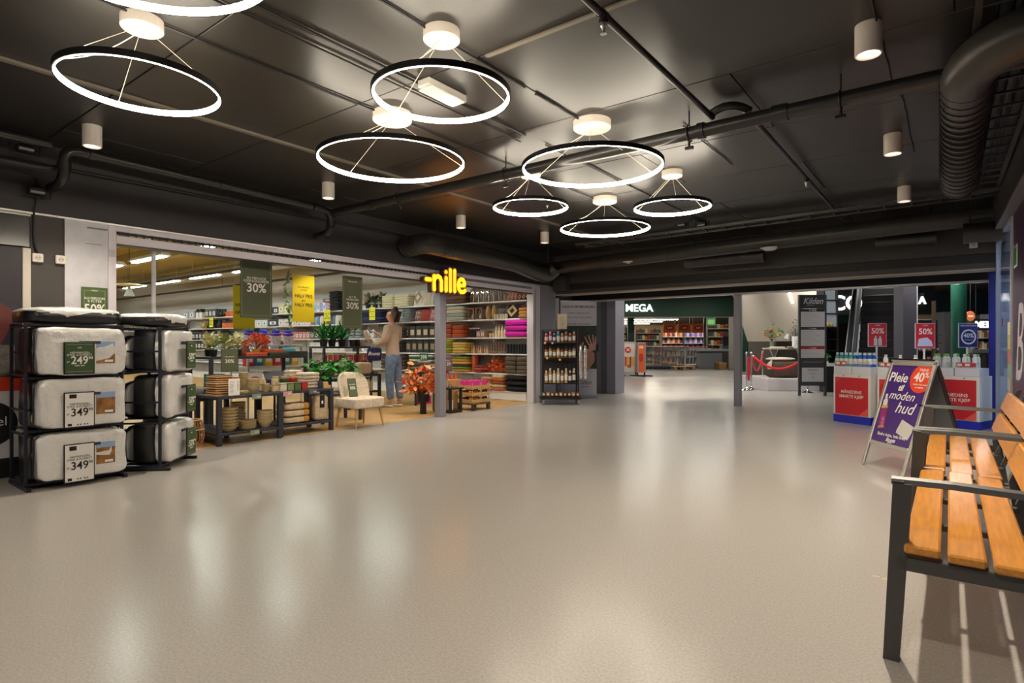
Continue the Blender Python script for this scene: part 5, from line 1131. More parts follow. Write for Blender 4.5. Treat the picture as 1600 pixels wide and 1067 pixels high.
for i, (x, y, c, w_, h) in enumerate(((-8.45, 6.93, (60, 60, 64), .1, .05), (-8.6, 6.95, (206, 196, 176), .12, .08), (-8.42, 6.36, (214, 206, 190), .12, .06), (-8.75, 6.36, (226, 214, 196), .1, .22))):
    o = T('small_carton', '%s small carton on the bag table' % ['black', 'cream', 'white low', 'tall white'][i], 'carton', (x, y, .6002), pi/2, 'small cartons on the bag table'); B('carton_body', C(*c, .5), o, -w_/2, w_/2, -.05, .05, 0, h, .003); B('carton_label', C(150, 140, 130), o, -w_*.3, w_*.3, -.052, -.0505, h*.3, h*.7)
for i, (y, c, n) in enumerate(((6.40, (196, 24, 110), 2), (6.52, (24, 80, 180), 3), (6.66, (20, 130, 140), 3))):
    stack(0, 0, 0, [c], n, '%s folded towel' % ['pink', 'blue', 'teal'][i], .07, X=-8.5, W=.12, D=.2, y=y, z=.3002, rz=pi/2, where='shelf under the bag table')
for i in range(2):
    o = T('bottle', 'slim beige bottle under the bag table, %s' % ['left', 'right'][i], 'bottle', (-8.42, 6.80+.06*i, .3002), 0, 'bottles under the bag table'); m = MB(); m.lathe([(.022, 0), (.022, .16), (.01, .19), (.01, .21)], n=12); m.build('body', C(200, 184, 150, .4), o, smooth=True); m = MB(); m.lathe([(.012, .211), (.012, .24), (0, .24)], n=10); m.build('cap', C(140, 110, 80), o)
t6 = tbl('dark table behind the shopper beside the autumn leaves', -8.45, -7.95, 7.5, 8.1, .62, (.32,), .04)
stack(0, 0, 0, [(90, 80, 70), (170, 150, 126)], 3, 'brown folded scarf', .05, X=-8.15, W=.24, D=.18, y=7.65, z=.6202, rz=pi/2, where='dark table behind the shopper'); stack(0, 0, 0, [(206, 190, 170), (150, 110, 90)], 5, 'striped folded scarf', .04, X=-8.15, W=.2, D=.18, y=7.9, z=.6202, rz=pi/2, where='dark table behind the shopper')
stack(0, 0, 0, [(120, 150, 150), (206, 206, 180)], 3, 'pale blue and cream folded towel', .06, X=-8.15, W=.34, D=.2, y=7.8, z=.3202, rz=pi/2, where='shelf behind the shopper')
o = T('gift_box', 'magenta box on the floor below the table behind the shopper', 'box', (-8.1, 7.85, 0), pi/2); B('box_body', C(206, 30, 120, .5), o, -.12, .12, -.08, .08, 0, .12, .004); B('box_lid', C(220, 50, 136, .5), o, -.125, .125, -.085, .085, .1205, .15, .004)
# begonia on the top shelf
(bx, bw), = cells(566, 602, 1)
for i, dx in enumerate((-.26, .02, .28)):
    plant((bx+dx, 9.56, RZ[0]+.001), 'begonia with green and pink leaves on the top shelf, %s' % nth(i, 3), 'potted plant', 'potted_begonia', lambda: leafmesh(.17, .10), 20, 0, .16, .02, .2, 1.3, [C(52, 84, 44, .5, noise=.3), C(120, 140, 110, .5, noise=.3), C(196, 140, 120, .5)], (.07, .11, (30, 30, 30)))
# hanging vine
vx, vy = -7.3, onX(450, -7.3); o = T('hanging_vine', 'hanging garland of grey green leaves beside the yellow banner', 'plant', (vx, vy, 1.4)); m = MB(); m.tube([(.03*sin(z*9), .02*cos(z*7), z) for z in [i*.07 for i in range(31)]], .003, 5); m.build('stem', C(110, 120, 70), o); pr_ = None
for k in range(34):
    z = .03+k*.022; q = leafmesh(.06, .045).build('leaf', C(110, 140, 84, .5), o, smooth=True) if pr_ is None else dup(pr_, o); pr_ = pr_ or q; q.location = (.03*sin(z*9), .02*cos(z*7), z); q.rotation_euler = (0, random.uniform(.2, 1.2), k*2.4)
# armchair
ch = T('lounge_chair', 'small cream upholstered chair with oak legs at the shop entrance', 'chair', (-6.60, 5.17, 0), pi/2)
CR = cloth(214, 198, 176); OAK = C(196, 150, 96, .5, noise=.1, scale=8)
m = MB(); m.soft((0, 0, .34), .265, .255, .075, .3, 28, 10); m.build('seat', CR, ch, smooth=True)
bm_ = MB(); nU, nV = 14, 9; vs = []
for s_ in (0, 1):
    for j in range(nV+1):
        for i in range(nU+1):
            u = -1+2*i/nU; v = j/nV; ww = .25*(1-.12*(abs(v-.45)*1.5)**2); cr = 1 if v < .75 else sqrt(max(0, 1-((v-.75)/.25)**2*.55)); x = u*ww*cr; yb = .17+.10*v-.11*u*u*(1-.2*v)+(.075 if s_ else 0)*sqrt(max(.05, 1-u**6)); z = .36+.39*v*(1-.05*u*u)
            vs.append((x, yb, z))
N_ = (nU+1)*(nV+1); fs_ = []
for s_ in (0, 1):
    for j in range(nV):
        for i in range(nU): a = s_*N_+j*(nU+1)+i; fs_.append((a, a+1, a+nU+2, a+nU+1))
rim = [i for i in range(nU+1)]+[j*(nU+1)+nU for j in range(1, nV+1)]+[nV*(nU+1)+i for i in range(nU-1, -1, -1)]+[j*(nU+1) for j in range(nV-1, 0, -1)]
for k in range(len(rim)): a, b = rim[k], rim[(k+1) % len(rim)]; fs_.append((a, b, b+N_, a+N_))
bm_.add(vs, fs_); q = bm_.build('backrest', CR, ch, smooth=True)
md = q.modifiers.new('sub', 'SUBSURF'); md.levels = md.render_levels = 1
for sx in (-1, 1):
    for sy in (-1, 1): m = MB(); m.cyl((sx*.235, sy*.215, 0), (sx*.20, sy*.18, .28), .012, .022, n=12); m.build('leg', OAK, ch, smooth=True)
framed(-6.62, 5.08, .417, facing(1, -.35), 'green fifty percent card leaning on the cream chair', .12, .27, .42, '50%', (72, 84, 44))
# autumn leaves in black pedestal vase
av = T('autumn_arrangement', 'orange autumn leaves in a black pedestal vase beside the post', 'plant', (-6.95, 6.72, 0)); m = MB(); m.lathe([(.055, 0), (.05, .16), (.055, .19), (.10, .20), (.105, .36), (.09, .36), (.08, .22), (0, .21)], n=24); m.build('vase', C(24, 22, 24, .4), av, smooth=True)
m = MB(); tips = []
for k in range(26): a = random.uniform(0, 6.28); t = Vector((.34*cos(a)*random.uniform(.3, 1), .34*sin(a)*random.uniform(.3, 1), random.uniform(.36, .86))); tips.append(t); m.tube([(0, 0, .25), (t.x*.3, t.y*.3, .4), tuple(t)], .003, 4)
m.build('twigs', C(90, 60, 40), av); pro = {}
for k in range(290):
    c = [(222, 110, 40), (236, 150, 70), (190, 70, 30), (240, 170, 110)][k % 4]; q = dup(pro[c], av) if c in pro else leafmesh(.10, .06, .2).build('leaf', C(*c, .55), av, smooth=True); pro.setdefault(c, q)
    t = random.choice(tips)*random.uniform(.65, 1)+Vector([random.gauss(0, .045) for _ in range(3)]); t.z = max(t.z, .38); q.location = t; q.rotation_euler = (random.uniform(-1, 1), random.uniform(-1, 1), random.uniform(0, 6.28)); s_ = random.uniform(.7, 1.3); q.scale = (s_,)*3
o = T('floor_vase', 'tall olive glass vase standing behind the grey post', 'vase', (-6.95, 7.05, 0)); m = MB(); m.lathe([(.05, 0), (.085, .04), (.085, .34), (.075, .36), (.06, .05), (0, .03)], n=20); m.build('vase_body', C(110, 112, 76, .3), o, smooth=True); m = MB(); m.lathe([(.078, .361), (.09, .37), (.078, .375)], n=20, cap=False); m.build('rim', C(90, 92, 60, .3), o, smooth=True)
# glass lantern, candle crates
lx, ly = G(715, 643); o = T('glass_lantern', 'large black glass lantern on the floor right of the post', 'lantern', (-6.75, 7.15, 0), 0); f_lantern((34, 30, 28), .50, False)(o, .36, 0)
cx, cy = -6.72, 7.72; bs = T('pallet_stand', 'low dark wooden stand under the candle crates', 'stand', (cx, cy, 0))
for sx in (-1, 1):
    for sy in (-1, 1): B('leg', C(70, 58, 46, .6), bs, sx*.16-.025, sx*.16+.025, sy*.2-.025, sy*.2+.025, 0, .10)
for k in range(3): B('top_plank', C(84, 70, 54, .6), bs, -.19+k*.13, -.07+k*.13, -.235, .235, .1005, .125)
def crate(x, y, z, label, c, n=5, h=.09):
    o = T('wooden_crate', label, 'crate', (x, y, z), 0, 'stacked candle crates'); a, b = .17, .115
    B('crate_floor', BAM, o, -a, a, -b, b, 0, .008)
    for sy in (-1, 1): B('crate_slat', BAM, o, -a, a, sy*b-.004, sy*b+.004, .0085, h*.6)
    for sx in (-1, 1): B('crate_slat', BAM, o, sx*a-.004, sx*a+.004, -b+.0045, b-.0045, .0085, h*.6)
    for sx in (-1, 1):
        for sy in (-1, 1): B('corner_post', BAM, o, sx*(a-.012)-.006, sx*(a-.012)+.006, sy*(b-.012)-.006, sy*(b-.012)+.006, .0085, h)
cols_ = [((206, 130, 20), 'amber'), ((222, 150, 30), 'amber'), ((220, 60, 150), 'pink')]
for r_i in range(3):
    for s_ in (0, 1):
        c, nm = cols_[r_i]; c, nm = ((70, 76, 44), 'olive') if s_ and r_i < 2 else (c, nm); lv = ['bottom', 'middle', 'top'][r_i]; sd = ['near', 'far'][s_]
        crate(cx, cy-.12+.24*s_, .1255+r_i*.12, 'wooden crate of %s candles, %s layer on the %s side of the stand' % (nm, lv, sd), c, h=.11)
        top = .135 if r_i == 2 else .085
        for i in range(4):
            for j in range(2):
                o = T('pillar_candle', '%s candle in the %s layer crate, %s side, %s row, %s' % (nm, lv, sd, ['front', 'back'][1-j], nth(i, 4)), 'candle', (cx-.10+.2*j, cy-.205+.24*s_+.057*i, .1255+r_i*.12+.0085), 0, 'candles in the %s %s crate' % (lv, sd)); m = MB(); m.lathe([(.024, 0), (.024, top), (.02, top+.004), (0, top+.002)], n=12); m.build('wax', C(*c, .45), o, smooth=True); m = MB(); m.cyl((0, 0, top), (0, 0, top+.012), .0015, n=4); m.build('wick', BLK, o)
o = T('candle_box', 'tan box of orange candles behind the pink ones', 'box', (-7.1, 7.55, 0)); B('box_body', C(200, 160, 110), o, -.12, .12, -.15, .15, 0, .52, .004)
for i in range(5): m = MB(); m.lathe([(.026, .52), (.026, .60), (0, .60)], (0.0+.05*(i % 2), -.12+.06*i, 0), 12); m.build('candle', C(232, 100, 50, .4), o, smooth=True)
sx_, sy_ = -6.95, 7.62; o = T('sign_stand', 'mauve price sign on a thin pole above the pink candles', 'sign', (sx_+.0, sy_-.32, 0), facing(1, -.8)); m = MB(); m.cyl((0, 0, 0), (0, 0, .68), .006, n=8); m.build('pole', ALU, o); m = MB(); m.cyl((0, 0, 0), (0, 0, .008), .08, n=18); m.build('foot', ALU, o); B('card', C(112, 90, 92, .5), o, -.08, .08, -.004, .004, .67, .97, .002); text('4 for', .035, TXW, o, 0, .86, -.005); text('129', .07, TXW, o, 0, .80, -.005, bold=.4); text('PRISKUPP', .018, TXW, o, 0, .93, -.005)

# ---- shop ceiling gear
TUBE = M('shop_tube', (1, 1, 1), .4, emit=(.93, 1, .93), es=SHOP)
tl = None; k = 0
lum = []
for Y in (3.0, 5.3, 7.6): 
    for X in (-9.2, -11.6, -14.0, -16.4, -18.8, -21.2, -24, -27): lum.append((X, Y))
for i, (X, Y) in enumerate(lum):
    lb = 'long white shop luminaire, row %s from the front, %s from the entrance' % (['one', 'two', 'three'][i//8], EN[i % 8+1])
    if tl is None:
        o = T('shop_luminaire', lb, 'ceiling lamp', (X, Y, 2.98), 0, 'long luminaires under the shop ceiling'); MB().add([(-.85, -.12, .02), (.85, -.12, .02), (.85, .12, .02), (-.85, .12, .02), (-.85, -.05, .10), (.85, -.05, .10), (.85, .05, .10), (-.85, .05, .10)], [(0,3,2,1),(4,5,6,7),(0,1,5,4),(1,2,6,5),(2,3,7,6),(3,0,4,7)]).build('reflector', C(226, 224, 210, .5), o)
        B('tube_light', TUBE, o, -.8, .8, -.05, .05, -.005, .018)
        for sx in (-1, 1): m = MB(); m.cyl((sx*.7, 0, .10), (sx*.7, 0, .52), .004, n=5); m.build('suspension_wire', ALU, o)
        tl = o
    else: dup(tl, None, (X, Y, 2.98), None, lb)
for i, (x, y) in enumerate(((-6.95, 2.75), (-6.95, 3.62), (-6.95, 4.9), (-6.95, 6.3), (-6.95, 7.6), (-6.95, 8.8))):
    o = T('downlight', 'round bright downlight just inside the shop opening, %s' % nth(i, 6), 'spotlight', (x, y, 2.45), 0, 'downlights behind the shutter'); m = MB(); m.lathe([(.05, 0), (.05, .04), (0.01, .04)], n=18, cap=False); m.build('housing', WHT, o, smooth=True); m = MB(); m.lathe([(.048, .001), (0, .0)], n=18); m.build('lens', M('down_lens', (1, 1, 1), .4, emit=(1, .92, .8), es=14), o); m = MB(); m.cyl((0, 0, .04), (0, 0, 1.05), .004, n=5); m.build('rod', ALU, o)
    l = bpy.data.lights.new('spot', 'SPOT'); l.energy = 34; l.color = (1, .93, .82); l.spot_size = 1.9; l.spot_blend = .6; l.shadow_soft_size = .05; q = bpy.data.objects.new('spot', l); S.collection.objects.link(q); q.parent = o; q.location = (0, 0, -.02)
GP = C(120, 122, 122, .4, metal=.3)
def rods(n0=0):
    for o in [q for q in S.objects if q.name.split('.')[0] in ('shop_pipe', 'shop_conduit', 'shop_duct') and not q.parent]:
        me = o.children[0].data; xs_ = [v.co for v in me.vertices]; a = min(xs_, key=lambda v: v.x); b = max(xs_, key=lambda v: v.x)
        for t in (.15, .5, .9):
            p = Vector(a).lerp(Vector(b), t); m = MB(); m.cyl((p.x, p.y, p.z), (p.x, p.y, 3.5-o.location.z), .006, n=5); m.build('hanger_rod', BLK, o)
a = (*at(250, 11), 3.05); pipe('shop_pipe', 'grey metal ceiling pipe with red couplings inside the shop', [(-10.6, 2.2, 3.15), (-9.4, 5.6, 3.15)], .05, mat=GP)
for i, (px, t) in enumerate((('left', .33), ('right', .62))):
    p = Vector((-10.6, 2.2, 3.15)).lerp(Vector((-9.4, 5.6, 3.15)), t); d = Vector((1.2, 3.4, 0)).normalized(); o = T('pipe_coupling', 'bright red coupling clamp on the shop ceiling pipe, %s one' % px, 'coupling', tuple(p)); m = MB(); m.cyl(-d*.05, d*.05, .072, n=16); m.cyl(-d*.015, d*.015, .085, n=16); m.build('clamp_band', C(206, 50, 24, .4), o, smooth=True); m = MB(); m.cyl((0, .0, -.1), (0, 0, .1), .02, n=8); m.build('bolt', C(206, 50, 24, .4), o)
for i, y in enumerate((3.6, 6.8, 8.6)): pipe('shop_conduit', 'black conduit crossing the shop ceiling, %s from the front' % EN[i+1], [(-27, y, 2.85), (-8, y, 2.85)], .035, n=8)
duct_m = C(170, 170, 160, .35, metal=.5)
pipe('shop_duct', 'wide silver duct under the yellowish shop ceiling', [(-24, 4.4, 3.25), (-9, 4.4, 3.25)], .2, 'duct', duct_m, n=20); pipe('shop_duct', 'second silver duct farther inside the shop', [(-24, 8.2, 3.2), (-12, 8.2, 3.2)], .16, 'duct', duct_m, n=20)
rods()
o = T('ceiling_beam', 'pale cross beam under the yellowish shop ceiling', 'beam', (-15, 6.1, 3.2)); B('beam_body', C(190, 176, 124, .8), o, -9, 8, -.1, .1, .0, .3)
o = T('pendant_lamp', 'cream dish shaped pendant lamp hanging in the shop at the left', 'lamp', (*at(202, 12), 2.35)); m = MB(); m.lathe([(.24, .0), (.22, .03), (.03, .05)], n=28, cap=False); m.build('shade', C(226, 216, 160, .5), o, smooth=True); m = MB(); m.cyl((0, 0, .04), (0, 0, 1.15), .006, n=6); m.build('cord', BLK, o)
m = MB(); m.lathe([(.1, -.22), (.02, -.02)], n=16); m.build('lower_cone', C(190, 200, 190, .5), o, smooth=True)
# ================================================================== THE FAR HALL AND THE SUPERMARKET
def FRN(name, label, cat, px, d, z=0, group=None, turn=0): return T(name, label, cat, (*at(px, d), z), FACE+turn, group)
def zz_(py, d): return EYE+(HZ-py)*d/F
struct(B('ceiling.003', BMD, None, -60, 40, 11.2, 60, 3.25, 3.35))
PANEL = M('hall_fill_light', (1, 1, 1), .4, emit=(1, .95, .88), es=HALL)  # glowing panels added under the ceiling to light the far hall
hp_ = None; nn_ = 0
for (px, d) in ((990, 14.5), (1075, 14.5), (1150, 13.2), (1230, 13.2), (1000, 19), (1100, 19), (1200, 18.5), (1300, 17), (1400, 16), (1490, 15), (1470, 11.6), (1040, 23.5), (1150, 23.5), (1450, 20), (1520, 19)):
    nn_ += 1; lb = 'flat light added to brighten the far hall, %s counted from the far beam' % EN[nn_]; x, y = at(px, d)
    if y < 11.6: y = 11.6
    if hp_ is None:
        hp_ = T('hall_fill_light', lb, 'ceiling lamp', (x, y, 3.25), FACE, 'flat lights added to the far hall'); B('frame', C(60, 60, 60), hp_, -.62, .62, -.17, .17, -.03, 0, .004); B('diffuser', PANEL, hp_, -.6, .6, -.15, .15, -.034, -.0301)
    else: dup(hp_, None, (x, y, 3.25), None, lb)
# green fascia with lettering
gf = FRN('shop_fascia', 'dark green supermarket fascia with white glowing letters in the far background', 'sign', 1080, 26)
GREEN = C(24, 66, 46, .5); u = 26/F
B('fascia_board', GREEN, gf, -8.5, (1225-1080)*u, 0, .3, 2.36, 3.24); B('lower_edge', C(150, 140, 120), gf, -8.5, (1225-1080)*u, -.01, .31, 2.33, 2.359)
LTW = M('white_letters', (1, 1, 1), .4, emit=(1, 1, .98), es=1.5)
text('COOP MEGA', .46, LTW, gf, (1020-1080)*u, 2.73, -.03, al='RIGHT', bold=.5, ext=.02)
gf.children[-1].name = 'lettering'
sg2 = FRN('supermarket_sign', 'dark hanging sign board with large glowing letters beside the escalator', 'sign', 1380, 18.5); u = 18.5/F
B('board', BLK2, sg2, (1285-1380)*u, (1460-1380)*u, 0, .2, 2.1, 3.24); text('CO', .66, LTW, sg2, (1322-1380)*u, 2.42, -.03, bold=.4, ext=.02); text('A', .34, LTW, sg2, (1440-1380)*u, 2.52, -.03, bold=.7, ext=.02)
B('hanger', ALU, sg2, (1436-1380)*u, (1444-1380)*u, 0, .1, 2.70, 2.76)
# supermarket shell
MW = C(206, 180, 140, .8)
mk = FRN('x', 'x', 'x', 1080, 26); 
def mstruct(name, mat, x0, x1, y0, y1, z0, z1):
    o = struct(B(name, mat, None, x0, x1, y0, y1, z0, z1)); o.location = mk.location; o.rotation_euler = mk.rotation_euler; return o
mstruct('wall_market_back', MW, -22, 26, 32, 32.2, 0, 3.2); mstruct('wall_market_left', MW, -22.2, -22, .4, 32, 0, 3.2); mstruct('ceiling_market', C(90, 84, 76, .8), -22, 26, .4, 32, 3.05, 3.2)
MT_ = M('market_tube', (1, 1, 1), .4, emit=(1, .88, .68), es=MARKET); mt_ = None; n = 0
for r_i, yl in enumerate((4, 12, 17, 21.5, 26)):
    for c_i, xl in enumerate((-12.4, -7.6, -2.8, 2.0)):
        lb = 'light strip over the supermarket aisles, row %s, place %s' % (['one', 'two', 'three', 'four', 'five', 'six'][r_i], EN[c_i+1]); p = mk.matrix_basis@Vector((xl, yl, 2.95))
        if mt_ is None: mt_ = T('market_light', lb, 'ceiling lamp', tuple(p), FACE, 'light strips of the supermarket'); B('body', WHT, mt_, -2.3, 2.3, -.06, .06, .0, .10); B('tube', MT_, mt_, -2.25, 2.25, -.03, .03, -.03, -.001)
        else: dup(mt_, None, tuple(p), None, lb)
bpy.data.objects.remove(mk)
# hanging orange signs
for i, px in enumerate((1046, 1069, 1091)):
    o = FRN('hanging_sign', 'square orange offer sign hanging in the supermarket, %s of three' % nth(i, 3), 'sign', px, 30, zz_(520, 30), 'orange offer signs'); B('board', C(222, 98, 34, .5), o, -.32, .32, -.02, .02, 0, .48); MB().prism(ell(0, .25, .2, .12, 20), -.028, -.021).build('emblem', C(70, 40, 30), o); MB().prism(ell(0, .25, .15, .085, 20), -.034, -.0285).build('emblem_centre', C(226, 90, 40), o); text('KUPP', .1, TXW, o, 0, .25, -.036, bold=.5)
    m = MB(); [m.cyl((s_*.28, 0, .48), (s_*.28, 0, 3.05-zz_(520, 30)), .006, n=4) for s_ in (-1, 1)]; m.build('hanging_wire', ALU, o)
o = FRN('hanging_sign', 'green sign hanging beside the orange ones', 'sign', 1111, 31, zz_(509, 31)); B('board', C(30, 90, 56, .5), o, -.24, .24, -.02, .02, 0, .42); B('board_panel', C(90, 150, 90, .5), o, -.18, .18, -.025, -.021, .08, .32); m = MB(); [m.cyl((s_*.2, 0, .42), (s_*.2, 0, 3.05-zz_(509, 31)), .006, n=4) for s_ in (-1, 1)]; m.build('hanging_wire', ALU, o)
# product shelves
def pshelf(px0, px1, d, py0, rows, n, cols, label, item, turn=0, frame=C(70, 66, 62)):
    w_ = (px1-px0)*d/F; h = zz_(py0, d); o = FRN('product_shelf', label, 'shelving', (px0+px1)/2, d, 0, None, turn)
    B('back_panel', C(110, 90, 74), o, -w_/2, w_/2, .22, .25, 0, h)
    for sx in (-1, 1): B('side_panel', frame, o, sx*w_/2-.02, sx*w_/2+.02, -.22, .25, 0, h)
    hs = [.15+(h-.35)*r/(rows-1 or 1) for r in range(rows)]
    for q in hs: B('shelf_board', WHT, o, -w_/2+.021, w_/2-.021, -.22, .219, q-.03, q)
    b0 = o.location; st = w_/(n+.3); k = 0
    for r_i, q in enumerate(hs):
        prs = {}
        for i in range(n):
            c = cols[(i*7+r_i*3) % len(cols)]; lx = -w_/2+.02+st*(i+.55); p = (b0.x+lx*cos(FACE+turn)+.06*sin(FACE+turn), b0.y+lx*sin(FACE+turn)-.06*cos(FACE+turn), q+.001); lb = 'coloured %s, %s on the %s of the %s' % (item, EN[i+1] if i < 20 else 'last', ['bottom shelf', 'second shelf', 'third shelf', 'fourth shelf', 'fifth shelf', 'sixth shelf'][r_i], ' '.join(label.split()[:4]))
            if c in prs: dup(prs[c], None, p, None, lb)
            else:
                q_ = MB(); hh = min(.26, (h-.35)/(rows-1 or 1)*.7) if rows > 1 else .3; q_.cb(-st*.43, st*.43, -.06, .06, 0, hh*(.75+.25*((i+r_i) % 2)), .01); z_ = q_.build('packet', C(*c, .5), None); z_.location = p; z_.rotation_euler.z = FACE+turn; tag(z_, lb, 'packet', 'packets on supermarket shelves'); prs[c] = z_
    return o
WARM = [(206, 120, 70), (226, 190, 140), (170, 60, 60), (214, 150, 150), (120, 70, 50), (226, 210, 190)]; COOL = [(120, 110, 190), (206, 206, 230), (80, 90, 170), (190, 150, 210), (60, 120, 190), (226, 150, 190)]; MIX = [(206, 160, 60), (80, 120, 70), (200, 70, 50), (226, 220, 200), (90, 90, 110)]
pshelf(1033, 1066, 31, 520, 5, 8, WARM, 'rose and brown snack shelf below the left orange signs', 'packet'); pshelf(1067, 1101, 31, 520, 5, 8, COOL, 'blue and violet sweets shelf below the right orange sign', 'packet')
pshelf(962, 978, 27.5, 512, 6, 5, MIX, 'tall mixed bakery shelf at the left of the supermarket entrance', 'packet'); pshelf(993, 1030, 36, 515, 5, 8, MIX, 'yellow and green produce shelf behind the checkout glass', 'packet'); pshelf(1104, 1140, 34, 508, 5, 7, MIX, 'white kiosk shelf behind the checkout counter', 'packet')
pshelf(1168, 1190, 28, 498, 6, 6, COOL+WARM, 'bright magazine shelf right of the green pipe', 'packet'); pshelf(1190, 1212, 32, 512, 5, 5, MIX, 'far small shelf before the sloping soffit', 'packet')
# columns in the supermarket front
for px, d, c, wpx, lb in ((985, 28, GREEN, 10, 'dark green square column inside the supermarket at the left'), (1101, 28.5, C(90, 84, 78), 3, 'thin dark post between orange sign and green sign'), (1144, 25.5, C(150, 144, 130), 8, 'pale slim post beside the checkout desks'), (1163, 24, GREEN, 9, 'round looking green post behind the lone silver post'), (1180, 25.5, C(170, 166, 156), 4, 'thin pale post right of the green post')):
    o = FRN('hall_post', lb, 'post', px, d); w_ = wpx*d/F; B('shaft', c, o, -w_/2, w_/2, -w_/2, w_/2, .02, 2.32 if d < 26 else 3.05); B('foot_plate', C(90, 88, 86), o, -w_/2-.02, w_/2+.02, -w_/2-.02, w_/2+.02, 0, .0195)
# checkout
o = FRN('glass_barrier', 'long glass barrier with steel rails before the checkouts', 'barrier', 1040, 27.2); u = 27.2/F
for k in range(6): B('barrier_post', ALU, o, (1008+12.5*k-1040)*u-.02, (1008+12.5*k-1040)*u+.02, -.02, .02, 0, 1.0)
for k in range(5): B('glass_pane', GLASS, o, (1008+12.5*k-1040)*u+.03, (1020.5+12.5*k-1040)*u-.03, -.005, .005, .12, .96)
B('top_rail', ALU, o, (1008-1040)*u, (1071-1040)*u, -.03, .03, 1.001, 1.05)
def desk(px0, px1, d, h, label, c=(110, 112, 112)):
    w_ = (px1-px0)*d/F; o = FRN('checkout_desk', label, 'counter', (px0+px1)/2, d); B('desk_body', C(*c, .5), o, -w_/2, w_/2*.55, -.3, .3, 0, h*.78, .01); B('desk_top', C(150, 152, 152, .4), o, -w_/2-.05, w_/2+.05, -.36, .36, h*.88, h, .01); B('desk_riser', C(90, 92, 92), o, -w_/2+.05, w_/2-.1, -.25, .25, h*.781, h*.879); B('card_terminal', BLK2, o, -.05, .05, -.2, -.1, h+.001, h+.16, .005); return o
desk(1091, 1134, 26.8, .92, 'grey checkout desk with a wide top in the supermarket front'); desk(1062, 1090, 29.5, .95, 'second checkout desk farther back behind the trolleys'); desk(1166, 1190, 24.5, .85, 'blue grey counter behind the rope stanchions', (104, 114, 124))
o = FRN('counter_unit', 'tall grey self service terminal at the right of the checkouts', 'terminal', 1133, 27.6); B('cabinet', C(90, 92, 96), o, -.2, .25, -.2, .2, 0, 1.05, .01); B('screen', BLK2, o, -.16, .2, -.16, -.12, 1.06, 1.5, .01)
# trolleys
def trolley(o_, c):
    def g(nm, pts, r): m = MB(); m.tube(pts, r, 5); return m.build(nm, c, o_)
    m = MB()
    for sy in (-.22, .22):
        m.tube([(-.4, sy, .5), (.42, sy, .58), (.42, sy, .98), (-.38, sy, .80), (-.4, sy, .5)], .012, 5)
        for k in range(6): t = k/5; m.tube([(-.4+.82*t, sy, .5+.08*t), (-.38+.8*t, sy, .80+.18*t)], .006, 4)
    for k in range(4): z = .52+.1*k; m.tube([(-.4, -.22, z), (-.4, .22, z)], .006, 4)
    m.build('basket', c, o_); m = MB()
    for sy in (-.22, .22): m.tube([(.42, sy, .58), (.38, sy, .18), (-.42, sy, .12)], .014, 5)
    m.build('chassis', c, o_)
    for sx in (-.4, .36):
        for sy in (-.2, .2): m = MB(); m.cyl((sx, sy-.015, .06), (sx, sy+.015, .06), .06, n=10); m.build('wheel', BLK2, o_)
    m = MB(); m.cyl((.46, -.24, 1.0), (.46, .24, 1.0), .02, n=8); m.build('push_handle', C(200, 50, 40), o_)
pt = None
for i in range(9):
    lb = 'nested shopping trolley before the checkouts, %s' % nth(i, 9); px = 1012+5.6*i
    if pt is None: pt = FRN('shopping_trolley', lb, 'trolley', px, 26.2, 0, 'dark row of shopping trolleys'); trolley(pt, C(96, 96, 98, .35))
    else: dup(pt, None, at(px, 26.2), None, lb)
pt2 = None
for i in range(6):
    lb = 'bright steel shopping trolley above the pallet, %s' % nth(i, 6); px = 1062+5.2*i
    if pt2 is None: pt2 = FRN('shopping_trolley', lb, 'trolley', px, 27.4, 0, 'bright row of shopping trolleys'); trolley(pt2, C(190, 190, 190, .3, metal=.6))
    else: dup(pt2, None, at(px, 27.4), None, lb)
def pallet(px, d, w_, label, h=.14):
    o = FRN('wooden_pallet', label, 'pallet', px, d)
    for k in range(4): B('deck_board', BAM, o, -w_/2, w_/2, -.3+.16*k, -.18+.16*k, h-.02, h)
    for k in range(3): B('block', C(150, 110, 66), o, (-w_/2+.02, -.06, w_/2-.14)[k], (-w_/2+.14, .06, w_/2-.02)[k], -.3, .3, 0, h-.0205)
pallet(1067, 25.6, .95, 'low wooden pallet on the floor below the bright trolleys', .16); pallet(1126, 26.1, .36, 'small wooden step box beside the grey checkout desk', .3)
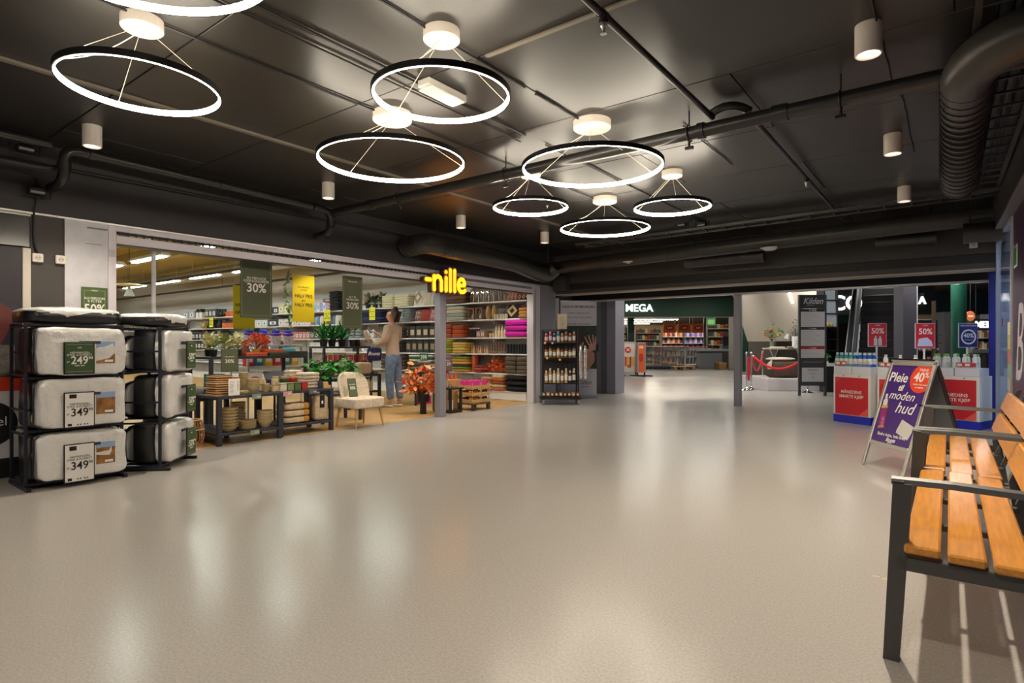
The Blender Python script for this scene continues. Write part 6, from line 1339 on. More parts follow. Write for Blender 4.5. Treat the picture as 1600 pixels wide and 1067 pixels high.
# frames with posters on feet
def stand(px, d, w_, turn, label, c, h=1.2, num=None):
    o = FRN('poster_stand', label, 'sign stand', px, d, 0, None, turn)
    for sx in (-1, 1): B('side_frame', ALU, o, sx*w_/2-.025, sx*w_/2+.025, -.03, .03, .13, h); B('foot', BLK, o, sx*w_/2-.03, sx*w_/2+.03, -.35, .35, 0, .04); B('foot_neck', BLK, o, sx*w_/2-.02, sx*w_/2+.02, -.02, .02, .0405, .1295)
    B('top_frame', ALU, o, -w_/2+.026, w_/2-.026, -.03, .03, h-.05, h); B('poster', C(*c, .5), o, -w_/2+.026, w_/2-.026, -.01, .01, .14, h-.0505)
    if num: MB().prism(ell(-w_*.1, h*.76, w_*.24, w_*.24, 20), -.017, -.011).build('red_disc', REDP, o); text(num, w_*.28, TXW, o, -w_*.1, h*.76, -.019, bold=.6)
    if num:
        for k in range(4): B('printed_pack', C(*[(206, 70, 40), (226, 190, 40), (190, 50, 40), (230, 200, 60)][k], .5), o, -w_*.34+k*w_*.18, -w_*.19+k*w_*.18, -.013, -.0102, h*.28, h*.56)
        B('printed_base', C(190, 90, 40), o, -w_*.14, w_*.14, -.016, -.0132, h*.24, h*.32)
    else:
        MB().prism(ell(0, h*.55, w_*.3, w_*.42, 16), -.015, -.0102).build('printed_heart', C(190, 50, 40), o); B('printed_band', C(240, 200, 150), o, -w_*.3, w_*.3, -.0135, -.0102, h*.82, h*.9)
    return o
stand(983, 20.9, .46, 0, 'white poster stand with a red circle and yellow packs', (226, 220, 206), 1.22, '30'); stand(1001.5, 20.6, .36, .6, 'narrow orange poster stand seen at an angle', (226, 104, 40), 1.2); stand(958, 21, .46, -.1, 'poster stand half hidden by the grey pillar', (214, 206, 196), 1.22, '50')
# Kilden directory
dk = FRN('directory_sign', 'tall grey shopping centre directory with white and red panels', 'sign', 1269, 12.9); GD = C(58, 60, 64, .5)
for sx in (-1, 1): B('side_post', GD, dk, sx*.285-.02, sx*.285+.02, -.03, .03, 0, 2.23)
B('head_panel', C(42, 42, 46, .5), dk, -.264, .264, -.03, .02, 1.93, 2.23); text('Kilden', .19, C(200, 200, 206), dk, 0, 2.09, -.032, shear=.35, bold=.3, wmax=.44); text('KJØPESENTER', .025, C(180, 180, 180), dk, -.06, 2.0, -.032)
LG = C(206, 204, 206, .5)
for (z0, z1, hd, hc) in ((1.52, 1.86, '3. etasje', BLK2), (1.10, 1.46, '2. etasje', C(50, 50, 56)), (.84, 1.03, '1. etasje', C(170, 30, 40))):
    B('listing_panel', LG, dk, -.262, .262, -.025, .02, z0, z1); B('floor_header', hc, dk, -.262, .262, -.028, .02, z1+.001, z1+.062); text(hd, .05, TXW, dk, 0, z1+.03, -.03)
    k = 0; z = z1-.03
    while z > z0+.01: B('listing_line', C(130, 130, 134), dk, -.235+(k % 2)*.02, .0+.06*((k*5) % 4), -.0265, -.0252, z-.004, z); z -= .034; k += 1
B('blank_panel', GD, dk, -.262, .262, -.025, .02, .64, .835); B('white_line', TXW, dk, -.22, .22, -.0265, -.0252, .745, .75)
B('lower_panel', GD, dk, -.262, .262, -.022, .02, .30, .639); B('hours_sheet', LG, dk, -.24, .24, -.025, -.0222, .31, .62); text('Åpningstider', .045, TXB, dk, 0, .57, -.0262); text('Mandag - fredag', .024, TXB, dk, 0, .50, -.0262); text('10 - 20', .024, TXB, dk, 0, .465, -.0262); text('Lørdag', .024, TXB, dk, 0, .42, -.0262); text('10 - 18', .024, TXB, dk, 0, .385, -.0262); B('bottom_panel', GD, dk, -.262, .262, -.022, .02, .22, .299); B('light_edge', C(150, 160, 220), dk, .262, .268, -.031, -.0255, .9, 1.9)
# platform with seating
pf = FRN('display_podium', 'low white podium behind the directory sign', 'podium', 1238, 14.9); u = 14.9/F
B('podium_body', C(214, 208, 210, .45), pf, -.95, 1.15, -.75, .9, 0, .30, .01); MB().prism(ell(.1+.18, .16, .06, .06, 18), -.754, -.7505).build('round_mark', C(190, 186, 190), pf); B('podium_seam', C(120, 116, 118), pf, .52, .525, -.753, -.7505, .01, .29)
pfz = .3002
o = FRN('pouf', 'big round dark brown pouf on the white podium', 'pouf', 1223, 14.7, pfz); m = MB(); m.soft((0, 0, .21), .36, .34, .21, .35, 28, 10); m.build('seat', cloth(86, 66, 54), o, smooth=True); m = MB(); m.lathe([(.33, 0.0), (.33, .01), (0, .01)], n=24); m.build('base', BLK2, o)
o = FRN('blanket', 'cream knitted blanket draped over the brown pouf', 'textile', 1219, 14.7, pfz+.4205); m = MB(); m.soft((0, 0, .045), .32, .28, .045, .8, 26, 8, .1); m.build('folds', cloth(214, 208, 192), o, smooth=True); m = MB()
for k in range(5): m.tube([(-.33+.02*k, -.28+.05*k, .02), (-.36, -.30+.05*k, -.08), (-.355, -.31+.05*k, -.2)], .012, 5)
m.build('hanging_fringe', cloth(206, 200, 184), o, smooth=True)
dt = FRN('side_table', 'pale wooden table on crossed metal legs behind the pouf', 'table', 1230, 15.3, pfz); B('tabletop', C(206, 184, 150, .5), dt, -.55, .55, -.25, .25, .70, .74, .005)
for sx in (-.35, .35): m = MB(); m.tube([(sx-.16, 0, 0), (sx+.1, 0, .699)], .014, 6); m.tube([(sx+.16, 0, 0), (sx-.1, 0, .699)], .014, 6); m.build('crossed_leg', ALU, dt)
tz = pfz+.7402
bush((*at(1206, 15.3), tz), 'green bouquet with yellow and red flowers on the pale table', .34, .22, 60, [(70, 130, 60), (90, 150, 70), (220, 190, 50), (190, 80, 70)], .12, .06, (.06, .18, (120, 140, 120)), 'flower_bouquet')
bush((*at(1243, 15.5), tz), 'slender pale green tree plant beside the directory sign', .62, .14, 70, [(130, 150, 120), (96, 120, 90)], .06, .035, (.06, .12, (210, 206, 200)), 'small_tree', base=.1)
o = FRN('desk_lamp', 'black and white desk lamp on the pale table', 'lamp', 1233, 15.2, tz); m = MB(); m.cyl((0, 0, 0), (0, 0, .015), .06, n=16); m.build('base', BLK, o); m = MB(); m.tube([(0, 0, .015), (.04, 0, .28), (-.03, 0, .36)], .007, 6); m.build('arm', BLK, o); m = MB(); m.cyl((-.03, 0, .36), (-.08, 0, .24), .03, .06, n=14); m.build('shade', WHT, o, smooth=True)
o = FRN('open_books', 'pile of light magazines on the left of the pale table', 'magazines', 1214, 15.2, tz); 
for k in range(3): B('magazine', C(*[(226, 206, 196), (206, 214, 220), (236, 230, 220)][k]), o, -.2+.03*k, .16, -.11, .10, .012*k, .012*k+.011)
o = FRN('book', 'grey books stacked under the black desk lamp', 'book', 1238, 15.05, tz); B('cover', C(110, 108, 106), o, -.12, .10, -.07, .07, 0, .025); B('pages', C(214, 206, 196), o, -.11, .09, -.065, .072, .0255, .04)
o = FRN('white_card', 'white card box at the right end of the pale table', 'box', 1244.5, 15.0, tz); B('card_body', WHT2, o, -.09, .09, -.05, .05, 0, .3); [B('card_line', C(120, 120, 120), o, -.04, .04, -.053, -.0505, .1+.03*k, .105+.03*k) for k in range(4)]
# rope barrier
RED = C(206, 24, 28, .5); SP = {}
for i, (px, d, z, lb) in enumerate(((1166.5, 14.35, 0, 'chrome rope stanchion at the left corner of the podium, nearest one'), (1174, 14.6, 0, 'chrome rope stanchion just right of the nearest one'), (1191.5, 17.0, 0, 'chrome rope stanchion behind the podium'), (1261.5, 13.6, 0, 'chrome rope stanchion seen below the directory sign'))):
    x, y = at(px, d); o = T('rope_stanchion', lb, 'stanchion', (x, y, z), 0, 'rope stanchions around the podium'); m = MB(); m.lathe([(.15, 0), (.15, .01), (.04, .05), (.02, .08)], n=24); m.build('foot', CHR, o, smooth=True); m = MB(); m.cyl((0, 0, .07), (0, 0, .88), .022, n=14); m.build('pole', CHR, o, smooth=True); m = MB(); m.soft((0, 0, .92), .035, .035, .035, 1, 14, 8); m.build('ball_top', CHR, o, smooth=True); SP[i] = (x, y)
def rope(a, b, sag, label, z0=.84, z1=.84):
    A = Vector((*a, z0)); Bq = Vector((*b, z1)); P = [A.lerp(Bq, t/14)-Vector((0, 0, sag*4*(t/14)*(1-t/14))) for t in range(15)]
    o = T('barrier_rope', label, 'rope', tuple(A), 0, 'red velvet ropes'); m = MB(); m.tube([tuple(p-A) for p in P], .03, 8); m.build('velvet_rope', RED, o, smooth=True)
    for q in (P[0], P[-1]): m = MB(); m.soft(tuple(q-A), .032, .032, .035, 1, 10, 6); m.build('rope_end', CHR, o, smooth=True)
sh_ = lambda p, q, k=.05: tuple(Vector(p)+(Vector(q)-Vector(p)).normalized()*k)
rope(sh_(SP[1], SP[3]), sh_(SP[3], SP[1]), .30, 'long red rope sagging in front of the pouf'); rope(sh_(SP[1], SP[2]), sh_(SP[2], SP[1]), .42, 'short red rope sagging behind the first stanchions')
x, y = at(1169.5, 14.5); o = T('barrier_rope', 'red rope hanging straight down from the nearest stanchion', 'rope', (x, y, .84)); m = MB(); m.tube([(-.01, 0, .0), (0, 0, -.1), (.005, 0, -.58)], .032, 8); m.build('velvet_rope', RED, o, smooth=True); m = MB(); m.soft((0, 0, -.6), .034, .034, .03, 1, 10, 6); m.build('rope_end', CHR, o, smooth=True)
# soffit of the upper escalator, glass shelves, escalator
so = FRN('escalator_soffit', 'large beige sloping underside of an escalator behind the directory sign', 'escalator underside', 1240, 17.6); u = 17.6/F
P_ = [((px-1240)*u, zz_(py, 17.6)) for px, py in ((1181, 430), (1286, 430), (1286, 533), (1214, 533))]
MB().prism(P_, 0, 2.2).build('cladding', C(190, 180, 164, .7), so); B('under_plinth', C(50, 40, 34), so, (1214-1240)*u, (1286-1240)*u, .05, 2.1, 0, zz_(533.2, 17.6)); m = MB(); m.cyl(((1232-1240)*u, -.04, zz_(455, 17.6)), ((1238-1240)*u, -.04, zz_(474, 17.6)), .025, n=10); m.build('strip_light', M('strip_lamp', (1, 1, 1), .4, emit=(1, .95, .85), es=5), so)
gs = FRN('glass_shelf', 'tall black shelving with pale glass squares right of the directory', 'shelving', 1300, 14.2); u = 14.2/F
for i, (a, b) in enumerate(((452, 468), (470, 489), (491, 510))): B('glass_square', C(170, 184, 196, .15), gs, (1287-1300)*u, (1304+i*1-1300)*u, -.02, .0, zz_(b, 14.2), zz_(a, 14.2))
for px in (1286.5, 1307.5): B('upright', BLK, gs, (px-1300)*u-.012, (px-1300)*u+.012, -.05, .3, 0, 2.62)
for py in (451, 469, 490, 511, 530, 548, 567): B('shelf_bar', BLK, gs, (1287.5-1300)*u, (1306.5-1300)*u, -.05, .3, zz_(py, 14.2)-.01, zz_(py, 14.2)+.01)
B('dark_back', C(22, 20, 22), gs, (1287.5-1300)*u, (1306.5-1300)*u, .31, .33, 0, zz_(511, 14.2)-.02)
bush((*at(1291, 13.95), zz_(567, 13.9)+.0), 'bright green small plant on the black shelf', .22, .09, 50, [(60, 170, 50), (90, 190, 60)], .07, .03, (.05, .05, (210, 210, 206)), 'small_plant', base=.1)
o = FRN('shelf_box', 'white low shelf carrying the bright green plant', 'shelf', 1291, 13.95, 0); B('shelf_board', WHT, o, -.12, .14, -.12, .12, zz_(572, 13.9), zz_(567.2, 13.9)); B('cabinet', BLK2, o, -.11, .13, -.1, .1, 0, zz_(572.2, 13.9))
for i, (px, py) in enumerate(((1292, 498), (1299, 499))):
    o = FRN('ornament', 'small golden ornament on the black glass shelving, %s' % ['left', 'right'][i], 'ornament', px, 14.1, zz_(511, 14.2)+.0105); m = MB(); m.lathe([(.02, 0), (.04, .04), (.03, .08), (.01, .12)], n=12); m.build('bulb', C(200, 160, 70, .3), o, smooth=True)
# escalator, rising away from the viewer
pe = at(1371, 12.9); p2 = at(1378, 18); es = T('escalator', 'black escalator rising away between steel balustrades', 'escalator', (*pe, 0), atan2(p2[1]-pe[1], p2[0]-pe[0])-pi/2)
ST = C(30, 29, 30, .45); st0 = None
for i in range(15):
    if st0 is None: m = MB(); m.cb(-.42, .42, 0, .33, 0, .205, .006); st0 = m.build('step', ST, es); m = MB(); m.cb(-.42, .42, -.006, .02, .185, .209, .003); m.build('step_nosing', C(52, 50, 50, .4), st0)
    else: q = dup(st0, es, (0, .33*i, .207*i))
st0.location = (0, 0, 0)
L_ = .33*15; Hh = .207*15
for sx in (-1, 1):
    a = sx*.45; m = MB(); w_ = .16*sx
    def sl(x0, x1, zlo, zhi, nm, mat, y0=-.5):
        m = MB(); m.add([(x0, y0, max(0, zlo-.3)), (x1, y0, max(0, zlo-.3)), (x1, L_, Hh+zlo), (x0, L_, Hh+zlo), (x0, y0, zhi), (x1, y0, zhi), (x1, L_, Hh+zhi), (x0, L_, Hh+zhi)], [(0,3,2,1),(4,5,6,7),(0,1,5,4),(1,2,6,5),(2,3,7,6),(3,0,4,7)]); m.build(nm, mat, es)
    sl(a, a+.05*sx, .0, .42, 'skirt_panel', C(150, 150, 150, .3, metal=.5)); sl(a+.055*sx, a+.20*sx, .2, .46, 'side_cladding', C(206, 208, 210, .35, metal=.3)); sl(a+.08*sx, a+.10*sx, .47, .90, 'glass_balustrade', GLASS); sl(a+.05*sx, a+.13*sx, .905, .96, 'handrail', BLK2)
# columns by the escalator
o = FRN('hall_column', 'dark grey square column at the right side of the escalator', 'column', 1415, 12.2); B('shaft', C(84, 82, 92, .5), o, -.15, .13, -.15, .15, .03, 3.24); B('plinth', BLK2, o, -.155, .135, -.155, .155, 0, .0295)
o = FRN('white_post', 'narrow white illuminated post beside the grey column', 'post', 1428, 12.6); B('shaft', C(226, 226, 232, .4), o, -.055, .055, -.04, .04, 0.02, 3.24); B('foot', BLK2, o, -.06, .06, -.045, .045, 0, .0195)
# right background shops
WB2 = C(206, 176, 130, .7)
bw = FRN('wall_lit_shop', 'x', 'x', 1485, 21); del bw['label']; del bw['category']; bpy.data.objects.remove(bw)
def fstruct(name, mat, px0, px1, d, z0, z1, th_=.1):
    m = MB(); w_ = (px1-px0)*d/F; m.box(-w_/2, w_/2, 0, th_, z0, z1); o = struct(m.build(name, mat)); o.location = (*at((px0+px1)/2, d), 0); o.rotation_euler = (0, 0, FACE); return o
fstruct('wall_far_shop', WB2, 1425, 1760, 24, 0, 2.35); fstruct('wall_far_fascia', C(20, 46, 52, .6), 1425, 1760, 23.8, 2.35, 3.25)
fstruct('wall_far_green', GREEN, 1225, 1330, 27, 2.1, 3.25); fstruct('wall_far_end', C(60, 52, 46), 1190, 1330, 30, 0, 3.25)
o = FRN('cosmetics_rack', 'dark cosmetics rack with small coloured tester rows', 'rack', 1446, 14.5); u = 14.5/F; B('rack_body', BLK2, o, -.31, .31, .0, .3, 0, 1.75, .01)
for z in (.95, 1.15, 1.35, .75): B('rack_shelf', C(60, 58, 60), o, -.3, .3, -.12, -.001, z, z+.02)
for i in range(5):
    for j in range(2):
        q = B('tester', C(*[(190, 40, 50), (226, 200, 180), (206, 120, 120)][(i+j) % 3], .4), None, -.03, .03, -.02, .02, 0, .05); q.location = (*[o.location[k]+(Matrix.Rotation(FACE, 3, 'Z')@Vector((-.06+.12*j, -.03, 0)))[k] for k in (0, 1)], 1.17+.0+.105*0); q.rotation_euler.z = FACE; q.location.z = (.771, .971, 1.171, 1.371, 1.171)[i] if i < 4 else 1.171; tag(q, 'small tester on the dark rack, %s column, %s' % (['left', 'right'][j], ['lowest shelf', 'third shelf from the top', 'second shelf from the top', 'top shelf', 'second shelf, farther right'][i]), 'cosmetic', 'testers on the dark cosmetics rack')
        if i == 4: q.location.x += .1*cos(FACE); q.location.y += .1*sin(FACE)
for i in range(8):
    x, y, z = put((o.location.x, o.location.y), FACE, -.26+.074*i, -.06, .971); bottle((x, y, .971 if i not in (2, 4) else .971), C(*[(206, 150, 110), (190, 60, 60), (226, 206, 190)][i % 3], .3), C(60, 50, 46), 'small cosmetics bottle on the dark rack, %s of eight' % nth(i, 8), 'cosmetics bottles on the dark rack', .12, .022, FACE)
o = FRN('hall_post', 'slim brown post behind the folding sign', 'post', 1459, 13.6); B('shaft', C(110, 92, 74), o, -.03, .03, -.03, .03, .01, 2.15); B('foot', BLK2, o, -.04, .04, -.04, .04, 0, .0095)
o = FRN('dark_cabinet', 'dark grey tall cabinet left of the green column', 'cabinet', 1480, 16.5); B('cabinet_body', C(70, 70, 74), o, -.15, .17, -.1, .3, 0, 2.05, .01); B('cabinet_door', C(92, 90, 94), o, -.13, .15, -.115, -.101, .05, .9); B('cabinet_door', C(86, 86, 92), o, -.13, .15, -.115, -.101, .92, 2.0)
o = FRN('green_column', 'dark green round column lit from above behind the blue sign', 'column', 1498, 15.2); m = MB(); m.cyl((0, 0, .03), (0, 0, 3.24), .17, n=28); m.build('shaft', C(24, 92, 74, .4), o, smooth=True); m = MB(); m.cyl((0, 0, 0), (0, 0, .03), .19, n=28); m.build('plinth', BLK2, o)
o = FRN('strip_lamp', 'slanting white strip lamp above the green column', 'ceiling lamp', 1500, 13.5, 2.56, None, 1.1); B('body', C(150, 150, 156), o, -.35, .35, -.05, .05, .02, .08); B('diffuser', M('strip_lamp', (1, 1, 1), .4, emit=(1, .95, .85), es=5), o, -.34, .34, -.045, .045, .0, .0195); m = MB(); [m.cyl((s_*.3, 0, .08), (s_*.3, 0, .69), .006, n=5) for s_ in (-1, 1)]; m.build('hanger', ALU, o)
pshelf(1465, 1473, 20, 498, 6, 3, MIX, 'narrow lit shelf behind the dark cabinet', 'packet')
ms = FRN('shop_sign', 'black sign board with white glowing capitals at the far right', 'sign', 1540, 20); u = 20/F; B('board', BLK2, ms, (1520-1540)*u, (1590-1540)*u, 0, .1, zz_(516, 20), zz_(498, 20)); text('MEIERIET', .30, LTW, ms, (1523-1540)*u, zz_(507.5, 20), -.02, al='LEFT', bold=1, ext=.01); 
for x_ in (-.3, .8): m = MB(); m.cyl((x_, .05, zz_(498, 20)), (x_, .05, 3.25), .01, n=5); m.build('hanger', BLK, ms)
o = FRN('round_sign', 'round orange sign beside the white glowing capitals', 'sign', 1516, 19.6, zz_(494, 19.6)); m = MB(); m.prism(ell(0, 0, .15, .17, 24), -.02, .02); m.build('disc', C(232, 120, 60, .5), o); B('disc_bar', TXW, o, -.09, .09, -.023, -.0205, -.03, .03); m = MB(); m.cyl((0, 0, .16), (0, 0, 3.25-zz_(494, 19.6)), .01, n=5); m.build('hanger', BLK, o)
for i in range(2):
    desk(1508+22*i, 1528+22*i, 18.5+.2*i, .98, 'dark counter of the dairy corner, %s one' % ['left', 'right'][i], (52, 52, 54))
pshelf(1510, 1546, 21.5, 519, 4, 9, [(226, 206, 160), (240, 236, 226), (206, 150, 70), (150, 90, 60)], 'warm lit dairy shelf under the glowing capitals', 'packet')
o = FRN('white_lily_pot', 'white cut paper ornament on the dairy counter', 'ornament', 1519, 18.2, .9805); m = MB(); [m.tube([(0, 0, 0), (.12*cos(a), 0, .16+.08*sin(3*a)), (.2*cos(a), .02, .25+.1*sin(a))], .014, 5) for a in [0, .7, 1.4, 2.1, 2.8]]; m.build('paper_petals', WHT2, o); B('holder', C(200, 200, 196), o, -.05, .05, -.05, .05, 0, .03)
# banner and cosmetics trolley at the corner
bn = T('roll_up_banner', 'white roll-up banner with a portrait of a person raising a hand', 'banner', (-6.10, 10.72, 0), FACE+.05)
bn.location = (*at(904, 12.3), 0)
B('cassette', C(160, 160, 170, .4, metal=.4), bn, -.40, .40, -.08, .08, 0, .07, .01); B('sheet', C(214, 212, 224, .5), bn, -.385, .385, -.003, .003, .0705, 2.04); B('top_bar', ALU, bn, -.39, .39, -.008, .008, 2.041, 2.06)
B('photo_ground', C(34, 52, 40, .5, noise=.5, scale=4), bn, -.384, .384, -.0045, -.0032, .62, 1.53)
MB().prism([(-.384, .62), (-.384, .50), (.0, .42), (.34, .55), (.384, .62)], -.0055, -.0047).build('printed_shirt', C(206, 208, 220, .5), bn)
MB().prism([(-.1, .64), (.02, .56), (.2, .58), (.34, .78), (.34, .95), (.2, 1.05), (.05, 1.0), (-.05, .85)], -.0068, -.0056).build('printed_shoulder', C(190, 140, 118, .5), bn)
MB().prism(ell(-.02, 1.18, .13, .19, 20), -.0068, -.0056).build('printed_face', C(196, 148, 124, .5), bn); MB().prism(ell(-.04, 1.28, .17, .16, 18), -.0080, -.0069).build('printed_hair', C(60, 36, 28, .5), bn)
m = MB(); m.prism([(.22, .98), (.36, 1.02), (.37, 1.16), (.22, 1.14)], -.0085, -.0070)
for (a, b, c_, d_) in ((.22, 1.12, .13, 1.30), (.27, 1.14, .21, 1.33), (.32, 1.15, .30, 1.34), (.36, 1.15, .365, 1.30), (.24, 1.02, .12, 1.00)):
    dx, dz = (c_-a), (d_-b); l = sqrt(dx*dx+dz*dz); nx, nz = -dz/l*.017, dx/l*.017; m.prism([(a+nx, b+nz), (c_+nx*.7, d_+nz*.7), (c_-nx*.7, d_-nz*.7), (a-nx, b-nz)], -.0085, -.0070)
m.build('printed_hand', C(214, 160, 140, .5), bn)
TD = C(50, 50, 60, .6)
text('STELLER DU FINT MED DEG SELV?', .06, TD, bn, 0, 1.93, -.0045, bold=.6, wmax=.70)
for i, s_ in enumerate(('Vi hjelper deg gjerne med', 'stell for ansikt, kropp og føtter', 'godt utvalg i alle prisklasser')): text(s_, .045, TD, bn, 0, 1.80-.09*i-(.05 if i == 2 else 0), -.0045, wmax=.62)
text('Kilden', .13, TD, bn, .1, .33, -.0045, shear=.4, wmax=.34); text('HUDPLEIE', .04, TD, bn, .14, .24, -.0045)
cr = T('cosmetics_trolley', 'black wheeled display trolley with four shelves before the banner', 'trolley rack', (*at(875, 11.15), 0), FACE)
W_ = .33
for sx in (-1, 1):
    for sy in (-.16, .16): B('upright', BLK, cr, sx*W_-.012, sx*W_+.012, sy-.012, sy+.012, .14, 1.42)
SZ = (.16, .41, .89, 1.18)
B('deck', BLK, cr, -W_-.06, W_+.06, -.24, .24, .11, .139)
for z in SZ[1:]: B('shelf', BLK, cr, -W_+.013, W_-.013, -.20, .2, z-.02, z)
B('top_bar', BLK, cr, -W_+.0125, W_-.0125, -.01, .01, 1.40, 1.42); B('back_mesh', C(60, 58, 58), cr, -W_+.013, W_-.013, .175, .18, .42, 1.39)
for sx in (-1, 1):
    for sy in (-.18, .18): m = MB(); m.cyl((sx*W_-.015, sy, .05), (sx*W_+.015, sy, .05), .05, n=18); m.build('wheel', C(150, 150, 156, .3), cr, smooth=True); B('fork', BLK, cr, sx*W_-.022, sx*W_+.022, sy-.008, sy+.008, .10, .1095)
bx_, by_ = cr.location.x, cr.location.y
PALS = [[(206, 30, 110), (206, 30, 110), (40, 60, 190), (40, 140, 210), (200, 120, 110), (150, 80, 40), (170, 100, 60), (190, 90, 90)], [(170, 120, 60), (190, 140, 70), (150, 110, 60), (206, 160, 90), (160, 100, 40), (120, 80, 40), (176, 130, 70), (150, 150, 150)], [(196, 150, 100), (190, 140, 80), (226, 206, 170), (206, 180, 140), (170, 120, 70), (206, 170, 120), (40, 36, 34), (30, 30, 30)]]
for r_i, (z, nm) in enumerate(((1.18, 'top'), (.89, 'second'), (.41, 'third'))):
    for i in range(8):
        h = (.19, .2, .26)[r_i]*(.85+.15*((i*3) % 2)); c = PALS[r_i][i]; bottle(put((bx_, by_), FACE, -.27+.075*i, -.12, z+.0005), C(*c, .3), C(220, 200, 180) if r_i != 1 else C(60, 46, 36), 'gift bottle on the %s shelf of the cosmetics trolley, %s' % (nm, nth(i, 8)), 'gift bottles on the cosmetics trolley', h, .03, FACE)
for i in range(9):
    x, y, z = put((bx_, by_), FACE, -.32+.08*i, -.14-.0*(i % 2), .1395); o = T('gift_set', 'small wrapped gift set on the bottom deck of the trolley, %s' % nth(i, 9), 'gift set', (x, y, z), FACE, 'gift sets on the trolley deck'); m = MB(); m.soft((0, 0, .05), .036, .05, .05, .7, 12, 6, .06); m.build('wrapped_body', C(*[(60, 54, 60), (150, 110, 80), (120, 60, 50)][i % 3], .4), o, smooth=True); m = MB(); m.cyl((0, -.052, .055), (0, -.058, .055), .024, n=14); m.build('round_sticker', C(226, 200, 140, .4), o)
for i in range(8):
    lx = (-.30, -.16, -.05, .08, -.26, -.02, .2, .24)[i]; z = (1.165, 1.165, 1.20, .93, .88, .85, .95, .62)[i]; x, y, _ = put((bx_, by_), FACE, lx, -.215, 0); q = MB(); q.cyl((0, 0, 0), (0, -.006, 0), .022, n=14); q = q.build('round_tag', C(236, 206, 130, .4), cr); q.location = (lx, -.206, z)
for i in range(2):
    x, y, z = put((bx_, by_), FACE, .375+.085*i, -.2, .50); o = T('foil_streamer', 'silver foil pack hanging at the side of the trolley, %s' % ['left', 'right'][i], 'packaging', (x, y, z), FACE, 'silver foil packs on the trolley'); m = MB(); m.soft((0, 0, .30), .032, .014, .30, .5, 14, 10, .08); m.build('foil_sheet', M('foil', (.75, .75, .76), .22, .8, bump=.4, bscale=20), o, smooth=True); m = MB(); m.tube([(0, 0, .59), (0, 0, .62), (-.05-.08*i, .02, .64)], .004, 5); m.build('hook', BLK, o)
for i in range(3):
    x, y, z = put((bx_, by_), FACE, .10+.075*i, .04, .6); z = .4105; o = T('black_box', 'tall black box at the right end of the third shelf, %s' % nth(i, 3), 'box', (x, y, z), FACE, 'black boxes on the third shelf'); B('box_body', BLK2, o, -.034, .034, -.05, .05, 0, .36, .003); B('box_logo', C(206, 160, 60), o, -.015, .015, -.052, -.0505, .12, .16)
o = T('sign_card', 'cream notice card standing on top of the cosmetics trolley', 'sign', (*put((bx_, by_), FACE, .04, -.02, 1.4205),), FACE); B('sheet', C(226, 216, 186, .5), o, -.09, .09, -.003, .003, .01, .30); B('base', BLK, o, -.05, .05, -.02, .02, 0, .0095)
for k in range(8): B('printed_line', C(170, 160, 140), o, -.05, .03+.01*(k % 3), -.0045, -.0032, .1+.02*k, .104+.02*k)
# ================================================================== THE SHOPPER
def skin(name, pts, edges, mat, parent, root=0, sub=2):
    """one continuous surface grown round joints: pts = [(x,y,z,rx,ry)]"""
    me = bpy.data.meshes.new(name); me.from_pydata([p[:3] for p in pts], edges, []); o = bpy.data.objects.new(name, me); S.collection.objects.link(o)
    o.modifiers.new('s', 'SKIN'); m2 = o.modifiers.new('u', 'SUBSURF'); m2.levels = m2.render_levels = sub
    if not me.skin_vertices:
        bm = bmesh.new(); bm.from_mesh(me); bm.verts.layers.skin.verify(); bm.to_mesh(me); bm.free()
    for i, p in enumerate(pts): me.skin_vertices[0].data[i].radius = (p[3], p[4] if len(p) > 4 else p[3])
    me.skin_vertices[0].data[root].use_root = True
    bpy.context.view_layer.update(); m_ = bpy.data.meshes.new_from_object(o.evaluated_get(bpy.context.evaluated_depsgraph_get())); bpy.data.objects.remove(o)
    m_.materials.clear(); m_.materials.append(mat); m_.shade_smooth(); q = bpy.data.objects.new(name, m_); S.collection.objects.link(q); q.parent = parent; return q
SK = C(214, 160, 130, .5); SW = C(208, 184, 162, .9, noise=.06, scale=60, bump=.3, bscale=70); JN = C(112, 132, 160, .85, noise=.18, scale=14, bump=.2, bscale=120); HR = C(70, 46, 34, .6, noise=.25, scale=40, stretch=(4, 4, 1))
wx, wy = G(614, 635.5); pz = facing(-CC, -SS)-.35
pw_ = T('person', 'woman in a beige sweater and light blue jeans reading a package in the shop', 'person', (wx, wy, 0), pz)
pw_.scale = (1.03, 1.03, 1.03)
# local: front = -Y, her left = +X ... shoulders 1.42, crown 1.73
body = [(0, 0, .93, .125, .10), (0, -.01, 1.08, .105, .085), (0, -.015, 1.26, .12, .09), (0, 0, 1.40, .10, .075), (0, -.005, 1.485, .048, .048), (0, -.035, 1.545, .066, .07), (0, -.045, 1.62, .076, .088), (0, -.04, 1.69, .06, .072),
        (.15, 0, 1.39, .05), (.205, -.02, 1.16, .042), (.17, -.22, 1.12, .033), (.10, -.36, 1.19, .022), (.085, -.40, 1.21, .024, .012),
        (-.15, 0, 1.39, .05), (-.20, -.03, 1.17, .042), (-.15, -.25, 1.20, .033), (-.06, -.38, 1.30, .022), (-.05, -.42, 1.32, .024, .012),
        (.085, 0, .85, .085, .085), (.09, -.015, .48, .055), (.09, .01, .09, .036), (.09, -.06, .035, .035, .028), (.09, -.14, .028, .032, .02),
        (-.085, 0, .85, .085, .085), (-.10, .04, .48, .055), (-.10, .09, .09, .036), (-.10, .02, .035, .035, .028), (-.10, -.06, .028, .032, .02)]
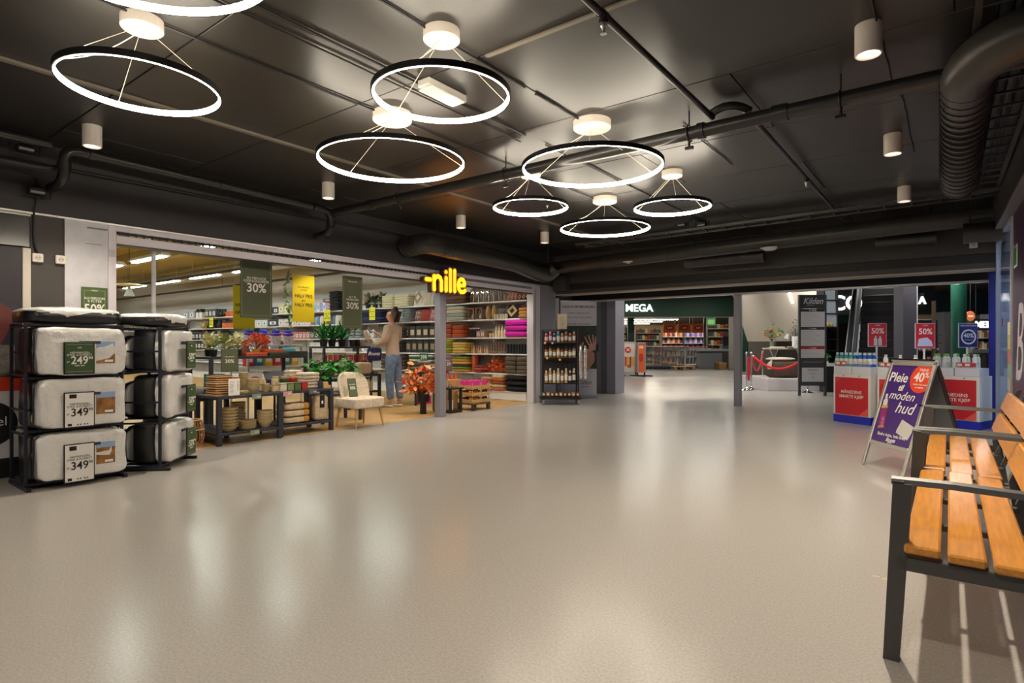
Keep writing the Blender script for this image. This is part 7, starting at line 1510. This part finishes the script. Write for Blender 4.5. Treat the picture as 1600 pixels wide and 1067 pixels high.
be_ = [(0, 1), (1, 2), (2, 3), (3, 4), (4, 5), (5, 6), (6, 7), (3, 8), (8, 9), (9, 10), (10, 11), (11, 12), (3, 13), (13, 14), (14, 15), (15, 16), (16, 17), (0, 18), (18, 19), (19, 20), (20, 21), (21, 22), (0, 23), (23, 24), (24, 25), (25, 26), (26, 27)]
bd = skin('body', body, be_, SK, pw_)
sw = [(0, 0, .865, .146, .122), (0, -.01, 1.01, .146, .118), (0, -.015, 1.15, .148, .118), (0, -.015, 1.27, .155, .12), (0, 0, 1.40, .13, .10), (0, -.0, 1.455, .065, .062),
      (.165, 0, 1.385, .082), (.225, -.02, 1.17, .072), (.18, -.20, 1.11, .058), (.125, -.32, 1.165, .036), (-.165, 0, 1.385, .082), (-.22, -.03, 1.18, .072), (-.165, -.22, 1.18, .058), (-.085, -.34, 1.265, .036)]
skin('sweater', sw, [(0, 1), (1, 2), (2, 3), (3, 4), (4, 5), (4, 6), (6, 7), (7, 8), (8, 9), (4, 10), (10, 11), (11, 12), (12, 13)], SW, pw_, 1)
jn = [(0, .005, .985, .128, .105), (0, .02, .88, .15, .13), (.09, .005, .80, .105, .105), (.092, -.012, .48, .078, .078), (.092, .005, .20, .066, .07), (.092, .01, .13, .066, .07), (-.09, .01, .80, .105, .105), (-.10, .04, .48, .078, .078), (-.10, .08, .20, .066, .07), (-.10, .088, .13, .066, .07)]
skin('jeans', jn, [(0, 1), (1, 2), (2, 3), (3, 4), (4, 5), (1, 6), (6, 7), (7, 8), (8, 9)], JN, pw_, 1)
for sx, yk in ((1, 0), (-1, .05)):
    m = MB()
    for k in range(14): a = -1.2+.18*k; m.tube([(sx*.095+.082*sin(a), -.01+yk-.082*cos(a), .50), (sx*.095+.09*sin(a), -.015+yk-.092*cos(a), .47)], .004, 4)
    m.build('torn_fringe', C(214, 218, 224, .9), pw_)
hp = [(0, .01, 1.615, .088, .098), (0, .02, 1.68, .084, .092), (0, -.03, 1.715, .066, .066), (0, .055, 1.60, .06, .05), (0, .06, 1.74, .045, .045), (0, .075, 1.775, .038, .038)]
skin('hair', hp, [(0, 1), (1, 2), (0, 3), (1, 4), (4, 5)], HR, pw_, 0)
m = MB(); m.soft((0, -.128, 1.60), .014, .018, .026, .9, 10, 6); m.soft((0, -.118, 1.565), .024, .01, .008, .9, 10, 6); m.build('nose_and_mouth', C(206, 140, 116, .5), pw_, smooth=True)
for sx in (-1, 1):
    m = MB(); m.soft((sx*.03, -.118, 1.625), .011, .006, .006, 1, 8, 6); m.build('eye', C(40, 30, 28, .3), pw_, smooth=True); m = MB(); m.soft((sx*.076, -.025, 1.61), .008, .018, .028, .8, 10, 6); m.build('ear', SK, pw_, smooth=True)
    m = MB(); m.tube([(sx*.034+.022*cos(a), -.128, 1.622+.018*sin(a)) for a in [2*pi*k/12 for k in range(12)]], .002, 4, closed=True); m.tube([(sx*.056, -.126, 1.63), (sx*.08, -.03, 1.635)], .002, 4); m.build('glasses', BLK, pw_)
# hands: palm and five fingers each, closed round what they hold
def hand(p, d, up, sx):
    p, d, up = Vector(p), Vector(d).normalized(), Vector(up).normalized(); s_ = d.cross(up)*sx; pts = [(*p, .022, .014), (*(p+d*.05), .030, .012)]; ed = [(0, 1)]
    for i, (o_, l) in enumerate(((-.027, .062), (-.009, .072), (.009, .068), (.026, .054))):
        b = p+d*.07+s_*o_; n = len(pts); pts += [(*b, .009), (*(b+d*l*.5-up*.010), .008), (*(b+d*l*.75-up*.034), .007)]; ed += [(1, n), (n, n+1), (n+1, n+2)]
    n = len(pts); pts += [(*(p+d*.03-s_*.034), .010), (*(p+d*.055-s_*.046-up*.02), .008)]; ed += [(0, n), (n, n+1)]
    return skin('hand', pts, ed, SK, pw_, 0, 1)
hand((.10, -.365, 1.19), (-.15, -1, .35), (.2, .3, 1), 1); hand((-.06, -.385, 1.305), (.15, -1, .5), (-.2, .4, 1), -1)
for sx, y0 in ((.09, -.06), (-.10, .02)):
    m = MB(); m.soft((sx, y0, .022), .042, .115, .022, .6, 18, 8); m.build('shoe', C(214, 206, 180, .7), pw_, smooth=True)
def held(name, label, cat, lx, ly, z, fn, rz=0, rx=0):
    v = Matrix.Rotation(pz, 4, 'Z')@Vector((lx*1.03, ly*1.03, 0)); o = T(name, label, cat, (wx+v.x, wy+v.y, z*1.03), pz+rz); fn(o); return o
held('package', 'pink and white package held in the hands of the shopper', 'package', .06, -.475, 1.17, lambda o: (MB().cb(-.05, .05, -.012, .012, 0, .20, .004, Matrix.Rotation(.35, 4, 'X')).build('box_body', C(222, 190, 176, .5), o), MB().box(-.03, .03, -.014, -.0125, .05, .15, Matrix.Rotation(.35, 4, 'X')).build('label_panel', C(190, 110, 110, .5), o)))
held('smartphone', 'dark phone in the raised hand of the shopper', 'phone', -.05, -.48, 1.31, lambda o: (MB().cb(-.035, .035, -.005, .005, 0, .14, .003, Matrix.Rotation(.6, 4, 'X')).build('phone_body', C(60, 52, 80, .3), o), MB().box(-.03, .03, .0055, .0065, .01, .13, Matrix.Rotation(.6, 4, 'X')).build('screen', C(150, 140, 170, .2), o)))
def sbag(o):
    m = MB(); m.soft((0, 0, -.20), .13, .045, .12, .35, 20, 8, .015); m.build('bag_body', C(40, 34, 92, .5), o, smooth=True)
    text('Boots', .09, TXW, o, 0, -.19, -.052, bold=.8, shear=.35)
    m = MB(); m.tube([(-.06, 0, -.09), (-.03, 0, .0), (.03, 0, .0), (.06, 0, -.09)], .008, 6); m.build('bag_handle', C(214, 214, 224, .5), o, smooth=True)
held('shopping_bag', 'dark blue shopping bag with white script hanging from her wrist', 'bag', .13, -.30, 1.125, sbag, rz=pi/2+.4)
